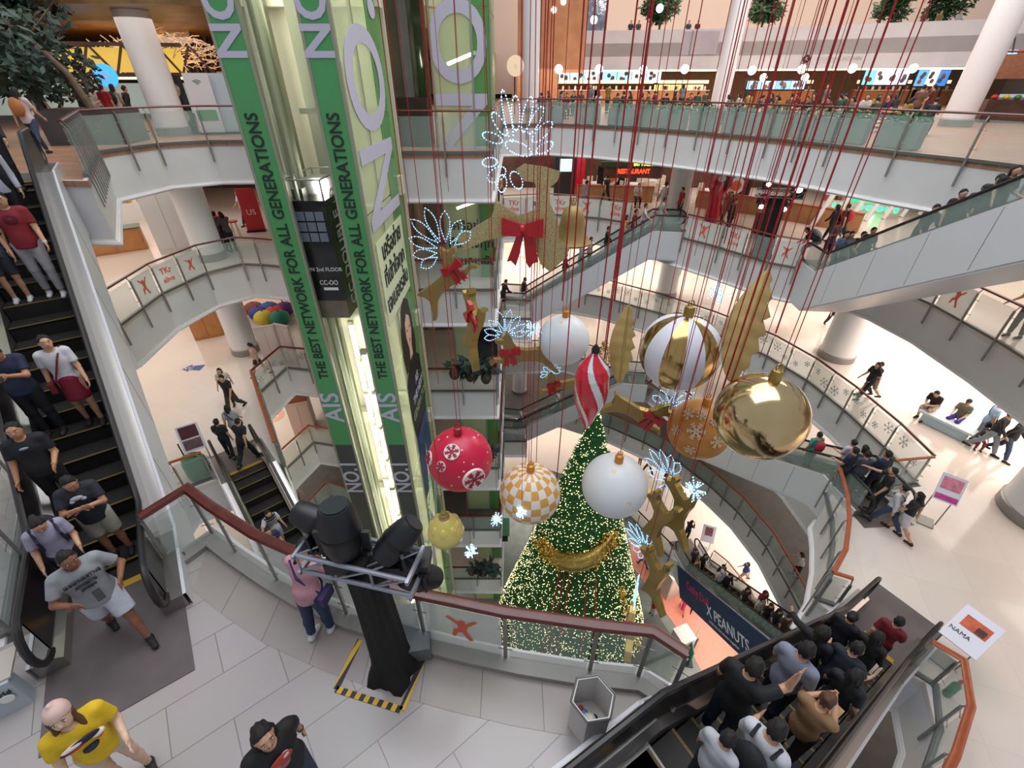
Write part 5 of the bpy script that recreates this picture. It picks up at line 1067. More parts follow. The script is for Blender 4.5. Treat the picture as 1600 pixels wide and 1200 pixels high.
for i, (px, py, H, r0) in enumerate([(884, 49, 4.2, 1.3), (1030, 46, 4.4, 1.6), (1190, 42, 4.2, 1.5), (1395, 33, 4.0, 1.5), (1475, 30, 4.2, 1.7)]):
    a = PY(px, py, 50 if i < 3 else 46); a.z = 29.9; bush_tree(a, H, r0, ['first', 'second', 'third', 'fourth', 'fifth'][i]+' leafy tree from the left behind the upper parapet', n=3200, leaf=.4)
a = PY(931, 48, 52); r = thing('mirror_panel', Vector((a.x, a.y, 29.9)), label='tall wavy mirror panel between two upper trees', cat='panel'); m = MB(); m.box((0, 0, 2.4), (1.9, .08, 4.8)); m.build('frame', M_post, r); m = MB(); m.box((0, -.05, 2.4), (1.7, .03, 4.6)); m.build('mirror', noisy('mirror_wavy', rgb('#b8bcc4'), rgb('#8c8f98'), 1.5, .08, metal=1, bump=.8), r)
# glazed window strip and logo on the parapet
p0 = PY(1185, 66, 44.6); r = thing('window_band', p0, rz=R(-12), label='long glazed opening in the white upper parapet with a blurred banner', cat='window band'); m = MB(); m.box((0, 0, 0), (17, .06, 1.5)); m.build('pane', noisy('band_glass', rgb('#c9c3c8'), rgb('#b4aeb8'), .35, .2), r)
for k in range(6): m = MB(); m.box((-8.5+3.4*k, -.05, 0), (.08, .08, 1.6)); m.build('mullion', M_post, r)
m = MB(); m.box((7.6, -.06, 0), (.7, .04, 1.3)); m.build('purple_print', mat('print_purple', rgb('#4a4560'), .5), r)
a = PY(1260, 92, 42.6); r = thing('round_logo', a, rz=R(-18), label='black round logo with small grey lettering on the white parapet', cat='sign'); m = MB(); m.lathe((0, 0, 0), [(.26, 0), (.26, .04)], 20, M=Matrix.Rotation(R(90), 3, 'X')); b = m.build('disc', M_black, r); text_mesh('K', .32, m=M_w, parent=b, M=FF, loc=(0, -.05, 0)); text_mesh('FOOD HALL KITCHEN', .3, m=mat('letter_grey', rgb('#a9a4a4'), .5), parent=b, M=FF, loc=(2.2, -.03, 0))
# awning stall at right
a = PY(1560, 172, 27); r = thing('market_stall', Vector((a.x, a.y, za)), rz=R(-25), label='market stall with a brown cloth awning and curved iron roof at the upper right', cat='stall')
m = MB(); m.box((.6, 0, 2.45), (3.4, .06, 1.3), M=Matrix.Rotation(R(-25), 3, 'X')); m.build('awning', noisy('awning_brown', rgb('#6e4128'), rgb('#7c4c30'), 6, .8), r)
for s in range(4): m = MB(); m.pipe([Vector((-.9+s*1.1, -1+2*q/10, 2.9+.75*math.sin(PI*q/10))) for q in range(11)], .035, 6); m.build('roof_rib', M_dark, r)
for s in (-1, 1): m = MB(); m.tube((-1.1, s*.9, 0), (-1.1, s*.9, 3.0), .06); m.tube((-1.3, s*.9, 2.95), (3, s*.9, 2.95), .05); m.build('post', M_woodL, r)
m = MB(); m.box((.8, 0, .5), (3, .8, 1)); m.build('counter', M_walld, r); m = MB(); m.box((-.7, .2, 2.6), (.7, .06, .9)); m.build('blue_screen', emat('screen_blue', rgb('#7fc4ff'), 1.6), r)
for k in range(6): m = MB(); m.ball((-.4+.45*k, 0, 1.1), (.16, .14, .12), 8, 6); m.build('fruit_pile', mat('fruit_%d' % (k % 3), [rgb('#b8321f'), rgb('#d8b83a'), rgb('#4d7a35')][k % 3], .5), r)
# ---- upper left: big tree in planter, truss pavilion, signs
a = PL(178, 222, 'A'); r = thing('planter', Vector((-14.2, 17.6, za)), R(12), label='large dark square planter under the big tree at the upper left', cat='planter'); m = MB(); m.box((0, 0, .5), (2.3, 1.6, 1.0)); m.build('box', noisy('planter_dark', rgb('#3a3536'), rgb('#484244'), 2, .5), r); m = MB(); m.box((0, 0, 1.0), (2.1, 1.4, .05)); m.build('soil', M_walld, r)
bush_tree(Vector((-14.1, 17.6, za+1.0)), 4.2, 2.7, 'big dark feathery tree rising from the planter at the upper left', 9000, M_leafd, -2.7, leaf=.3)
r = thing('pavilion', (-20, 23.5, za), rz=R(14), label='dark timber truss front with yellow glowing panels at the far left', cat='pavilion')
for zz in (2.0, 3.1): m = MB(); m.box((0, 0, zz), (11, .14, .14)); m.build('beam', M_walld, r)
for k in range(9): m = MB(); m.beam((-5.2+1.3*k, 0, 2.0), (-4.6+1.3*k, 0, 3.1), .08, .08); m.beam((-4.6+1.3*k, 0, 3.1), (-3.9+1.3*k, 0, 2.0), .08, .08); m.build('truss_web', M_walld, r)
m = MB(); m.box((0, .3, 2.55), (10.6, .05, .9)); m.build('yellow_panel', emat('panel_yellow', rgb('#c9a648'), .8), r)
for k in range(5): m = MB(); m.box((-4.4+2.2*k, .6, 1.1), (1.9, .05, 1.2)); m.build('lit_window', emat('win_cool', rgb('#9fb0a8'), .35), r)
for k in range(6): m = MB(); m.box((-5.4+2.2*k, 0, 1), (.12, .12, 2)); m.build('post', M_walld, r)
def disc_sign(px, py, Y, rr_, col, label, txt, e=2):
    a = PY(px, py, Y); r = thing('round_sign', a, rz=R(15), label=label, cat='sign'); m = MB(); m.lathe((0, 0, 0), [(rr_, 0), (rr_, .08)], 24, M=Matrix.Rotation(R(90), 3, 'X')); b = m.build('disc', emat('disc_'+col, rgb(col), e), r); text_mesh(txt, rr_*.9, m=M_w, parent=b, M=FF, loc=(0, -.1, 0)); m = MB(); m.tube((0, .1, LV['A']-a.z), (0, .1, 0), .04); m.build('pole', M_dark, r)
disc_sign(166, 118, 23, .42, '#2f7fd0', 'round blue glowing sign left of the tall column', '@')
disc_sign(805, 103, 34, .55, '#b8a48a', 'round beige shop sign left of the food court column', 'a', .8)
a = PY(291, 205, 20.5); r = thing('banner', Vector((a.x, a.y, za)), rz=R(12), label='black banner with round pictures right of the tall left column', cat='banner'); m = MB(); m.box((0, 0, 1.3), (.95, .04, 2.4)); b = m.build('sheet', M_adv, r)
for zz in (1.9, .8): m = MB(); m.lathe((0, -.03, zz), [(.33, 0), (.33, .02)], 20, M=Matrix.Rotation(R(90), 3, 'X')); m.build('picture', noisy('pic_bronze', rgb('#8a6a54'), rgb('#c8b8a8'), 5, .5), b)
m = MB(); m.box((0, 0, .05), (1, .3, .1)); m.build('base', M_dark, r); r.scale = (.95, 1, .78)
a = PY(333, 205, 20.5); r = thing('banner', Vector((a.x, a.y, za)), rz=R(8), label='white banner with a green block and a wireless symbol', cat='banner'); m = MB(); m.box((0, 0, 1.35), (.95, .04, 2.5)); b = m.build('sheet', mat('banner_white', rgb('#d9d8e0'), .5), r)
m = MB(); m.box((0, -.03, .85), (.75, .02, .45)); m.build('green_block', M_green, b); m = MB()
for q in (.08, .15, .22): m.pipe([Vector((q*math.cos(t), -.03, 2.1+q*math.sin(t))) for t in [R(45+9*k) for k in range(11)]], .014, 5)
m.build('wireless_symbol', M_green, b); m = MB(); m.box((0, 0, .05), (1, .3, .1)); m.build('base', M_dark, r); r.scale = (.95, 1, .78)
a = PY(370, 205, 20.8); r = thing('banner', Vector((a.x, a.y, za)), rz=R(8), label='pale blue banner half hidden by the first green lift strip', cat='banner'); m = MB(); m.box((0, 0, 1.35), (.95, .04, 2.5)); m.build('sheet', mat('banner_blue', rgb('#b8cad6'), .5), r); m = MB(); m.box((0, 0, .05), (1, .3, .1)); m.build('base', M_dark, r); r.scale = (.95, 1, .78)
# white twig canopy
r = thing('twig_canopy', PY(262, 98, 26), label='pale woven twig canopy lit from below behind the tall left column', cat='canopy'); m = MB()
for k in range(420):
    t = rnd.uniform(-4.6, 2.6); z = 1.1*math.cos(t*.42)+rnd.uniform(-1, .1); y = rnd.uniform(-1.2, 1.2); d = Vector((rnd.uniform(-1, 1), rnd.uniform(-.5, .5), rnd.uniform(-.3, .3))).normalized()*rnd.uniform(.3, .7); m.tube((t, y, z), Vector((t, y, z))+d, .02, n=3)
m.build('twigs', mat('twig_cream', rgb('#e8cfae'), .7), r, kind='stuff'); m = MB(); m.box((-1, 0, -.6), (5, 1.6, .1)); m.build('lamp_tray', emat('tray_warm', rgb('#ffcf96'), 2.2), r)
for k in range(14):
    a = PY(278+7*k, 80+1.5*k, 30+.2*k); r = thing('hanging_slat', Vector((a.x, a.y, za+.5)), label='dark vertical timber slat behind the twig canopy', cat='slat', group='vertical timber slats behind the twig canopy'); m = MB(); m.box((0, 0, 2), (.22, .1, 4.6)); m.build('board', noisy('slat_%d' % (k % 2), rgb(['#3a2f2c', '#6a5c58'][k % 2]), rgb(['#2a211f', '#7b6c68'][k % 2]), 3, .5), r)
signbox(250, 56, 28, 2.9, .6, '', .2, '#ffffff', mat('grey_sign', rgb('#a8a0a0'), .5), 'grey hanging board with round emblems above the twig canopy')
# orange shop corner and white statue by the second shaft
m = MB(); m.box((2.8, 40, za+4.6), (4.8, .3, 4.6)); m.box((1.9, 39.6, za+1.3), (3, .3, 2.6)); struct('wall_shop', m, noisy('wall_copper', rgb('#b87a4e'), rgb('#c98c60'), 1.2, .5))
a = PY(738, 222, 17.6); r = thing('statue', Vector((a.x, 17.8, za)), label='white sculpture of an acrobat with petals on the top lift landing', cat='statue'); m = MB(); m.pipe([Vector(q) for q in [(-.5, 0, .05), (-.1, 0, .5), (.05, 0, 1.0), (.25, 0, 1.35)]], [.06, .1, .12, .1], 8); m.pipe([Vector(q) for q in [(.15, 0, .05), (.2, 0, .5), (.05, 0, 1.0)]], [.05, .09, .1], 8); m.build('body', M_white, r, True); m = MB()
for k in range(7): m.ball((.3+.22*math.cos(k*.9), .1*math.sin(k), 1.6+.14*math.sin(k*.9)), (.14, .06, .1), 8, 6)
m.build('petals', M_white, r, True); m = MB(); m.box((-.1, 0, .02), (1, .5, .04)); m.build('base', M_post, r)
# evergreen garlands with pine cones on the lift landings
for lv in 'CDF':
    c = Vector((-1.5, 14.5, LV[lv]+1.25)); r = thing('garland', c, label={'C': 'green holly garland behind the LED antlers', 'D': 'garland with large pine cones on the landing under the ribboned deer', 'F': 'garland with pine cones low beside the tree'}[lv], cat='garland')
    m = MB(); foliage(m, (0, 0, 0), .85, .2, .25, 120, .45); m.build('sprigs', M_leafd, r, kind='stuff')
    for q in range(3): m = MB(); m.ball((-.7+.6*q, -.1, -.25-.1*q), (.2, .17, .26), 10, 8); m.build('pine_cone', noisy('cone_brown', rgb('#3a2a20'), rgb('#55402f'), 12, .8), r, True)
# black totem with screen, dish posters, red doorway of the restaurant
a = PY(880, 318, 30.5); r = thing('totem', Vector((a.x, 30.5, zb)), label='black totem with a small blue lit picture beside the red doorway', cat='totem'); m = MB(); m.box((0, 0, 1.35), (1.3, .3, 2.7)); b = m.build('case', M_black, r); m = MB(); m.box((0, -.17, 1.75), (.75, .02, .7)); m.build('screen', emat('screen_cyan', rgb('#9fd6e8'), 1.5), b); m = MB(); m.box((.95, 0, 1.4), (.5, .3, 2.8)); m.build('red_pier', M_red, r)
for px, py, Y, w, lb in ((955, 277, 30, 1.3, 'left'), (1150, 290, 27.4, 1.3, 'right')):
    a = PY(px, py, Y); r = thing('dish_poster', a, rz=R(-5 if w else 0), label='dark poster showing an orange dish on a white plate, the '+lb+' of two', cat='poster'); m = MB(); m.box((0, 0, -.1), (w*1.3, .06, 1.5)); b = m.build('panel', M_adv, r); m = MB(); m.lathe((0, -.04, 0), [(.45, 0), (.45, .02)], 24, M=Matrix.Rotation(R(90), 3, 'X')); m.build('plate_print', M_white, b); m = MB(); m.lathe((0, -.07, 0), [(.27, 0), (.27, .02)], 16, M=Matrix.Rotation(R(90), 3, 'X')); m.build('food_print', noisy('food_orange', rgb('#d96a22'), rgb('#b8461a'), 8, .5), b)
a = PL(1108, 352, 'B'); r = thing('lobster_statue', a, rz=R(0), label='tall red and white upright crustacean figure by the column', cat='statue'); m = MB(); m.pipe([Vector((.05*math.sin(t*3), 0, t)) for t in (0, .5, 1.0, 1.5, 2.0, 2.4)], [.3, .34, .3, .32, .26, .1], 14); m.build('body', M_red, r, True)
for s in (-1, 1): m = MB(); m.pipe([Vector((s*.25, -.1, 1.5)), Vector((s*.5, -.15, 1.9)), Vector((s*.4, -.15, 2.4))], [.07, .08, .14], 8); m.build('claw', M_red, r, True)
m = MB(); m.ball((0, -.2, 2.2), (.2, .1, .16), 10, 8); m.build('face_patch', M_white, r, True)
# ---- advert on the side of the lowest escalator
ea = Vector(tuple(E8.at(0.4, (E8.w/2+.37)))); eb = E8.at(E8.run-.4, (E8.w/2+.37)); 
r = thing('side_advert', ea, label='navy advert with pink script and white capitals along the lowest escalator', cat='advert'); dd = (eb-ea).normalized(); up_ = Vector((0, 0, 1)); Fd = frame3(dd*1, up_)
if Fd.col[2].x > 0: Fd = frame3(-dd, up_)
mid = (eb-ea)/2+Vector((0, 0, -.9)); m = MB(); m.box(mid, ((eb-ea).length, 1.9, .05), M=Fd); b = m.build('panel', mat('advert_navy2', rgb('#15305f'), .4), r); nz_ = Fd.col[2]
Fr = Fd
for t_, s_, off, up2, col in (('X PEANUTS', .8, .6, -.15, rgb('#e8e8ee')), ('Cathy Doll', .62, -1.9, .25, rgb('#c8306a'))):
    text_mesh(t_, s_, m=mat('advert_%s' % t_[:2].strip(), col, .5), parent=b, M=Fr, loc=mid+Fr.col[0]*off+Fr.col[1]*up2+nz_*.04, bold=.01, squash=.8)
text_mesh('celebrate the season together', .2, m=M_w, parent=b, M=Fr, loc=mid+Fr.col[0]*.3-Fr.col[1]*.65+nz_*.04)
# ---- ground hall: white exhibition stands, green cards
for i, (px, py, w, d, h, col, lb) in enumerate([(1045, 915, 1.6, 1.6, 2.2, '#c9b9a8', 'beige exhibition box beside the tree foot'), (1000, 1010, 3.5, 2, .6, '#4d4f4c', 'dark low exhibition platform'), (1062, 1010, .9, .9, 1.4, '#b8b4ac', 'small pale stand in the ground hall')]):
    a = PZ(px, py, 0); cab = cabinet(800, 800, 'G', w, d, h, 20, mat('exh'+col, rgb(col), .5), lb, 'exhibition_stand', cat='stand'); cab.location = a
for i, (px, py) in enumerate([(1060, 1000), (1082, 1005), (1075, 1030)]):
    a = PZ(px, py, 0); r = thing('green_standee', a, rz=R(20+i*30), label='green lit standee in the ground hall', cat='standee', group='green standees at the ground hall'); m = MB(); m.box((0, 0, .7), (.6, .05, 1.3)); m.build('panel', mat('standee_green', rgb('#2b7a60'), .4), r); m = MB(); m.box((0, 0, .03), (.9, .4, .06)); m.build('base', M_dark, r)
for px, py, Y, t_, lb in ((840, 690, 0, 'AIS', ''),): pass
# dark stage and green posters seen low between landings
for lv, px in (('E', 745), ('F', 770)):
    a = Vector((-.9 if lv == 'F' else -1.7, 17.2, LV[lv])); r = thing('green_poster', a, label={'E': 'green poster with black letters behind the red bauble', 'F': 'green poster with an oval badge above the tree side'}[lv], cat='poster'); m = MB(); m.box((0, 0, 1.2), (1.5, .05, 1.6)); b = m.build('panel', M_green2, r); text_mesh('FOR ALL' if lv == 'E' else '4G', .34, m=M_ink, parent=b, M=FF, loc=(0, -.04, 1.2)); m = MB(); m.box((0, 0, .2), (1.3, .2, .4)); m.build('base', M_dark, r)
# ================================================================= PEOPLE (one continuous body surface each, clothes and hair as parts)
def nets(prims, cell):
    lo = np.min([p['lo'] for p in prims], 0)-cell*3; hi = np.max([p['hi'] for p in prims], 0)+cell*3
    n = np.ceil((hi-lo)/cell).astype(int)+1; F = np.full(n, .25, np.float32); ax = [lo[i]+cell*np.arange(n[i]) for i in range(3)]
    for p in prims:
        mg = 0.07; a = np.maximum(((p['lo']-mg-lo)/cell).astype(int), 0); b = np.minimum(((p['hi']+mg-lo)/cell).astype(int)+2, n)
        if np.any(b <= a): continue
        X, Y, Z = np.meshgrid(ax[0][a[0]:b[0]], ax[1][a[1]:b[1]], ax[2][a[2]:b[2]], indexing='ij'); d = p['f'](X, Y, Z); s = (slice(a[0], b[0]), slice(a[1], b[1]), slice(a[2], b[2])); k = p['k']; g = F[s]
        if p.get('sub'): F[s] = np.maximum(g, -d)
        else:
            h = np.clip(.5+.5*(d-g)/k, 0, 1); F[s] = d*(1-h)+g*h-k*h*(1-h)
    I = F < 0; nx, ny, nz = n
    c = np.zeros((nx-1, ny-1, nz-1), np.int8); cor = [(i, j, k) for i in (0, 1) for j in (0, 1) for k in (0, 1)]
    for i, j, k in cor: c += I[i:nx-1+i, j:ny-1+j, k:nz-1+k]
    act = (c > 0) & (c < 8); idx = np.argwhere(act)
    if len(idx) == 0: return np.zeros((0, 3)), np.zeros((0, 4), int)
    vid = np.full(act.shape, -1, int); vid[act] = np.arange(len(idx)); acc = np.zeros((len(idx), 3)); cnt = np.zeros(len(idx)); V = {q: F[idx[:, 0]+q[0], idx[:, 1]+q[1], idx[:, 2]+q[2]] for q in cor}
    for q in cor:
        for d in range(3):
            if q[d] == 0:
                q2 = list(q); q2[d] = 1; a, b = V[q], V[tuple(q2)]; m = (a < 0) != (b < 0); t = np.where(m, a/np.where(m, a-b, 1), 0); pt = np.tile(np.array(q, float), (len(idx), 1)); pt[:, d] = t; acc += pt*m[:, None]; cnt += m
    P_ = (idx+acc/cnt[:, None])*cell+lo; Q = []
    for d in range(3):
        o1, o2 = [(1, 2), (2, 0), (0, 1)][d]; sl = [slice(1, -1)]*3; sl[d] = slice(0, -1); A = I[tuple(sl)]; sl2 = list(sl); sl2[d] = slice(1, None); B = I[tuple(sl2)]; base = np.array([1, 1, 1]); base[d] = 0
        for fl in (0, 1):
            e = np.argwhere((A & ~B) if fl == 0 else (~A & B))+base
            if len(e) == 0: continue
            def g(s1, s2):
                q = e.copy(); q[:, o1] -= s1; q[:, o2] -= s2; return vid[q[:, 0], q[:, 1], q[:, 2]]
            f = np.stack([g(1, 1), g(0, 1), g(0, 0), g(1, 0)], 1); Q.append(f if fl == 0 else f[:, ::-1])
    Q = np.concatenate(Q); Q = Q[(Q >= 0).all(1)]
    return P_, Q
def np3(v): return np.array([v[0], v[1], v[2]], float)
def cap(a, b, ra, rb, k=.02, fa=False, fb=False, sub=False):
    a, b = np3(a), np3(b); r = max(ra, rb); ab = b-a; L2 = max(ab@ab, 1e-9); L = math.sqrt(L2)
    def f(X, Y, Z):
        px, py, pz = X-a[0], Y-a[1], Z-a[2]; t0 = (px*ab[0]+py*ab[1]+pz*ab[2])/L2; t = np.clip(t0, 0, 1); d = np.sqrt((px-t*ab[0])**2+(py-t*ab[1])**2+(pz-t*ab[2])**2)-(ra+(rb-ra)*t)
        if fa: d = np.maximum(d, -t0*L)
        if fb: d = np.maximum(d, (t0-1)*L)
        return d
    return dict(f=f, lo=np.minimum(a, b)-r, hi=np.maximum(a, b)+r, k=k, sub=sub)
def ell(c, r, M=None, k=.02, cut=None, sub=False):
    c = np3(c); r = np3(r); Mi = np.array(M.transposed()) if M else np.eye(3); R_ = max(r)
    def f(X, Y, Z):
        x, y, z = X-c[0], Y-c[1], Z-c[2]; u = [Mi[i][0]*x+Mi[i][1]*y+Mi[i][2]*z for i in range(3)]
        k0 = np.sqrt(sum((u[i]/r[i])**2 for i in range(3)))+1e-6; k1 = np.sqrt(sum((u[i]/r[i]**2)**2 for i in range(3)))+1e-6; d = k0*(k0-1)/k1
        if cut is not None:
            p0, n = cut; d = np.maximum(d, (X-p0[0])*n[0]+(Y-p0[1])*n[1]+(Z-p0[2])*n[2])
        return d
    return dict(f=f, lo=c-R_, hi=c+R_, k=k, sub=sub)
POSES = dict(
 stand=dict(), stand2=dict(lh=6, rh=-4, la=(12, 8, 20, 0), ra=(-5, 8, 15, 0)),
 walk=dict(lh=24, rh=-20, lk=8, rk=22, la=(-22, 6, 18, 0), ra=(24, 6, 25, 0), lean=3), walk2=dict(lh=-18, rh=22, lk=26, rk=8, la=(20, 6, 25, 0), ra=(-20, 6, 18, 0), lean=3),
 phone=dict(la=(38, 4, 85, 30), ra=(38, 4, 85, 30), hp=28), rail=dict(la=(35, 14, 35, 0), ra=(35, 14, 35, 0), lean=14, hp=12, lh=-6, rh=4), railone=dict(la=(5, 12, 15, 0), ra=(30, 35, 30, -10)),
 crossed=dict(la=(30, 8, 95, 62), ra=(34, 8, 92, 60), hp=22), sit=dict(lh=84, rh=84, lk=86, rk=86, la=(28, 6, 55, 10), ra=(28, 6, 60, 15), lean=8), sitlean=dict(lh=84, rh=80, lk=80, rk=95, la=(35, 4, 80, 30), ra=(35, 4, 80, 30), lean=28, hp=20),
 eat=dict(lh=84, rh=84, lk=86, rk=86, la=(45, 10, 70, 20), ra=(45, 10, 80, 25), lean=18, hp=18), bend=dict(lh=60, rh=55, lk=20, rk=20, la=(75, 5, 20, 0), ra=(80, 5, 25, 0), lean=58), armup=dict(ra=(140, 15, 60, 10), la=(5, 10, 20, 0)), carry=dict(la=(10, 8, 70, 5), ra=(8, 10, 25, 0)))
MESH = {}
def rotx(v, a): a = R(a); return Vector((v.x, v.y*math.cos(a)-v.z*math.sin(a), v.y*math.sin(a)+v.z*math.cos(a)))
def body_meshes(key, P_, hair, top, low, H, cell, fat):
    if key in MESH: return MESH[key]
    s = H/1.68; g = P_.get; T = Matrix.Rotation(R(-g('lean', 0)), 3, 'X'); pel = Vector((0, 0, 0)); J = {}
    for sd, h_, k_ in ((-1, g('lh', 0), g('lk', 4)), (1, g('rh', 0), g('rk', 4))):
        hip = pel+Vector((sd*.085, 0, -.04)); th = rotx(Vector((0, 0, -1)), h_) ; th.x += sd*(.03 if h_ < 40 else .12); th.normalize(); kn = hip+th*.42; sh = rotx(Vector((0, 0, -1)), h_-k_); an = kn+sh*.41; J[sd] = [hip, kn, an]
    gz = min(J[-1][2].z, J[1][2].z)-.075
    che = T @ Vector((0, .0, .33)); nec = T @ Vector((0, -.01, .50)); hp = g('hp', 4)+g('lean', 0)*.35; HM = Matrix.Rotation(R(-g('hy', 0)), 3, 'Z') @ Matrix.Rotation(R(-hp), 3, 'X'); hc = nec+HM @ Vector((0, .025, .145)); A = {}
    for sd, a_ in ((-1, g('la', (3, 8, 14, 0))), (1, g('ra', (3, 8, 14, 0)))):
        shd = T @ Vector((sd*(.165+.03*fat), -.01, .445)); ue = rotx(Vector((sd*math.sin(R(a_[1])), 0, -math.cos(R(a_[1])))), a_[0]); ue = (T @ ue).normalized(); el = shd+ue*.275
        side = Vector((1, 0, 0)); fw = side.cross(ue); fw = -fw if (fw.y < 0 and a_[0] < 100) else fw; fdir = (ue*math.cos(R(a_[2]))+fw*math.sin(R(a_[2]))).normalized(); inn = Vector((-sd, 0, 0)); fdir = (fdir*math.cos(R(a_[3]))+inn*math.sin(R(a_[3]))).normalized(); wr = el+fdir*.245; A[sd] = [shd, el, wr, fdir]
    f = 1+.28*fat; B = []
    def torso(d, k=.05): return [ell(pel+Vector((0, 0, .0)), ((.148)*f+d, .105*f+d, .115+d), None, k), ell(T @ Vector((0, .01*fat, .16)), (.128*f+d, .098*f+d+.03*fat, .15+d), T, k), ell(che, (.158*f+d, .108*f+d, .175+d), T, k), cap(A[-1][0]*.82+nec*.18, A[1][0]*.82+nec*.18, .058+d, .058+d, .04)]
    hr = (.074, .093, .115); fwd = HM @ Vector((0, 1, 0)); up = HM @ Vector((0, 0, 1)); rt = HM @ Vector((1, 0, 0))
    B += torso(0)+[cap(nec+Vector((0, -.01, -.05)), hc-up*.06, .055, .05, .03), ell(hc, hr, HM, .02), ell(hc-up*.055+fwd*.02, (.055, .062, .06), HM, .03)]
    if cell < .03: B += [cap(hc+fwd*.088+up*.01, hc+fwd*.104-up*.022, .009, .013, .012), ell(hc-rt*.076, (.01, .02, .03), HM, .008), ell(hc+rt*.076, (.01, .02, .03), HM, .008), cap(hc+fwd*.084-up*.052-rt*.018, hc+fwd*.084-up*.052+rt*.018, .009, .009, .008), cap(hc+fwd*.08+up*.034-rt*.04, hc+fwd*.08+up*.034+rt*.04, .01, .01, .012)]
    for sd in (-1, 1):
        shd, el, wr, fd = A[sd]; B += [cap(shd, el, .05*(1+.1*fat), .041, .03), cap(el, wr, .041, .027, .015)]
        x = T @ Vector((1, 0, 0)); pn = fd.cross(Vector((0, 0, 1))); pn = pn.normalized() if pn.length > .3 else Vector((1, 0, 0)); acr = fd.cross(pn).normalized(); 
        if fd.z < -.6: pn = Vector((sd, 0, 0)); acr = fd.cross(pn).normalized()
        if acr.y < 0: acr = -acr
        pc = wr+fd*.05; pa = Matrix((fd, acr, fd.cross(acr))).transposed(); B.append(ell(pc, (.055, .043, .017), pa, .012)); cu = -Vector((sd, 0, 0)) if fd.z < -.6 else Vector((0, 0, -1))
        if cell < .016:
            for q, ln in enumerate((.062, .072, .068, .052)):
                b0 = wr+fd*.09+acr*(.03-.02*q); b1 = b0+(fd+acr*(.16-.11*q)+cu*.25).normalized()*ln*.55; b2 = b1+(fd*.8+cu*.7).normalized()*ln*.5; B += [cap(b0-fd*.02, b1, .0095, .009, .004), cap(b1, b2, .009, .0078, .004)]
            t0 = wr+fd*.025+acr*.032; t1 = t0+(fd*.6+acr*.8).normalized()*.035; B += [cap(t0, t1, .012, .0105, .006), cap(t1, t1+(fd*.9+acr*.3).normalized()*.03, .0105, .0085, .004)]
        else: B.append(cap(pc+fd*.03, pc+fd*.085+cu*.02, .024, .016, .012))
        hip, kn, an = J[sd]; B += [cap(hip, kn, .082*f, .054, .035), cap(kn, an, .054, .036, .02), ell(kn*.62+an*.38+Vector((0, -.012, 0)), (.05, .052, .09), None, .02)]
        ft = an+Vector((0, .13, -.045)); B += [cap(an+Vector((0, -.03, -.04)), ft, .034, .028, .02)]
    parts = {'body': B}
    # shirt
    if top:
        d = .016; Sx = torso(d, .05); hem = dict(tee=-.10, long=-.10, blouse=-.06, sleeveless=-.06, coat=-.34, tank=-.1)[top]
        if hem < -.08: Sx.append(cap(pel+Vector((0, 0, .05)), pel+Vector((0, 0, hem)), .125*f+d, .13*f+d+(.03 if top == 'coat' else 0), .05, fb=True))
        Sx = [p for p in Sx]
        for sd in (-1, 1):
            shd, el, wr, fd = A[sd]
            if top in ('tee', 'blouse'): Sx.append(cap(shd, shd.lerp(el, .72), .064, .066, .025, fb=True))
            elif top in ('long', 'coat'): Sx += [cap(shd, el, .064, .055, .025), cap(el, el.lerp(wr, .93), .055, .042, .015, fb=True)]
            else: Sx.append(cap(shd, shd.lerp(el, .12), .06, .06, .02, fb=True))
        if hem >= -.34 and low: Sx.append(dict(f=lambda X, Y, Z, h=hem: Z-h, lo=np.array([-.4, -.6, -1.2]), hi=np.array([.4, .6, hem]), k=.01, sub=True)) if g('lh', 0) < 40 else None
        Sx.append(cap(nec+up*.0+fwd*.02, nec+up*.12+fwd*.03, .062, .07, .01, sub=True)); parts['shirt'] = Sx
    if low:
        Lw = [ell(pel+Vector((0, 0, -.01)), (.153*f+.006, .11*f+.006, .105), None, .04)]; L0 = {'trousers': 1.9, 'jeans': 1.9, 'shorts': .9, 'short_shorts': .45, 'skirt': 0, 'dress': 0, 'leggings': 1.85}[low]
        for sd in (-1, 1):
            hip, kn, an = J[sd]; w = .004 if low == 'leggings' else .014
            if L0 == 0: continue
            if L0 < 1: Lw.append(cap(hip, hip.lerp(kn, L0), .088*f+w, (.085 if low == 'shorts' else .082)*f, .03, fb=True))
            else: Lw += [cap(hip, kn, .084*f+w, .056+w, .03), cap(kn, kn.lerp(an, L0-1), .056+w, .042+w, .02, fb=True), ell(kn*.62+an*.38+Vector((0, -.012, 0)), (.052+w, .054+w, .09), None, .02)]
        if L0 == 0:
            mk = (J[-1][1]+J[1][1])/2; Lw.append(cap(pel, pel.lerp(mk, .85 if low == 'skirt' else 1.15), .13*f, .17 if low == 'skirt' else .2, .04, fb=True))
        parts['skirt' if L0 == 0 else 'shorts' if L0 < 1 else 'trousers'] = Lw
    Sh = []
    for sd in (-1, 1):
        an = J[sd][2]; Sh += [cap(an+Vector((0, -.035, -.038)), an+Vector((0, .14, -.05)), .043, .036, .02), cap(an+Vector((0, 0, .0)), an+Vector((0, -.02, -.04)), .045, .045, .02)]
    parts['shoe'] = Sh[:2]; parts['shoe2'] = Sh[2:]
    n_ = fwd*.86-up*.52; p0 = hc+up*.038+fwd*.036
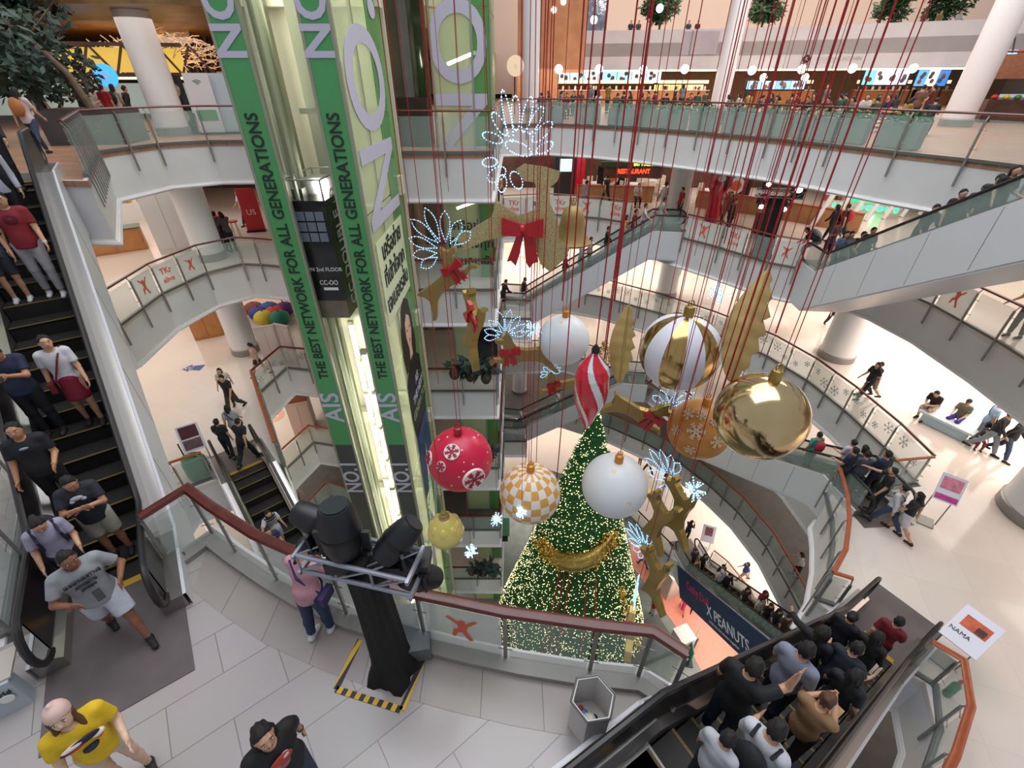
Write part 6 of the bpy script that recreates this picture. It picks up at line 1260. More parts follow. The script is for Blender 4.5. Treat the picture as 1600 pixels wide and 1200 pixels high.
    if hair in ('short', 'long', 'pony', 'bun', 'bob'): 
        Hr = [ell(hc-fwd*.008+up*.018, (.084, .1, .112), HM, .01, cut=(p0, n_))]
        if hair in ('long', 'bob'): Hr += [cap(hc-fwd*.05, hc-fwd*.085-up*(.26 if hair == 'long' else .12), .075, .055 if hair == 'long' else .07, .03), cap(hc-fwd*.02-rt*.07-up*.02, hc-fwd*.02-rt*.075-up*.14, .03, .025, .02), cap(hc-fwd*.02+rt*.07-up*.02, hc-fwd*.02+rt*.075-up*.14, .03, .025, .02)]
        if hair == 'pony': Hr += [cap(hc-fwd*.1+up*.04, hc-fwd*.15-up*.14, .035, .022, .02)]
        if hair == 'bun': Hr += [ell(hc-fwd*.1+up*.06, (.045, .045, .045), None, .02)]
    else: Hr = [ell(hc+up*.045-fwd*.01, (.086, .105, .1), HM, .01, cut=(hc+up*.035, -up))]
    if hair == 'cap': Hr.append(ell(hc+up*.045+fwd*.1, (.06, .07, .012), HM, .01))
    if hair == 'beanie': Hr = [ell(hc+up*.05-fwd*.015, (.092, .108, .115), HM, .01, cut=(hc+up*.02+fwd*.02, fwd*.3-up*.95)), ell(hc+up*.17, (.025, .025, .025), None, .01)]
    if hair == 'beanie': parts['hair'] = [cap(hc-fwd*.04-up*.01, hc-fwd*.06-up*.22, .078, .06, .03)]+[cap(hc+rt*.072*q-up*.0, hc+rt*.085*q+fwd*.02-up*.2, .026, .03, .02) for q in (-1, 1)]
    parts['hat' if hair in ('cap', 'beanie') else 'hair'] = Hr
    out = {}
    for nm, pr in parts.items():
        c_ = cell*(1.25 if nm != 'body' and cell < .016 else 1.0); v, q = nets(pr, c_)
        if nm == 'hair' and len(v): w_ = v-np3(hc); v = v+w_/np.linalg.norm(w_, axis=1)[:, None]*(.0055*np.sin(70*v[:, 0]+3*v[:, 2])*np.sin(55*v[:, 1]+1)+.004*np.sin(130*v[:, 0]+40*v[:, 2]))[:, None]
        me = bpy.data.meshes.new(nm); v = (v-np.array([0, 0, gz]))*s; me.from_pydata(v.tolist(), [], q.tolist()); me.polygons.foreach_set('use_smooth', [True]*len(me.polygons)); me.materials.append(None); me.update(); out[nm] = me
    out['_j'] = dict(hc=(hc-Vector((0, 0, gz)))*s, HM=HM, A={k: [(q-Vector((0, 0, gz)))*s if i < 3 else q for i, q in enumerate(v)] for k, v in A.items()}, T=T, che=(che-Vector((0, 0, gz)))*s, pel=(pel-Vector((0, 0, gz)))*s, s=s, f=f)
    MESH[key] = out; return out
SK = {'a': '#b98463', 'b': '#c99a7a', 'c': '#8a5a40', 'd': '#dcb89c'}
_pm = {}
def pmat(kind, col):
    k = kind+col
    if k not in _pm: c = rgb(col); _pm[k] = noisy('cloth_'+k, c, tuple(v*.82 for v in c), 14 if kind == 'skin' else 7, .75 if kind != 'skin' else .5, bump=0 if kind in ('skin', 'print', 'mask') else .55)
    return _pm[k]
NP_ = 0
def person(loc, face, pose, shirt, low, label, hair='short', haircol='#17120f', top='tee', lowk='trousers', shoes='#2a2624', skin='b', H=1.66, cell=.022, fat=0.0, extra=None, group=None, **pp):
    """face: heading in degrees, 0 looks away from the photographer, 180 towards, 90 = left, -90 = right"""
    P_ = dict(POSES[pose]); P_.update(pp); key = (pose, tuple(sorted(pp.items())), hair, top, lowk, round(H, 2), cell, fat)
    ms = body_meshes(key, P_, hair, top, lowk, H, cell, fat); r = thing('person', loc, rz=R(face), label=label, cat='person', group=group); mm = dict(body=pmat('skin', SK[skin]), shirt=pmat('shirt', shirt), trousers=pmat('low', low), shorts=pmat('low', low), skirt=pmat('low', low), shoe=pmat('shoe', shoes), shoe2=pmat('shoe', shoes), hair=pmat('hair', haircol), hat=pmat('hair', haircol)); O = {}
    if hair == 'beanie': mm['hair'] = pmat('hair', '#5f3d24')
    for nm, me in ms.items():
        if nm[0] == '_': continue
        o = bpy.data.objects.new('shoe' if nm == 'shoe2' else nm, me); C.objects.link(o); o.parent = r; o.material_slots[0].link = 'OBJECT'; o.material_slots[0].material = mm[nm]; O[nm] = o
    j = ms['_j']; hc, HM, s = j['hc'], j['HM'], j['s']
    if cell < .016:
        for sd in (-1, 1): m = MB(); m.ball(hc+HM @ Vector((sd*.032, .083, .012))*s, (.014*s, .008*s, .008*s), 10, 6, M=HM); e = m.build('eye', mat('eye_white', rgb('#e8e2dc'), .3), O['body'], True); m = MB(); m.ball(hc+HM @ Vector((sd*.032, .0895, .012))*s, (.0065*s, .004*s, .0065*s), 8, 6, M=HM); m.build('iris', M_black, O['body'], True); m = MB(); m.ball(hc+HM @ Vector((sd*.034, .087, .034))*s, (.021*s, .006*s, .005*s), 8, 5, M=HM); m.build('eyebrow', mm.get('hair') if hair not in ('beanie', 'cap') else M_black, O['body'], True)
        m = MB(); m.ball(hc+HM @ Vector((0, .091, -.052))*s, (.024*s, .006*s, .007*s), 10, 5, M=HM); m.build('mouth', mat('lip', rgb('#8f4a42'), .4), O['body'], True)
    for ex in (extra or []):
        k = ex[0]; T = j['T']; che, pel = j['che'], j['pel']; f = j['f']
        if k == 'backpack': m = MB(); m.ball(che+T @ Vector((0, -.2, -.04)), (.16, .11, .23), 14, 10, M=T); m.build('backpack', pmat('bag', ex[1]), r, True); m = MB(); [m.pipe([che+T @ Vector((sd*.1, -.12, .16)), che+T @ Vector((sd*.11, .0, .19)), che+T @ Vector((sd*.11, .13*f, .05)), che+T @ Vector((sd*.12, .06*f, -.15))], .018, 6) for sd in (-1, 1)]; m.build('straps', pmat('bag', ex[1]), r, True)
        if k == 'sling': m = MB(); m.pipe([che+T @ Vector((-.12, -.02, .2)), che+T @ Vector((-.04, .14*f, .05)), pel+Vector((.12, .13*f, .02)), pel+Vector((.19*f, .0, -.04)), che+T @ Vector((0, -.14*f, .0)), che+T @ Vector((-.12, -.06, .18))], .014, 6); m.build('bag_strap', pmat('bag', ex[1]), r, True); m = MB(); m.box(pel+Vector((.2*f, .03, -.08)), (.07, .22, .16)); m.build('shoulder_bag', pmat('bag', ex[1]), r)
        if k == 'phone': w = (j['A'][1][2]+j['A'][-1][2])/2+Vector((0, .09, .02)); m = MB(); m.box(w, (.075, .02, .14), M=Matrix.Rotation(R(50), 3, 'X')); m.build('phone', M_black, r)
        if k == 'handbag': w = j['A'][ex[2]][2]+Vector((0, .02, -.08)); m = MB(); m.box(w+Vector((0, 0, -.3)), (ex[3] if len(ex) > 3 else .14, .3, .32)); m.build('carrier_bag', pmat('bag', ex[1]), r); m = MB(); m.pipe([w+Vector((0, .1*math.cos(t), -.14+.16*math.sin(t))) for t in [PI*q/8 for q in range(9)]], .008, 5); m.build('bag_handle', pmat('bag', ex[1]), r)
        if k == 'text':
            nn = T @ Vector((0, 1, 0)); Fm = Matrix((Vector((-1, 0, 0)), T @ Vector((0, 0, 1)), nn)).transposed()
            for i, (t_, sz, dz) in enumerate(ex[2]): text_mesh(t_, sz, m=pmat('print', ex[1]), parent=O['shirt'], M=Fm, loc=che+T @ Vector((0, (.128*f+.012)*j['s'], dz)), depth=.012, bold=.001)
        if k == 'blob':
            for bi, (x, z, rx, rz_, col) in enumerate(ex[1]): m = MB(); m.ball(che+T @ Vector((x, (.112*f)*(1-.6*(x/.2)**2)+.012, z)), (rx, .018+.005*bi, rz_), 14, 8, M=T); m.build('shirt_print', pmat('print', col), O['shirt'], True)
        if k == 'stripes':
            for q in range(6): m = MB(); m.lathe(che+T @ Vector((0, 0, -.22+.075*q)), [(1, 0), (1, .028)], 20, M=T @ Matrix.Diagonal(((.158-.012*abs(q-3.5))*f+.022, (.108-.008*abs(q-3.5))*f+.022, 1))); m.build('stripe', pmat('print', ex[1]), O['shirt'], True)
        if k == 'mask': m = MB(); m.ball(hc+HM @ Vector((0, .055, -.045))*s, (.055*s, .05*s, .045*s), 12, 8, M=HM); m.build('face_mask', pmat('mask', ex[1]), r, True)
        if k == 'watch': w = j['A'][ex[2]][2]; fd = j['A'][ex[2]][3]; m = MB(); m.tube(w-fd*.025, w-fd*.005, .033, n=12); m.build('watch', pmat('watch', ex[1]), r)
        if k == 'jacket': m = MB(); [m.ball(che+T @ Vector((sd*.12, .03, -.12)), (.07, .125, .33), 12, 10, M=T) for sd in (-1, 1)]; m.build('open_jacket', pmat('jk', ex[1]), r, True)
    return r
def esc_px(e, px, py, dz=0.0):
    best = None; n = 400
    for i in range(n+1):
        s = -1.2+(e.run+2.4)*i/n; z = e.bot.z+e.zat(s)+dz; p = PZ(px, py, z); q = p-e.bot; ss = q.x*e.d.x+q.y*e.d.y; w = q.x*e.n.x+q.y*e.n.y
        if best is None or abs(ss-s) < best[0]: best = (abs(ss-s), s, w)
    s, w = best[1], max(-e.w/2+.2, min(e.w/2-.2, best[2])); n_ = e.steps()
    if 0 <= s <= e.run: k = min(n_-1, int(s/e.run*n_)); s = e.run*(k+.5)/n_
    p = e.bot+e.d*s+e.n*w; p.z = e.bot.z+e.zat(s); return p
def hdg(v): return math.degrees(math.atan2(-v.x, v.y))
NEAR = .0125
# ---------------- long left escalator (riders face the camera, coming down)
dn = hdg(-E1.d)
def e1(px, py, *a, **k): k.setdefault('cell', NEAR); return person(esc_px(E1, px, py), a[0], *a[1:], **k)
person(PL(205, 985, 'B'), dn+18, 'walk', '#8f9297', '#c4c8d4', 'heavy man in grey lettered T-shirt and pale shorts stepping off the left escalator', lowk='shorts', skin='c', H=1.74, cell=NEAR, fat=.8, shoes='#171a1c', hp=8, hy=-10, la=(15, 30, 80, 25), ra=(20, 25, 85, 30), lh=30, rh=-14, lk=6, rk=14, extra=[('text', '#3a3a44', [('GEORGETNS', .06, .09), ('ATHLETIC', .045, .0), ('DIVISION', .035, -.07)]), ('phone',)])
e1(150, 915, dn+15, 'carry', '#9c96ae', '#20202a', 'woman in lilac patterned blouse with dark straps behind the heavy grey shirted man', hair='bun', top='blouse', H=1.55, hp=30, extra=[('backpack', '#23243a')])
e1(190, 850, dn, 'crossed', '#23252f', '#b5b0a4', 'man in dark printed T-shirt and beige shorts with folded arms on the left escalator', lowk='shorts', fat=.3, skin='a', hy=-12, extra=[('blob', [(0, .07, .07, .035, '#c8ccd2'), (-.06, .03, .03, .025, '#aeb4bd'), (.06, .03, .03, .025, '#aeb4bd')])])
e1(110, 800, dn, 'carry', '#16161c', '#1c1c22', 'boy in black T-shirt with small white print looking up, left lane of the escalator', skin='a', H=1.68, fat=.3, hp=-5, extra=[('blob', [(0, .08, .05, .02, '#8a94a4')])])
e1(152, 660, dn, 'stand2', '#c9c6cc', '#7b1226', 'woman in white blouse with thin red sling strap and dark red skirt', hair='pony', top='blouse', lowk='skirt', skin='b', H=1.6, hy=-20, hp=-4, extra=[('sling', '#6a1424')])
e1(40, 690, dn-5, 'phone', '#1c2440', '#1a1a20', 'man in navy T-shirt looking down at a phone at the left picture edge', skin='a', fat=.2, haircol='#2a1a12', extra=[('phone',)])
e1(88, 452, dn, 'stand2', '#7c1420', '#a9a6a8', 'man in dark red T-shirt and light grey joggers high on the left escalator', skin='b', H=1.78, fat=.4, shoes='#d8d8dc', extra=[('blob', [(0, .03, .09, .09, '#5a0f1c'), (0, .03, .05, .05, '#7c1420')]), ('watch', '#c8c8cc', -1)])
e1(35, 460, dn, 'stand', '#3a3c48', '#2c2c34', 'person in dark shorts and white trainers next to the red shirted man', lowk='shorts', shoes='#c8c8cc', skin='b', H=1.6)
e1(50, 375, dn, 'stand', '#a9aab8', '#1c1c24', 'man in green face mask with open black jacket over a pale shirt', top='long', skin='b', H=1.75, extra=[('mask', '#6db5a0'), ('jacket', '#17161c')])
e1(8, 350, dn, 'stand', '#5a1420', '#1c1c24', 'man in dark cap and dark red top at the far left edge of the escalator', hair='cap', haircol='#15151a', skin='a')
e1(30, 300, dn, 'stand2', '#16161c', '#22222a', 'dark dressed rider topmost on the left escalator', top='long', skin='b')
# ---------------- near floor
person(PL(507, 985, 'B'), -10, 'rail', '#c48f9a', '#2a3a5c', 'woman in pink patterned shirt and jeans leaning on the near railing', hair='pony', top='tee', lowk='jeans', shoes='#d9d9dc', H=1.62, cell=NEAR, fat=.2, hp=30, extra=[('sling', '#3a2f5e'), ('handbag', '#33366a', -1, .1)])
for dx, dz in ((-.1, .05), (.08, -.05), (0, .12), (.12, .1), (-.08, -.12)): pass
yp = PZ(96, 1118, LV['B']+1.5); yp.z = LV['B']
person(yp, 232, 'carry', '#e0b91c', '#c9c2b4', 'woman in pale pink beanie and bright yellow printed shirt at the lower left', hair='beanie', haircol='#d8b6ac', top='tee', lowk='short_shorts', H=1.62, cell=NEAR, fat=.3, skin='d', hp=-8, hy=10, lean=4, extra=[('blob', [(.02, .02, .14, .045, '#23263a'), (.05, .035, .1, .028, '#e8ddd0'), (.05, .0, .09, .018, '#c8322a'), (-.09, -.03, .05, .03, '#e8ddd0'), (-.09, -.05, .035, .016, '#c8322a'), (0, -.12, .06, .03, '#23263a')])])
bp = PZ(404, 1140, LV['B']+1.6); bp.z = LV['B']
person(bp, 232, 'walk', '#141316', '#2c3448', 'person in black T-shirt with red floral print at the bottom edge', hair='bob', top='tee', H=1.66, cell=NEAR, fat=.5, skin='b', hp=-6, extra=[('blob', [(0, .04, .1, .08, '#b4443c'), (-.04, .07, .04, .03, '#d9c2bc'), (.05, .0, .045, .035, '#c86a56'), (.0, -.05, .06, .03, '#8a5a6a')]), ('watch', '#2a2a30', -1)])
# ---------------- crowded right escalator (seen from behind, going down to the right)
d2h = hdg(-E2.d)
def e2(px, py, *a, **k): k.setdefault('cell', NEAR); H = k.get('H', 1.66); return person(esc_px(E2, px, py, H*.92), d2h+k.pop('turn', 0), *a, **k)
e2(1143, 1022, 'armup', '#121316', '#1e2838', 'man in black T-shirt raising one hand, nearest left on the crowded right escalator', H=1.72, lowk='jeans', shoes='#cfcfd2', fat=.25, ra=(110, 20, 70, 5), hp=12)
e2(1255, 1022, 'stand2', '#83889a', '#1c2230', 'man in plain light grey T-shirt in the middle of the crowded right escalator', H=1.78, fat=.3, hp=10)
e2(1205, 1150, 'carry', '#c4c5cc', '#1c1e26', 'boy in white T-shirt wearing a black backpack at the bottom edge', H=1.62, hp=14, extra=[('backpack', '#15161c')])
e2(1125, 1165, 'stand', '#b9bac2', '#22242c', 'child in white shirt low beside the man raising his hand', H=1.3, hp=10)
e2(1282, 1105, 'phone', '#8c6b4a', '#2a2320', 'woman with tan furry bag and hair held up, right of the grey shirt', hair='bun', haircol='#5a3a28', H=1.58, extra=[('handbag', '#a88458', 1, .2)])
e2(1286, 985, 'railone', '#16181f', '#1b1c22', 'dark haired woman in dark top touching the left handrail', hair='long', top='long', H=1.62, ra=(5, 10, 15, 0), la=(40, 40, 20, 0))
e2(1331, 1022, 'rail', '#171b2b', '#20222a', 'man in navy top with orange collar reaching to the right handrail', H=1.68, hp=10)
e2(1326, 962, 'stand', '#1a1a24', '#1a1a22', 'woman with bunned hair and navy top beside a yellow card', hair='bun', top='long', H=1.6)
e2(1368, 1000, 'carry', '#121216', '#1a1a20', 'person in black hooded jacket carrying a white lettered paper bag', top='coat', hair='long', H=1.62, extra=[('handbag', '#b4a48c', 1, .1)])
e2(1405, 972, 'walk', '#6e1420', '#22242c', 'man in dark red shirt stepping off at the bottom of the right escalator', H=1.7)
e2(1345, 1075, 'stand2', '#14151b', '#191a20', 'person in black with a turquoise strap close to the right handrail', hair='long', H=1.6)
MID = .02
# ---------------- level C, left: walkers towards the escalator
def at(px, py, lv, face, *a, **k): k.setdefault('cell', MID); return person(PL(px, py, lv), face, *a, **k)
at(410, 588, 'C', 100, 'walk', '#c9a99a', '#232430', 'woman in sleeveless top and dark shorts walking past the left column', hair='pony', top='sleeveless', lowk='short_shorts', H=1.62)
at(364, 628, 'C', -160, 'walk', '#cdbfb8', '#1d1d22', 'woman in pale shirt walking furthest back of the group on the cream floor', hair='bob', H=1.58)
at(371, 645, 'C', 175, 'walk2', '#17171a', '#3f3a30', 'man in black T-shirt and olive trousers walking on the cream floor', H=1.72)
at(378, 692, 'C', 20, 'walk', '#a9aab2', '#1c1e28', 'woman in light grey top with a black sling strap across the back', hair='bob', lowk='jeans', H=1.6, extra=[('sling', '#17171a')])
at(364, 716, 'C', 10, 'stand2', '#1b1e22', '#1c1e26', 'woman with ponytail and black blouse about to step on the lower left escalator', hair='pony', top='blouse', lowk='leggings', H=1.6)
at(392, 722, 'C', -5, 'walk2', '#121214', '#17181c', 'man all in black bending forward at the head of the lower left escalator', H=1.7, lean=16)
person(esc_px(E3, 440, 850), hdg(-E3.d)+10, 'railone', '#c8c6cc', '#9fa3b8', 'woman in black and white striped top and pale shorts on the lower left escalator', hair='long', top='tee', lowk='shorts', H=1.58, cell=MID, extra=[('stripes', '#1c1c22')])
person(esc_px(E3, 412, 885), hdg(-E3.d), 'stand', '#26314e', '#22283a', 'person in dark blue on the lower left escalator beside the striped top', H=1.62, cell=MID)
# ---------------- level B, left
at(354, 392, 'B', 10, 'stand2', '#4a4048', '#1d1d22', 'woman with ponytail in dark grey beside the red stool', hair='pony', top='long', H=1.6)
at(366, 393, 'B', 60, 'phone', '#5b5450', '#232328', 'woman in grey standing close to the red stool, the right one of the two', hair='bob', top='long', H=1.62)
at(388, 352, 'B', 150, 'walk', '#b9c0d0', '#2a2a34', 'person in patterned apron at the cafe counter by the lift strips', H=1.66)
# ---------------- E4 queue and level C right
def hd(px, py, lv, face, *a, **k): k.setdefault('cell', MID); H = k.get('H', 1.66); p = PZ(px, py, LV[lv]+H*.93); p.z = LV[lv]; return person(p, face, *a, **k)
def e4(px, py, *a, **k): k.setdefault('cell', MID); return person(esc_px(E4, px, py, k.get('H', 1.66)*.92), hdg(-E4.d), *a, **k)
e4(1257, 684, 'stand', '#3fa396', '#5a6a72', 'person in turquoise with a red bag lowest visible on the white panelled escalator', H=1.6, extra=[('backpack', '#b8303a')])
e4(1259, 667, 'stand', '#6a2430', '#22222a', 'dark red haired head far down the white panelled escalator', hair='long', H=1.6)
e4(1293, 700, 'carry', '#c9c4cc', '#c7a0b8', 'woman in white blouse and pink skirt on the white panelled escalator', hair='bun', lowk='skirt', top='blouse', H=1.56)
e4(1322, 697, 'stand', '#8d9096', '#22242c', 'person with big black hair and a yellow bag at the top of that escalator', hair='long', H=1.64, extra=[('sling', '#c8a02a')])
hd(1337, 706, 'C', 15, 'carry', '#1a2038', '#1a1c24', 'person in navy polo shirt at the glass wall of the queue', H=1.68)
hd(1356, 712, 'C', -20, 'stand', '#3f4552', '#1c1e26', 'man with short hair behind the navy shirts in the queue', H=1.66)
hd(1388, 712, 'C', 10, 'stand2', '#19203a', '#1c2030', 'tall man in dark navy T-shirt in the queue above the landing', H=1.78)
hd(1397, 738, 'C', 55, 'armup', '#121214', '#20232c', 'man in black T-shirt stretching his arm forward in the queue', ra=(75, 5, 15, 0), H=1.7)
hd(1417, 764, 'C', 20, 'walk', '#c6c4ca', '#36465e', 'woman in white top with brown sling and jeans in the queue', hair='bun', top='long', lowk='jeans', H=1.62, extra=[('sling', '#6b4a34')])
hd(1441, 776, 'C', 25, 'walk2', '#17161a', '#c8c6cc', 'woman with long black hair and white shorts last in the queue', hair='long', top='blouse', lowk='shorts', H=1.62)
# bench with sitters
ba, bb = PL(1432, 652, 'C', 0), PL(1515, 692, 'C', 0); bd = (bb-ba); r = thing('bench', (ba+bb)/2, rz=math.atan2(bd.y, bd.x), label='long pale blue and white bench on the cream floor at the right', cat='bench'); m = MB(); m.box((0, 0, .4), (bd.length, .5, .08)); m.build('seat', mat('bench_top', rgb('#c8d4dc'), .4), r); m = MB(); m.box((0, 0, .2), (bd.length-.3, .4, .36)); m.build('base', mat('bench_base', rgb('#a9bfcc'), .4), r)
at(1447, 652, 'C', 110, 'sitlean', '#17171a', '#b0a294', 'man in black T-shirt and beige shorts sitting at the near end of the bench', lowk='shorts', H=1.68)
at(1487, 668, 'C', 115, 'sit', '#6d6a5a', '#3a2a8c', 'woman in dark cap and purple trousers sitting on the bench', hair='cap', H=1.6)
at(1520, 690, 'C', -120, 'stand', '#8fb0cc', '#7c8896', 'man in light blue shirt with black sling standing at the bench end', H=1.68, extra=[('sling', '#17171a')])
at(1531, 706, 'C', -150, 'walk', '#17161a', '#7f8a94', 'man in black shirt and grey trousers walking with a partner at the right', top='long', H=1.74)
at(1556, 714, 'C', -155, 'walk2', '#1a1a20', '#2f405c', 'woman in black top and jeans holding hands with the man in black', hair='long', top='long', lowk='jeans', H=1.62)
at(1524, 697, 'C', 150, 'sit', '#3a3434', '#8a3030', 'crouching child beside a red bag at the bench end', H=1.0)
at(1346, 622, 'C', 95, 'walk', '#151518', '#1c1c20', 'person in black crossing the cream floor above the snowflake railing', hair='bob', H=1.66)
at(1352, 620, 'C', 80, 'walk2', '#1c1c22', '#8a7468', 'companion in dark top and short trousers beside the person in black', H=1.6, lowk='shorts')
at(1293, 514, 'C', 160, 'walk', '#1a1a1e', '#17171a', 'person in black trousers half hidden under the upper right escalator', H=1.7)
# ---------------- level B right
at(1580, 527, 'B', 95, 'rail', '#b9a6a4', '#5a5048', 'man in pale shirt leaning on the railing at the right picture edge', H=1.68)
at(1305, 380, 'B', 30, 'walk', '#17171c', '#17171c', 'young man in black with a red backpack near the book shop', H=1.7, extra=[('backpack', '#b02430')])
at(1290, 378, 'B', 25, 'walk2', '#1c1c22', '#1c1c22', 'person in black walking left of the red backpack', hair='long', H=1.62, top='long')
at(1268, 402, 'B', 60, 'bend', '#2a2a30', '#7a7f88', 'person bending with a silver backpack at the foot of the upper right escalator', H=1.6, extra=[('backpack', '#8f949c')])
at(1133, 372, 'B', -130, 'railone', '#17181f', '#1c2130', 'man in black leaning backwards on the railing with orange prints', top='long', H=1.7)
at(1118, 346, 'B', -100, 'walk', '#c9bfbc', '#3a3436', 'person in white shirt left of the man leaning at the railing', H=1.68)
at(1131, 352, 'B', 140, 'walk2', '#8f6a5c', '#6a5a50', 'person in brown top beside the white shirt near the column', H=1.62, hair='bob')
at(1032, 335, 'B', -80, 'walk', '#c4bcc4', '#c4bcc4', 'person dressed in white walking towards the middle escalator', H=1.66)
at(1058, 345, 'B', 100, 'stand', '#a8262c', '#3a2a2a', 'person in red top in front of the white column', H=1.6)
at(945, 322, 'B', 30, 'walk', '#2a2428', '#22222a', 'dark dressed person walking before the oak low wall', H=1.7)
at(912, 333, 'B', -60, 'walk2', '#8f8a94', '#1c1c26', 'person in grey walking behind the middle railing', H=1.68)
at(782, 318, 'B', 150, 'rail', '#b78a6c', '#3a3036', 'person in tan top at the railing left of the glitter reindeer head', H=1.62)
at(993, 322, 'B', 180, 'sit', '#d8d2cc', '#232328', 'seated waiter in white shirt at the restaurant front', H=1.6)
# spot lamp truss on level B right is built with the near one
# ---------------- middle escalator riders (dark silhouettes climbing right) : E5
CLR = ['#17171c', '#23242c', '#1c1a1e', '#2c2a30', '#1d2230', '#3a2a2c']
def row(e, lst, face, where, grp=None):
    for i, (px, py, shirt, low, kw, txt) in enumerate(lst):
        kw = dict(kw); H = kw.get('H', 1.64); po = kw.pop('pose', ['stand2', 'carry', 'stand', 'railone'][i % 4]); kw.setdefault('cell', MID)
        person(esc_px(e, px, py, H*.92), face+kw.pop('turn', 0), po, shirt, low, txt+' '+where, **kw)
L5 = hdg(E5.d)
row(E5, [(886, 412, '#6a1c26', '#17171c', dict(top='long'), 'lowest rider, in dark red,'), (904, 403, '#8d9a98', '#6f7a78', dict(hair='long', top='coat'), 'rider in long pale grey'), (926, 383, '#c08a88', '#20242e', dict(), 'rider in pink T-shirt'), (951, 366, '#15151a', '#15151a', dict(top='long', pose='railone'), 'rider in black with arm spread,'), (974, 360, '#9aa0b0', '#2c3448', dict(), 'rider in grey and navy'), (986, 355, '#c0662c', '#2a2320', dict(hair='long'), 'rider in orange brown with long hair'), (1002, 338, '#6b1a24', '#17171c', dict(), 'rider in dark crimson'), (1020, 333, '#c2bcc0', '#26262e', dict(), 'rider in white near the top'), (1046, 318, '#9fa39c', '#3f403f', dict(pose='walk'), 'rider in grey green stepping off')], L5, 'on the middle escalator')
hd(819, 436, 'C', -80, 'walk', '#17171c', '#c8c8cc', 'person in black and white trousers entering the middle escalator', H=1.64)
hd(786, 441, 'C', -60, 'rail', '#1c1a1e', '#1c1a1e', 'person in black leaning on the railing at the foot of the middle escalator', top='long', H=1.68)
L6 = hdg(E6.d)
row(E6, [(1319, 380, '#5f6e8c', '#2c3344', dict(hair='bob'), 'rider in blue grey, lowest,'), (1330, 369, '#8a8f9c', '#22242c', dict(), 'head behind the blue grey rider'), (1349, 372, '#15161c', '#15161c', dict(top='coat'), 'rider in black jacket'), (1367, 366, '#1d2530', '#1a1c24', dict(), 'rider in dark teal shirt'), (1394, 354, '#3d4a60', '#2c3448', dict(hair='short', pose='phone'), 'rider in denim shirt looking down'), (1448, 329, '#1b1a1c', '#171719', dict(pose='rail', top='coat'), 'big rider in black leaning forward'), (1494, 310, '#3a1a24', '#1c1a20', dict(hair='short'), 'rider in dark maroon looking right'), (1530, 300, '#151419', '#17171c', dict(top='coat', pose='rail'), 'wide shouldered rider in black'), (1566, 282, '#1a2030', '#17171c', dict(top='long'), 'rider in dark blue'), (1584, 270, '#15151a', '#15151a', dict(hair='long'), 'topmost long haired rider')], L6, 'on the upper right escalator')
# ---------------- lower storeys
L7 = hdg(E7.d)
row(E7, [(808, 646, '#c9c8c8', '#1c1c20', dict(pose='rail'), 'rider in black and white bending'), (868, 622, '#cfcac4', '#c9c4be', dict(pose='walk'), 'rider in white')], L7, 'on the dark lower escalator')
at(786, 556, 'D', 60, 'bend', '#3a3a40', '#17171c', 'person stooping on the level behind the ribboned reindeer', H=1.62)
L8 = hdg(E8.d)
at(1071, 842, 'F', -60, 'phone', '#17161a', '#17161a', 'person in black with folded arms on the lower right walkway', hair='long', top='long', H=1.64)
at(1158, 906, 'F', 80, 'walk', '#3b3a8c', '#a08468', 'woman in blue violet top by the lowest escalator railing', hair='bob', H=1.6)
at(1011, 738, 'F', 30, 'walk', '#a8243a', '#17171c', 'person in crimson and black on the lower walkway right of the white bauble', H=1.66)
at(999, 726, 'F', 0, 'stand', '#8a8486', '#55504e', 'small figure beside the crimson top behind the white bauble', H=1.2)
at(1037, 760, 'F', -20, 'rail', '#23232a', '#c2bab4', 'person pushing a pram on the lower walkway', H=1.64)
row(E8, [(1084, 862, '#3a2f38', '#2a2228', dict(pose='carry'), 'first rider from the bottom, in plum,'), (1099, 866, '#17171c', '#17171c', dict(hair='long'), 'second rider, in black,'), (1121, 893, '#c8c8ce', '#26262e', dict(hair='cap', haircol='#d8d8dc'), 'rider with a white cap'), (1128, 884, '#1c1c22', '#1c1c22', dict(), 'rider just behind the white cap'), (1145, 903, '#17181e', '#17181e', dict(top='long'), 'rider in black jacket'), (1166, 920, '#3c3830', '#2b2a28', dict(hair='long'), 'rider in olive grey'), (1177, 938, '#c2b8b0', '#8a7c70', dict(hair='bob'), 'rider in beige'), (1198, 928, '#8a1a26', '#2a2228', dict(hair='bob', haircol='#5a1c1c'), 'rider with reddish hair'), (1189, 945, '#17171b', '#17171b', dict(), 'rider in black below the reddish hair'), (1210, 952, '#22222a', '#1b1b20', dict(hair='long'), 'long haired rider in charcoal'), (1216, 962, '#3a2a22', '#1b1b20', dict(), 'topmost rider in dark brown')], L8, 'on the packed lowest escalator')
at(1240, 900, 'E', 70, 'rail', '#c4c0bc', '#1f1f25', 'person in white top leaning on the wood railing of the grey carpeted level', hair='long', H=1.64)
at(468, 790, 'E', -130, 'rail', '#c2b0a4', '#7a5a50', 'person with dark hair at the lowest left railing under the lamp heads', H=1.62)
at(1065, 955, 'G', 160, 'walk', '#c8285a', '#d02a62', 'woman in bright pink dress on the salmon carpet', top='blouse', lowk='dress', H=1.62)
at(1083, 953, 'G', 150, 'walk2', '#1c1a1c', '#2a2426', 'person in black beside the pink dress on the salmon carpet', H=1.6)
at(1003, 884, 'G', 30, 'walk', '#c6c8ce', '#5a6a84', 'person in white cap beside the tree foot', hair='cap', haircol='#d6d8de', H=1.64)
at(1018, 960, 'G', 120, 'stand', '#8a1c28', '#c4c4c8', 'person in red below the lowest reindeer', H=1.6)
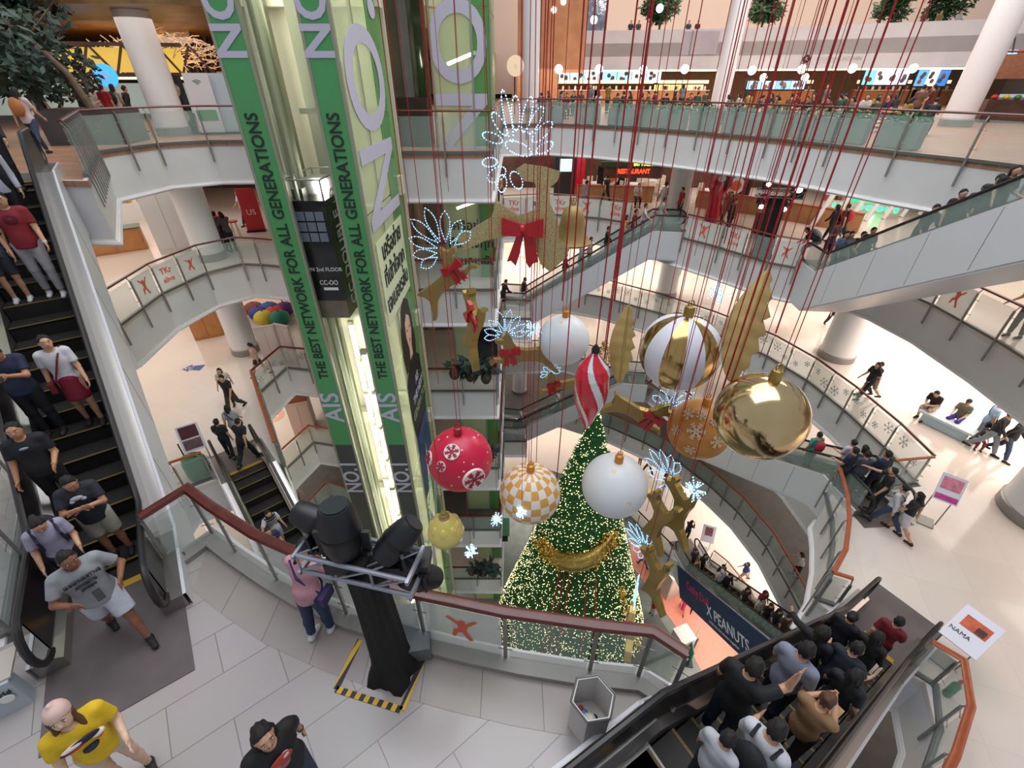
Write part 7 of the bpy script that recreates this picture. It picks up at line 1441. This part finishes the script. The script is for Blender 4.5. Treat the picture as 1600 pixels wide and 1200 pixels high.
# ---------------- top level: left group
def fa(px, py, Y, face, *a, **k): k.setdefault('cell', .028); H = k.get('H', 1.66); p = PY(px, py, Y); p.z = LV['A']; return person(p, face, *a, **k)
fa(30, 160, 14.5, 10, 'walk', '#c7b4b4', '#34405c', 'woman with long hair, white top and tan backpack at the escalator head', hair='long', extra=[('backpack', '#b4713c')], cell=MID)
fa(62, 160, 20, 0, 'stand', '#17171c', '#1c1c22', 'person in black before the lit counter at the upper left', cell=MID)
fa(128, 160, 20.5, 170, 'phone', '#1a1a1e', '#2a2a30', 'woman in black top left of the tree trunk', hair='bob', cell=MID)
fa(150, 160, 21.5, 190, 'carry', '#c8c0bc', '#2a2a30', 'person in white shirt right of the tree trunk', cell=MID)
fa(167, 160, 20.5, 10, 'stand2', '#a81c2c', '#22242c', 'person in red shirt beside the tree trunk', hair='pony', cell=MID)
fa(184, 160, 21, 0, 'stand', '#b9b6b8', '#22242c', 'person in pale vest with black straps', hair='long', top='tank', cell=MID, extra=[('backpack', '#1c1c22')])
fa(196, 160, 21.2, -30, 'walk2', '#17171a', '#17171a', 'person in black leaning against the tall left column', top='long', cell=MID, lean=14)
# ---------------- food court: diners at tables, one by one
ORD = 'first second third fourth fifth sixth seventh eighth ninth tenth eleventh twelfth thirteenth fourteenth fifteenth sixteenth seventeenth eighteenth nineteenth twentieth'.split()
def ordw(i): return ORD[i] if i < 20 else ['twenty', 'thirty', 'forty', 'fifty'][(i+1)//10-2]+('' if (i+1) % 10 == 0 else '-'+ORD[(i+1) % 10-1]) if (i+1) % 10 else ['twentieth', 'thirtieth', 'fortieth', 'fiftieth'][(i+1)//10-2]
DC = [('black', '#17171c'), ('white', '#b8b2b0'), ('dark red', '#5a1a22'), ('navy', '#1c2440'), ('grey', '#6a6a70'), ('brown', '#6a4a38'), ('dark olive', '#3a3c2c'), ('charcoal', '#2c2c32'), ('mustard', '#8a6c2c'), ('dark green', '#24423a')]
xs_ = [846, 858, 872, 884, 896, 906, 921, 934, 948, 960, 974, 986, 998, 1012, 1024, 1036, 1050, 1062, 1074, 1086, 1098, 1142, 1154, 1168, 1180, 1194, 1206, 1218, 1232, 1246, 1258, 1270, 1284, 1297, 1310, 1322, 1336, 1350, 1362, 1372, 1386, 1398, 1412, 1430, 1446, 1458]
tabs = []
for i, px in enumerate(xs_):
    near = i % 3; dist = [28.5, 31.5, 35][near]; 
    D_ = math.radians(0); u = (px-800)/FPX; Y = dist*math.cos(math.atan(u/cT*.9)) if px > 1100 else dist+(1 if px < 900 else 0)
    Y = max(Y, 19.5); p = PY(px, 170, Y); p.z = LV['A']; st = px in (921, 948, 1062, 1182, 1430, 1446, 1284); cn, cc = DC[(i*7+i//3) % 10]
    person(p, rnd.choice([0, 40, 90, 140, 180, -90, -40]), 'stand2' if st else ['eat', 'sit', 'eat'][i % 3], cc, '#22242c', '%s shirted %s in the food court, %s head from the left' % (cn, 'stander' if st else 'diner', ordw(i)), hair=['short', 'long', 'bob', 'short', 'pony'][i % 5], H=1.64, cell=.034)
    if not st:
        c_ = thing('stool', p-Vector((0, 0, 0)), label='low dark stool under a diner in the food court', cat='stool', group='dark stools of the food court'); m = MB(); m.lathe((0, -.02, 0), [(.16, 0), (.05, .04), (.05, .3), (.18, .34), (.18, .36)], 10); m.build('seat_and_stem', M_walld, c_)
        if i % 2 == 0:
            q = p+Vector((.1, .65, 0)); t_ = thing('dining_table', q, label='small oak dining table in the food court', cat='table', group='oak dining tables of the food court'); m = MB(); m.box((0, 0, .73), (.9, .7, .04)); m.build('tabletop', M_oak, t_); m = MB(); m.tube((0, 0, 0), (0, 0, .72), .04, n=8); m.box((0, 0, .02), (.5, .5, .03)); m.build('leg', M_dark, t_)
            for kk in range(3): m = MB(); m.lathe((q.x-.25+.25*kk, q.y+rnd.uniform(-.2, .2), q.z+.75), [(.04, 0), (.1, .03), (.1, .05)] if kk else [(.035, 0), (.04, .14)], 10); o = m.build('bowl' if kk else 'cup', [M_white, M_capo, M_red][kk], smooth=True); tag(o, ['white cup on a food court table', 'amber bowl on a food court table', 'red bowl on a food court table'][kk], 'tableware', ['white cups on the food court tables', 'amber bowls on the food court tables', 'red bowls on the food court tables'][kk])
for i, px in enumerate([890, 985, 997, 1075, 1089, 1436, 1460, 1490]):
    p = PY(px, 46, 48.6 if px < 1100 else 42); p.z = LV['Z']; person(p, 180, 'stand', DC[(i*3) % 10][1], '#22242c', '%s head from the left looking over the upper white parapet' % ordw(i), H=1.64, cell=.034)
# ================================================================= LIGHTING STAND, TAPE, BIN, SMALL THINGS
M_truss = mat('truss_aluminium', rgb('#9a9da8'), 0.35, 0.6)
M_cloth = noisy('stand_cloth_black', rgb('#0a0809'), rgb('#131012'), 5, .85)
M_lampb = mat('lamp_black', rgb('#121317'), 0.45)
def lightstand(base, top, w0, w1, ax, label, heads, lit, cloth=True, tl=1.5, fl=False):
    r = thing('light_stand', base, label=label, cat='light stand'); H = top; a = Vector(ax).normalized(); b = Vector((-a.y, a.x, 0))
    m = MB(); vs = []; n = 28; N_ = 16
    for j in range(N_+1):
        t = j/N_; z = H*t; w = w0+(w1-w0)*min(1, t*1.3); fl_ = max(0, 1-t*7)
        for k in range(n):
            an = 2*PI*k/n; sq = 1/max(abs(math.cos(an)), abs(math.sin(an)))**.7; rr_ = w*sq*(1+fl_*(.4+.12*math.sin(an*5)+.08*math.sin(an*11)))+.008*math.sin(an*9+t*3); vs.append(a*rr_*math.cos(an)+b*rr_*math.sin(an)+Vector((0, 0, z+.015*math.sin(an*4)*fl_)))
    fs = [(j*n+k, j*n+(k+1) % n, (j+1)*n+(k+1) % n, (j+1)*n+k) for j in range(N_) for k in range(n)]+[tuple(N_*n+k for k in range(n))]; m.add(vs, fs); m.build('cloth_cover', M_cloth, r, True)
    m = MB(); c = [(-.15, .0), (.15, .0), (0, .26)] 
    L_ = tl; chords = [(-.16, 0), (.16, 0), (-.16, .24), (.16, .24)]
    for (o, z) in chords: m.tube(a*(-L_/2)+b*o+Vector((0, 0, H+z)), a*(L_/2)+b*o+Vector((0, 0, H+z)), .024, n=8)
    tr = m.build('truss_chords', M_truss, r, True); nb = int(L_/.3)
    for i in range(nb):
        x0 = -L_/2+L_*i/nb; x1 = x0+L_/nb; m = MB()
        for o in (-.16, .16): m.tube(a*x0+b*o+Vector((0, 0, H)), a*x1+b*o+Vector((0, 0, H+.24)), .011, n=6)
        for z in (0, .24): m.tube(a*x0+b*-.16+Vector((0, 0, H+z)), a*x1+b*.16+Vector((0, 0, H+z)), .011, n=6)
        m.tube(a*x0+b*-.16+Vector((0, 0, H)), a*x0+b*-.16+Vector((0, 0, H+.24)), .011, n=6); m.tube(a*x0+b*.16+Vector((0, 0, H)), a*x0+b*.16+Vector((0, 0, H+.24)), .011, n=6); m.build('truss_web', M_truss, r, True)
    for s in (-1, 1):
        m = MB(); m.beam(a*(s*L_/2)+b*-.2+Vector((0, 0, H)), a*(s*L_/2)+b*.2+Vector((0, 0, H)), .03, .05); m.beam(a*(s*L_/2)+b*-.2+Vector((0, 0, H+.24)), a*(s*L_/2)+b*.2+Vector((0, 0, H+.24)), .03, .05); m.build('end_frame', M_truss, r)
    for i, (x, o, z, d, sz) in enumerate(heads):
        c = a*x+b*o+Vector((0, 0, H+z)); d = Vector(d).normalized(); F = frame3(d.cross(Vector((0, 0, 1))) if abs(d.z) < .95 else Vector((1, 0, 0)), d); M3 = Matrix((F.col[0], F.col[1].cross(F.col[0])*-1, F.col[1])).transposed()
        h_ = thing('moving_lamp', base+c, label=label_head(i, label), cat='stage lamp')
        m = MB(); prof = [(.06, -.24), (.12, -.22), (.15, -.12), (.155, .05), (.14, .16), (.12, .24), (.11, .26)]; m.lathe((0, 0, 0), [(q*sz, z_*sz) for q, z_ in prof], 18, M=M3); hb = m.build('lamp_head', M_lampb, h_, True)
        m = MB(); m.lathe((0, 0, 0), [(.1*sz, .262*sz), (.1*sz, .27*sz)], 18, M=M3); m.build('lens', emat('lens_lit', (.9, 1, .95), 14) if lit else mat('lens_dark', rgb('#1a2026'), .25), hb, True)
        yoke = Vector((0, 0, -1)) if z > .2 else Vector((0, 0, 1)); X = M3.col[0]; m = MB()
        for s in (-1, 1): m.beam(X*(s*.18*sz), X*(s*.17*sz)+yoke*.24*sz, .03*sz, .07*sz)
        m.beam(X*(-.18*sz)+yoke*.24*sz, X*(.18*sz)+yoke*.24*sz, .09*sz, .04*sz); m.build('yoke', M_lampb, h_); m = MB(); m.box(yoke*.31*sz, (.3*sz, .26*sz, .12*sz)); m.build('lamp_base', M_lampb, h_)
        if not lit:
            m = MB(); m.box(M3 @ Vector((0, -.158*sz, -.05*sz)), (.05, .012, .02), M=M3); m.build('red_badge', mat('badge_red', rgb('#b8242c'), .5), hb)
            m = MB(); m.lathe((0, 0, 0), [(.158*sz, -.02*sz), (.162*sz, 0), (.158*sz, .02*sz)], 18, M=M3); m.build('cooling_ring', M_dark, hb, True)
    return r
def label_head(i, l):
    nr = ['black lamp head with red badge leaning left above the near railing', 'largest upright black lamp head in the middle of the near truss', 'black lamp head tilted right on the near truss', 'black lamp head hanging low behind the near truss']
    fr = ['brightest lit lamp on the far truss', 'upper left lit lamp on the far truss', 'lower left lit lamp on the far truss', 'lower right lit lamp on the far truss']
    return (nr if 'near' in l else fr)[i]
bs = PL(597, 1040, 'B'); tA, tB = PD(478, 868, 4.35), PD(640, 905, 4.15); axv = Vector((tB.x-tA.x, tB.y-tA.y, 0)); ctr = (tA+tB)/2
Ht = ctr.z-LV['B']; bs = Vector((ctr.x+.02, ctr.y+.08, LV['B']))
lightstand(bs, 2.05, .2, .15, axv, 'black cloth covered lamp stand with a metal truss beside the near railing', [(-.46, .12, .42, (-.9, .25, .35), .95), (-.13, .0, .52, (.05, .1, 1), 1.2), (.38, .08, .42, (.6, .3, .6), .95), (.5, .15, -.2, (.5, .3, -.5), .9)], False, tl=1.15)
fb = PL(1188, 400, 'B'); lightstand(fb, 2.3, .3, .3, (1, -.3, 0), 'far black lamp column with four glaring lamps by the restaurant', [(.6, 0, .45, (-.5, -.9, -.35), 1.2), (-.5, 0, .55, (-.35, -.9, -.35), .9), (-.55, 0, -.25, (-.3, -.9, -.4), .9), (.3, 0, -.3, (-.4, -.9, -.4), .9)], True, tl=1.6)
# hazard tape square on the floor
TP = [PL(525, 1077, 'B'), PL(628, 1110, 'B'), PL(669, 1010, 'B'), PL(563, 1000, 'B')]
def stripey(name):
    if name in _M: return _M[name]
    m = mat(name, (1, 1, 1), .5); nt = m.node_tree; tc = nt.nodes.new('ShaderNodeTexCoord'); mp = nt.nodes.new('ShaderNodeMapping'); mp.inputs['Rotation'].default_value = (0, 0, R(20)); w = nt.nodes.new('ShaderNodeTexWave'); w.inputs['Scale'].default_value = 2.7; r = nt.nodes.new('ShaderNodeValToRGB'); r.color_ramp.interpolation = 'CONSTANT'; r.color_ramp.elements[0].color = (*rgb('#1a1712'), 1); r.color_ramp.elements[1].color = (*rgb('#d8aa22'), 1); r.color_ramp.elements[1].position = .5
    nt.links.new(tc.outputs['Object'], mp.inputs[0]); nt.links.new(mp.outputs[0], w.inputs['Vector']); nt.links.new(w.outputs['Fac'], r.inputs[0]); nt.links.new(r.outputs[0], nt.nodes['Principled BSDF'].inputs['Base Color']); return m
r = thing('hazard_tape', TP[0], label='yellow and black striped tape square on the floor around the lamp stand', cat='tape')
for i in range(4):
    if i == 2: continue
    a, b = TP[i]-TP[0], TP[(i+1) % 4]-TP[0]; m = MB(); m.beam(a+Vector((0, 0, .008)), b+Vector((0, 0, .008)), .07, .006); m.build('tape_strip', stripey('hazard_stripes'), r)
a = PL(655, 1010, 'B'); r = thing('equipment_case', a, rz=R(10), label='flat grey equipment box behind the foot of the lamp stand', cat='box'); m = MB(); m.box((-.05, .12, .14), (.42, .62, .28)); m.build('case', mat('case_grey', rgb('#6d7273'), .4, .2), r); m = MB(); m.box((0, .2, .285), (.05, .16, .012)); m.build('handle_slot', M_black, r)
# hexagonal litter bin
c = PL(918, 1128, 'B'); r = thing('litter_bin', c, rz=R(8), label='white hexagonal open litter bin with grey rim near the railing', cat='bin'); hx = lambda R_, z: [Vector((R_*math.cos(k*PI/3), R_*math.sin(k*PI/3), z)) for k in range(6)]
Ro, Ri, Hh = .235, .215, .62; m = MB(); o0, o1, i1, i0 = hx(Ro, 0), hx(Ro, Hh), hx(Ri, Hh), hx(Ri, .04); m.add(o0+o1+i1+i0, [(k, (k+1) % 6, 6+(k+1) % 6, 6+k) for k in range(6)]+[(6+k, 6+(k+1) % 6, 12+(k+1) % 6, 12+k) for k in range(6)]+[(12+k, 12+(k+1) % 6, 18+(k+1) % 6, 18+k) for k in range(6)]+[tuple(range(5, -1, -1)), tuple(18+k for k in range(6))]); m.build('shell', mat('bin_white', rgb('#cfcbc8'), .45), r)
m = MB(); m.pipe(hx(Ro+.004, Hh), .014, 6, closed=True); m.build('rim', M_chan, r)
for i, (x, y, col, lb, sz) in enumerate([(-.06, .04, '#5f86a8', 'blue crumpled cup', .07), (.0, -.02, '#d8d4ce', 'white paper wrapper', .08), (.06, .0, '#2a2a2e', 'black and white lid', .045), (-.02, -.09, '#c9b8a0', 'beige paper scrap', .06), (-.08, .08, '#b03a34', 'red paper scrap', .035)]):
    m = MB(); m.ball((c.x+x, c.y+y, c.z+.04+sz+.02*i), (sz, sz*.8, sz*.7), 9, 6); o = m.build('litter', mat('litter'+col, rgb(col), .6)); tag(o, lb+' lying inside the hexagonal bin', 'litter')
# slanted shop sign board at the left edge
c = PL(-8, 1118, 'B'); r = thing('direction_stand', c, rz=R(35), label='low grey information stand with a pale slanted panel at the left edge', cat='stand'); m = MB(); m.box((0, 0, .25), (.7, .16, .5)); b = m.build('board', mat('stand_pale', rgb('#a9b4bc'), .5), r); text_mesh('OnestWorld', .09, m=M_black, parent=b, M=FF, loc=(.08, -.09, .36)); m = MB(); m.box((0, .17, .51), (.75, .42, .03)); m.build('top_panel', mat('stand_top', rgb('#b6aca2'), .5), r); m = MB(); m.lathe((.25, -.1, .28), [(.06, 0), (.06, .01)], 14, M=Matrix.Rotation(R(90), 3, 'X')); m.build('round_emblem', M_w, b)
# green floor polisher behind the lower left escalator
c = PL(314, 742, 'C'); r = thing('floor_machine', c, label='round green machine parked behind the lower left escalator top', cat='machine'); m = MB(); m.lathe((0, 0, 0), [(.3, 0), (.33, .15), (.33, .6), (.26, .75), (.1, .8)], 20); m.build('drum', mat('machine_green', rgb('#1f6a3a'), .35), r, True); m = MB(); m.pipe([Vector((.4*math.cos(t), 0, .45+.42*math.sin(t))) for t in [q*PI/8 for q in range(9)]], .025, 6); m.build('hoop', M_post, r, True); m = MB(); m.tube((-.2, 0, .8), (-.3, .1, 1.2), .02); m.build('handle', M_dark, r)
# fire extinguisher stand by the right railing
c = PL(1478, 1085, 'C'); r = thing('fire_extinguisher', c, label='green extinguisher with a red cap behind the right hand railing', cat='extinguisher'); m = MB(); m.lathe((0, 0, 0), [(.1, 0), (.11, .05), (.11, .5), (.05, .6)], 14); m.build('cylinder', mat('ext_green', rgb('#1f7a3a'), .3), r, True); m = MB(); m.lathe((0, 0, .6), [(.04, 0), (.05, .1), (.03, .14)], 10); m.build('valve', M_red, r, True); r.scale = (.7, .7, .8)
# small oval loop on curb
c = PL(287, 872, 'B'); r = thing('ring_marker', c, label='small black wire ring standing on the kerb corner', cat='marker'); m = MB(); m.pipe([Vector((.055*math.cos(t), 0, .1+.05*math.sin(t))) for t in [q*PI/7 for q in range(14)]], .007, 6, closed=True); m.build('ring', M_black, r, True); m = MB(); m.tube((0, 0, 0), (0, 0, .05), .02); m.build('foot', M_black, r)
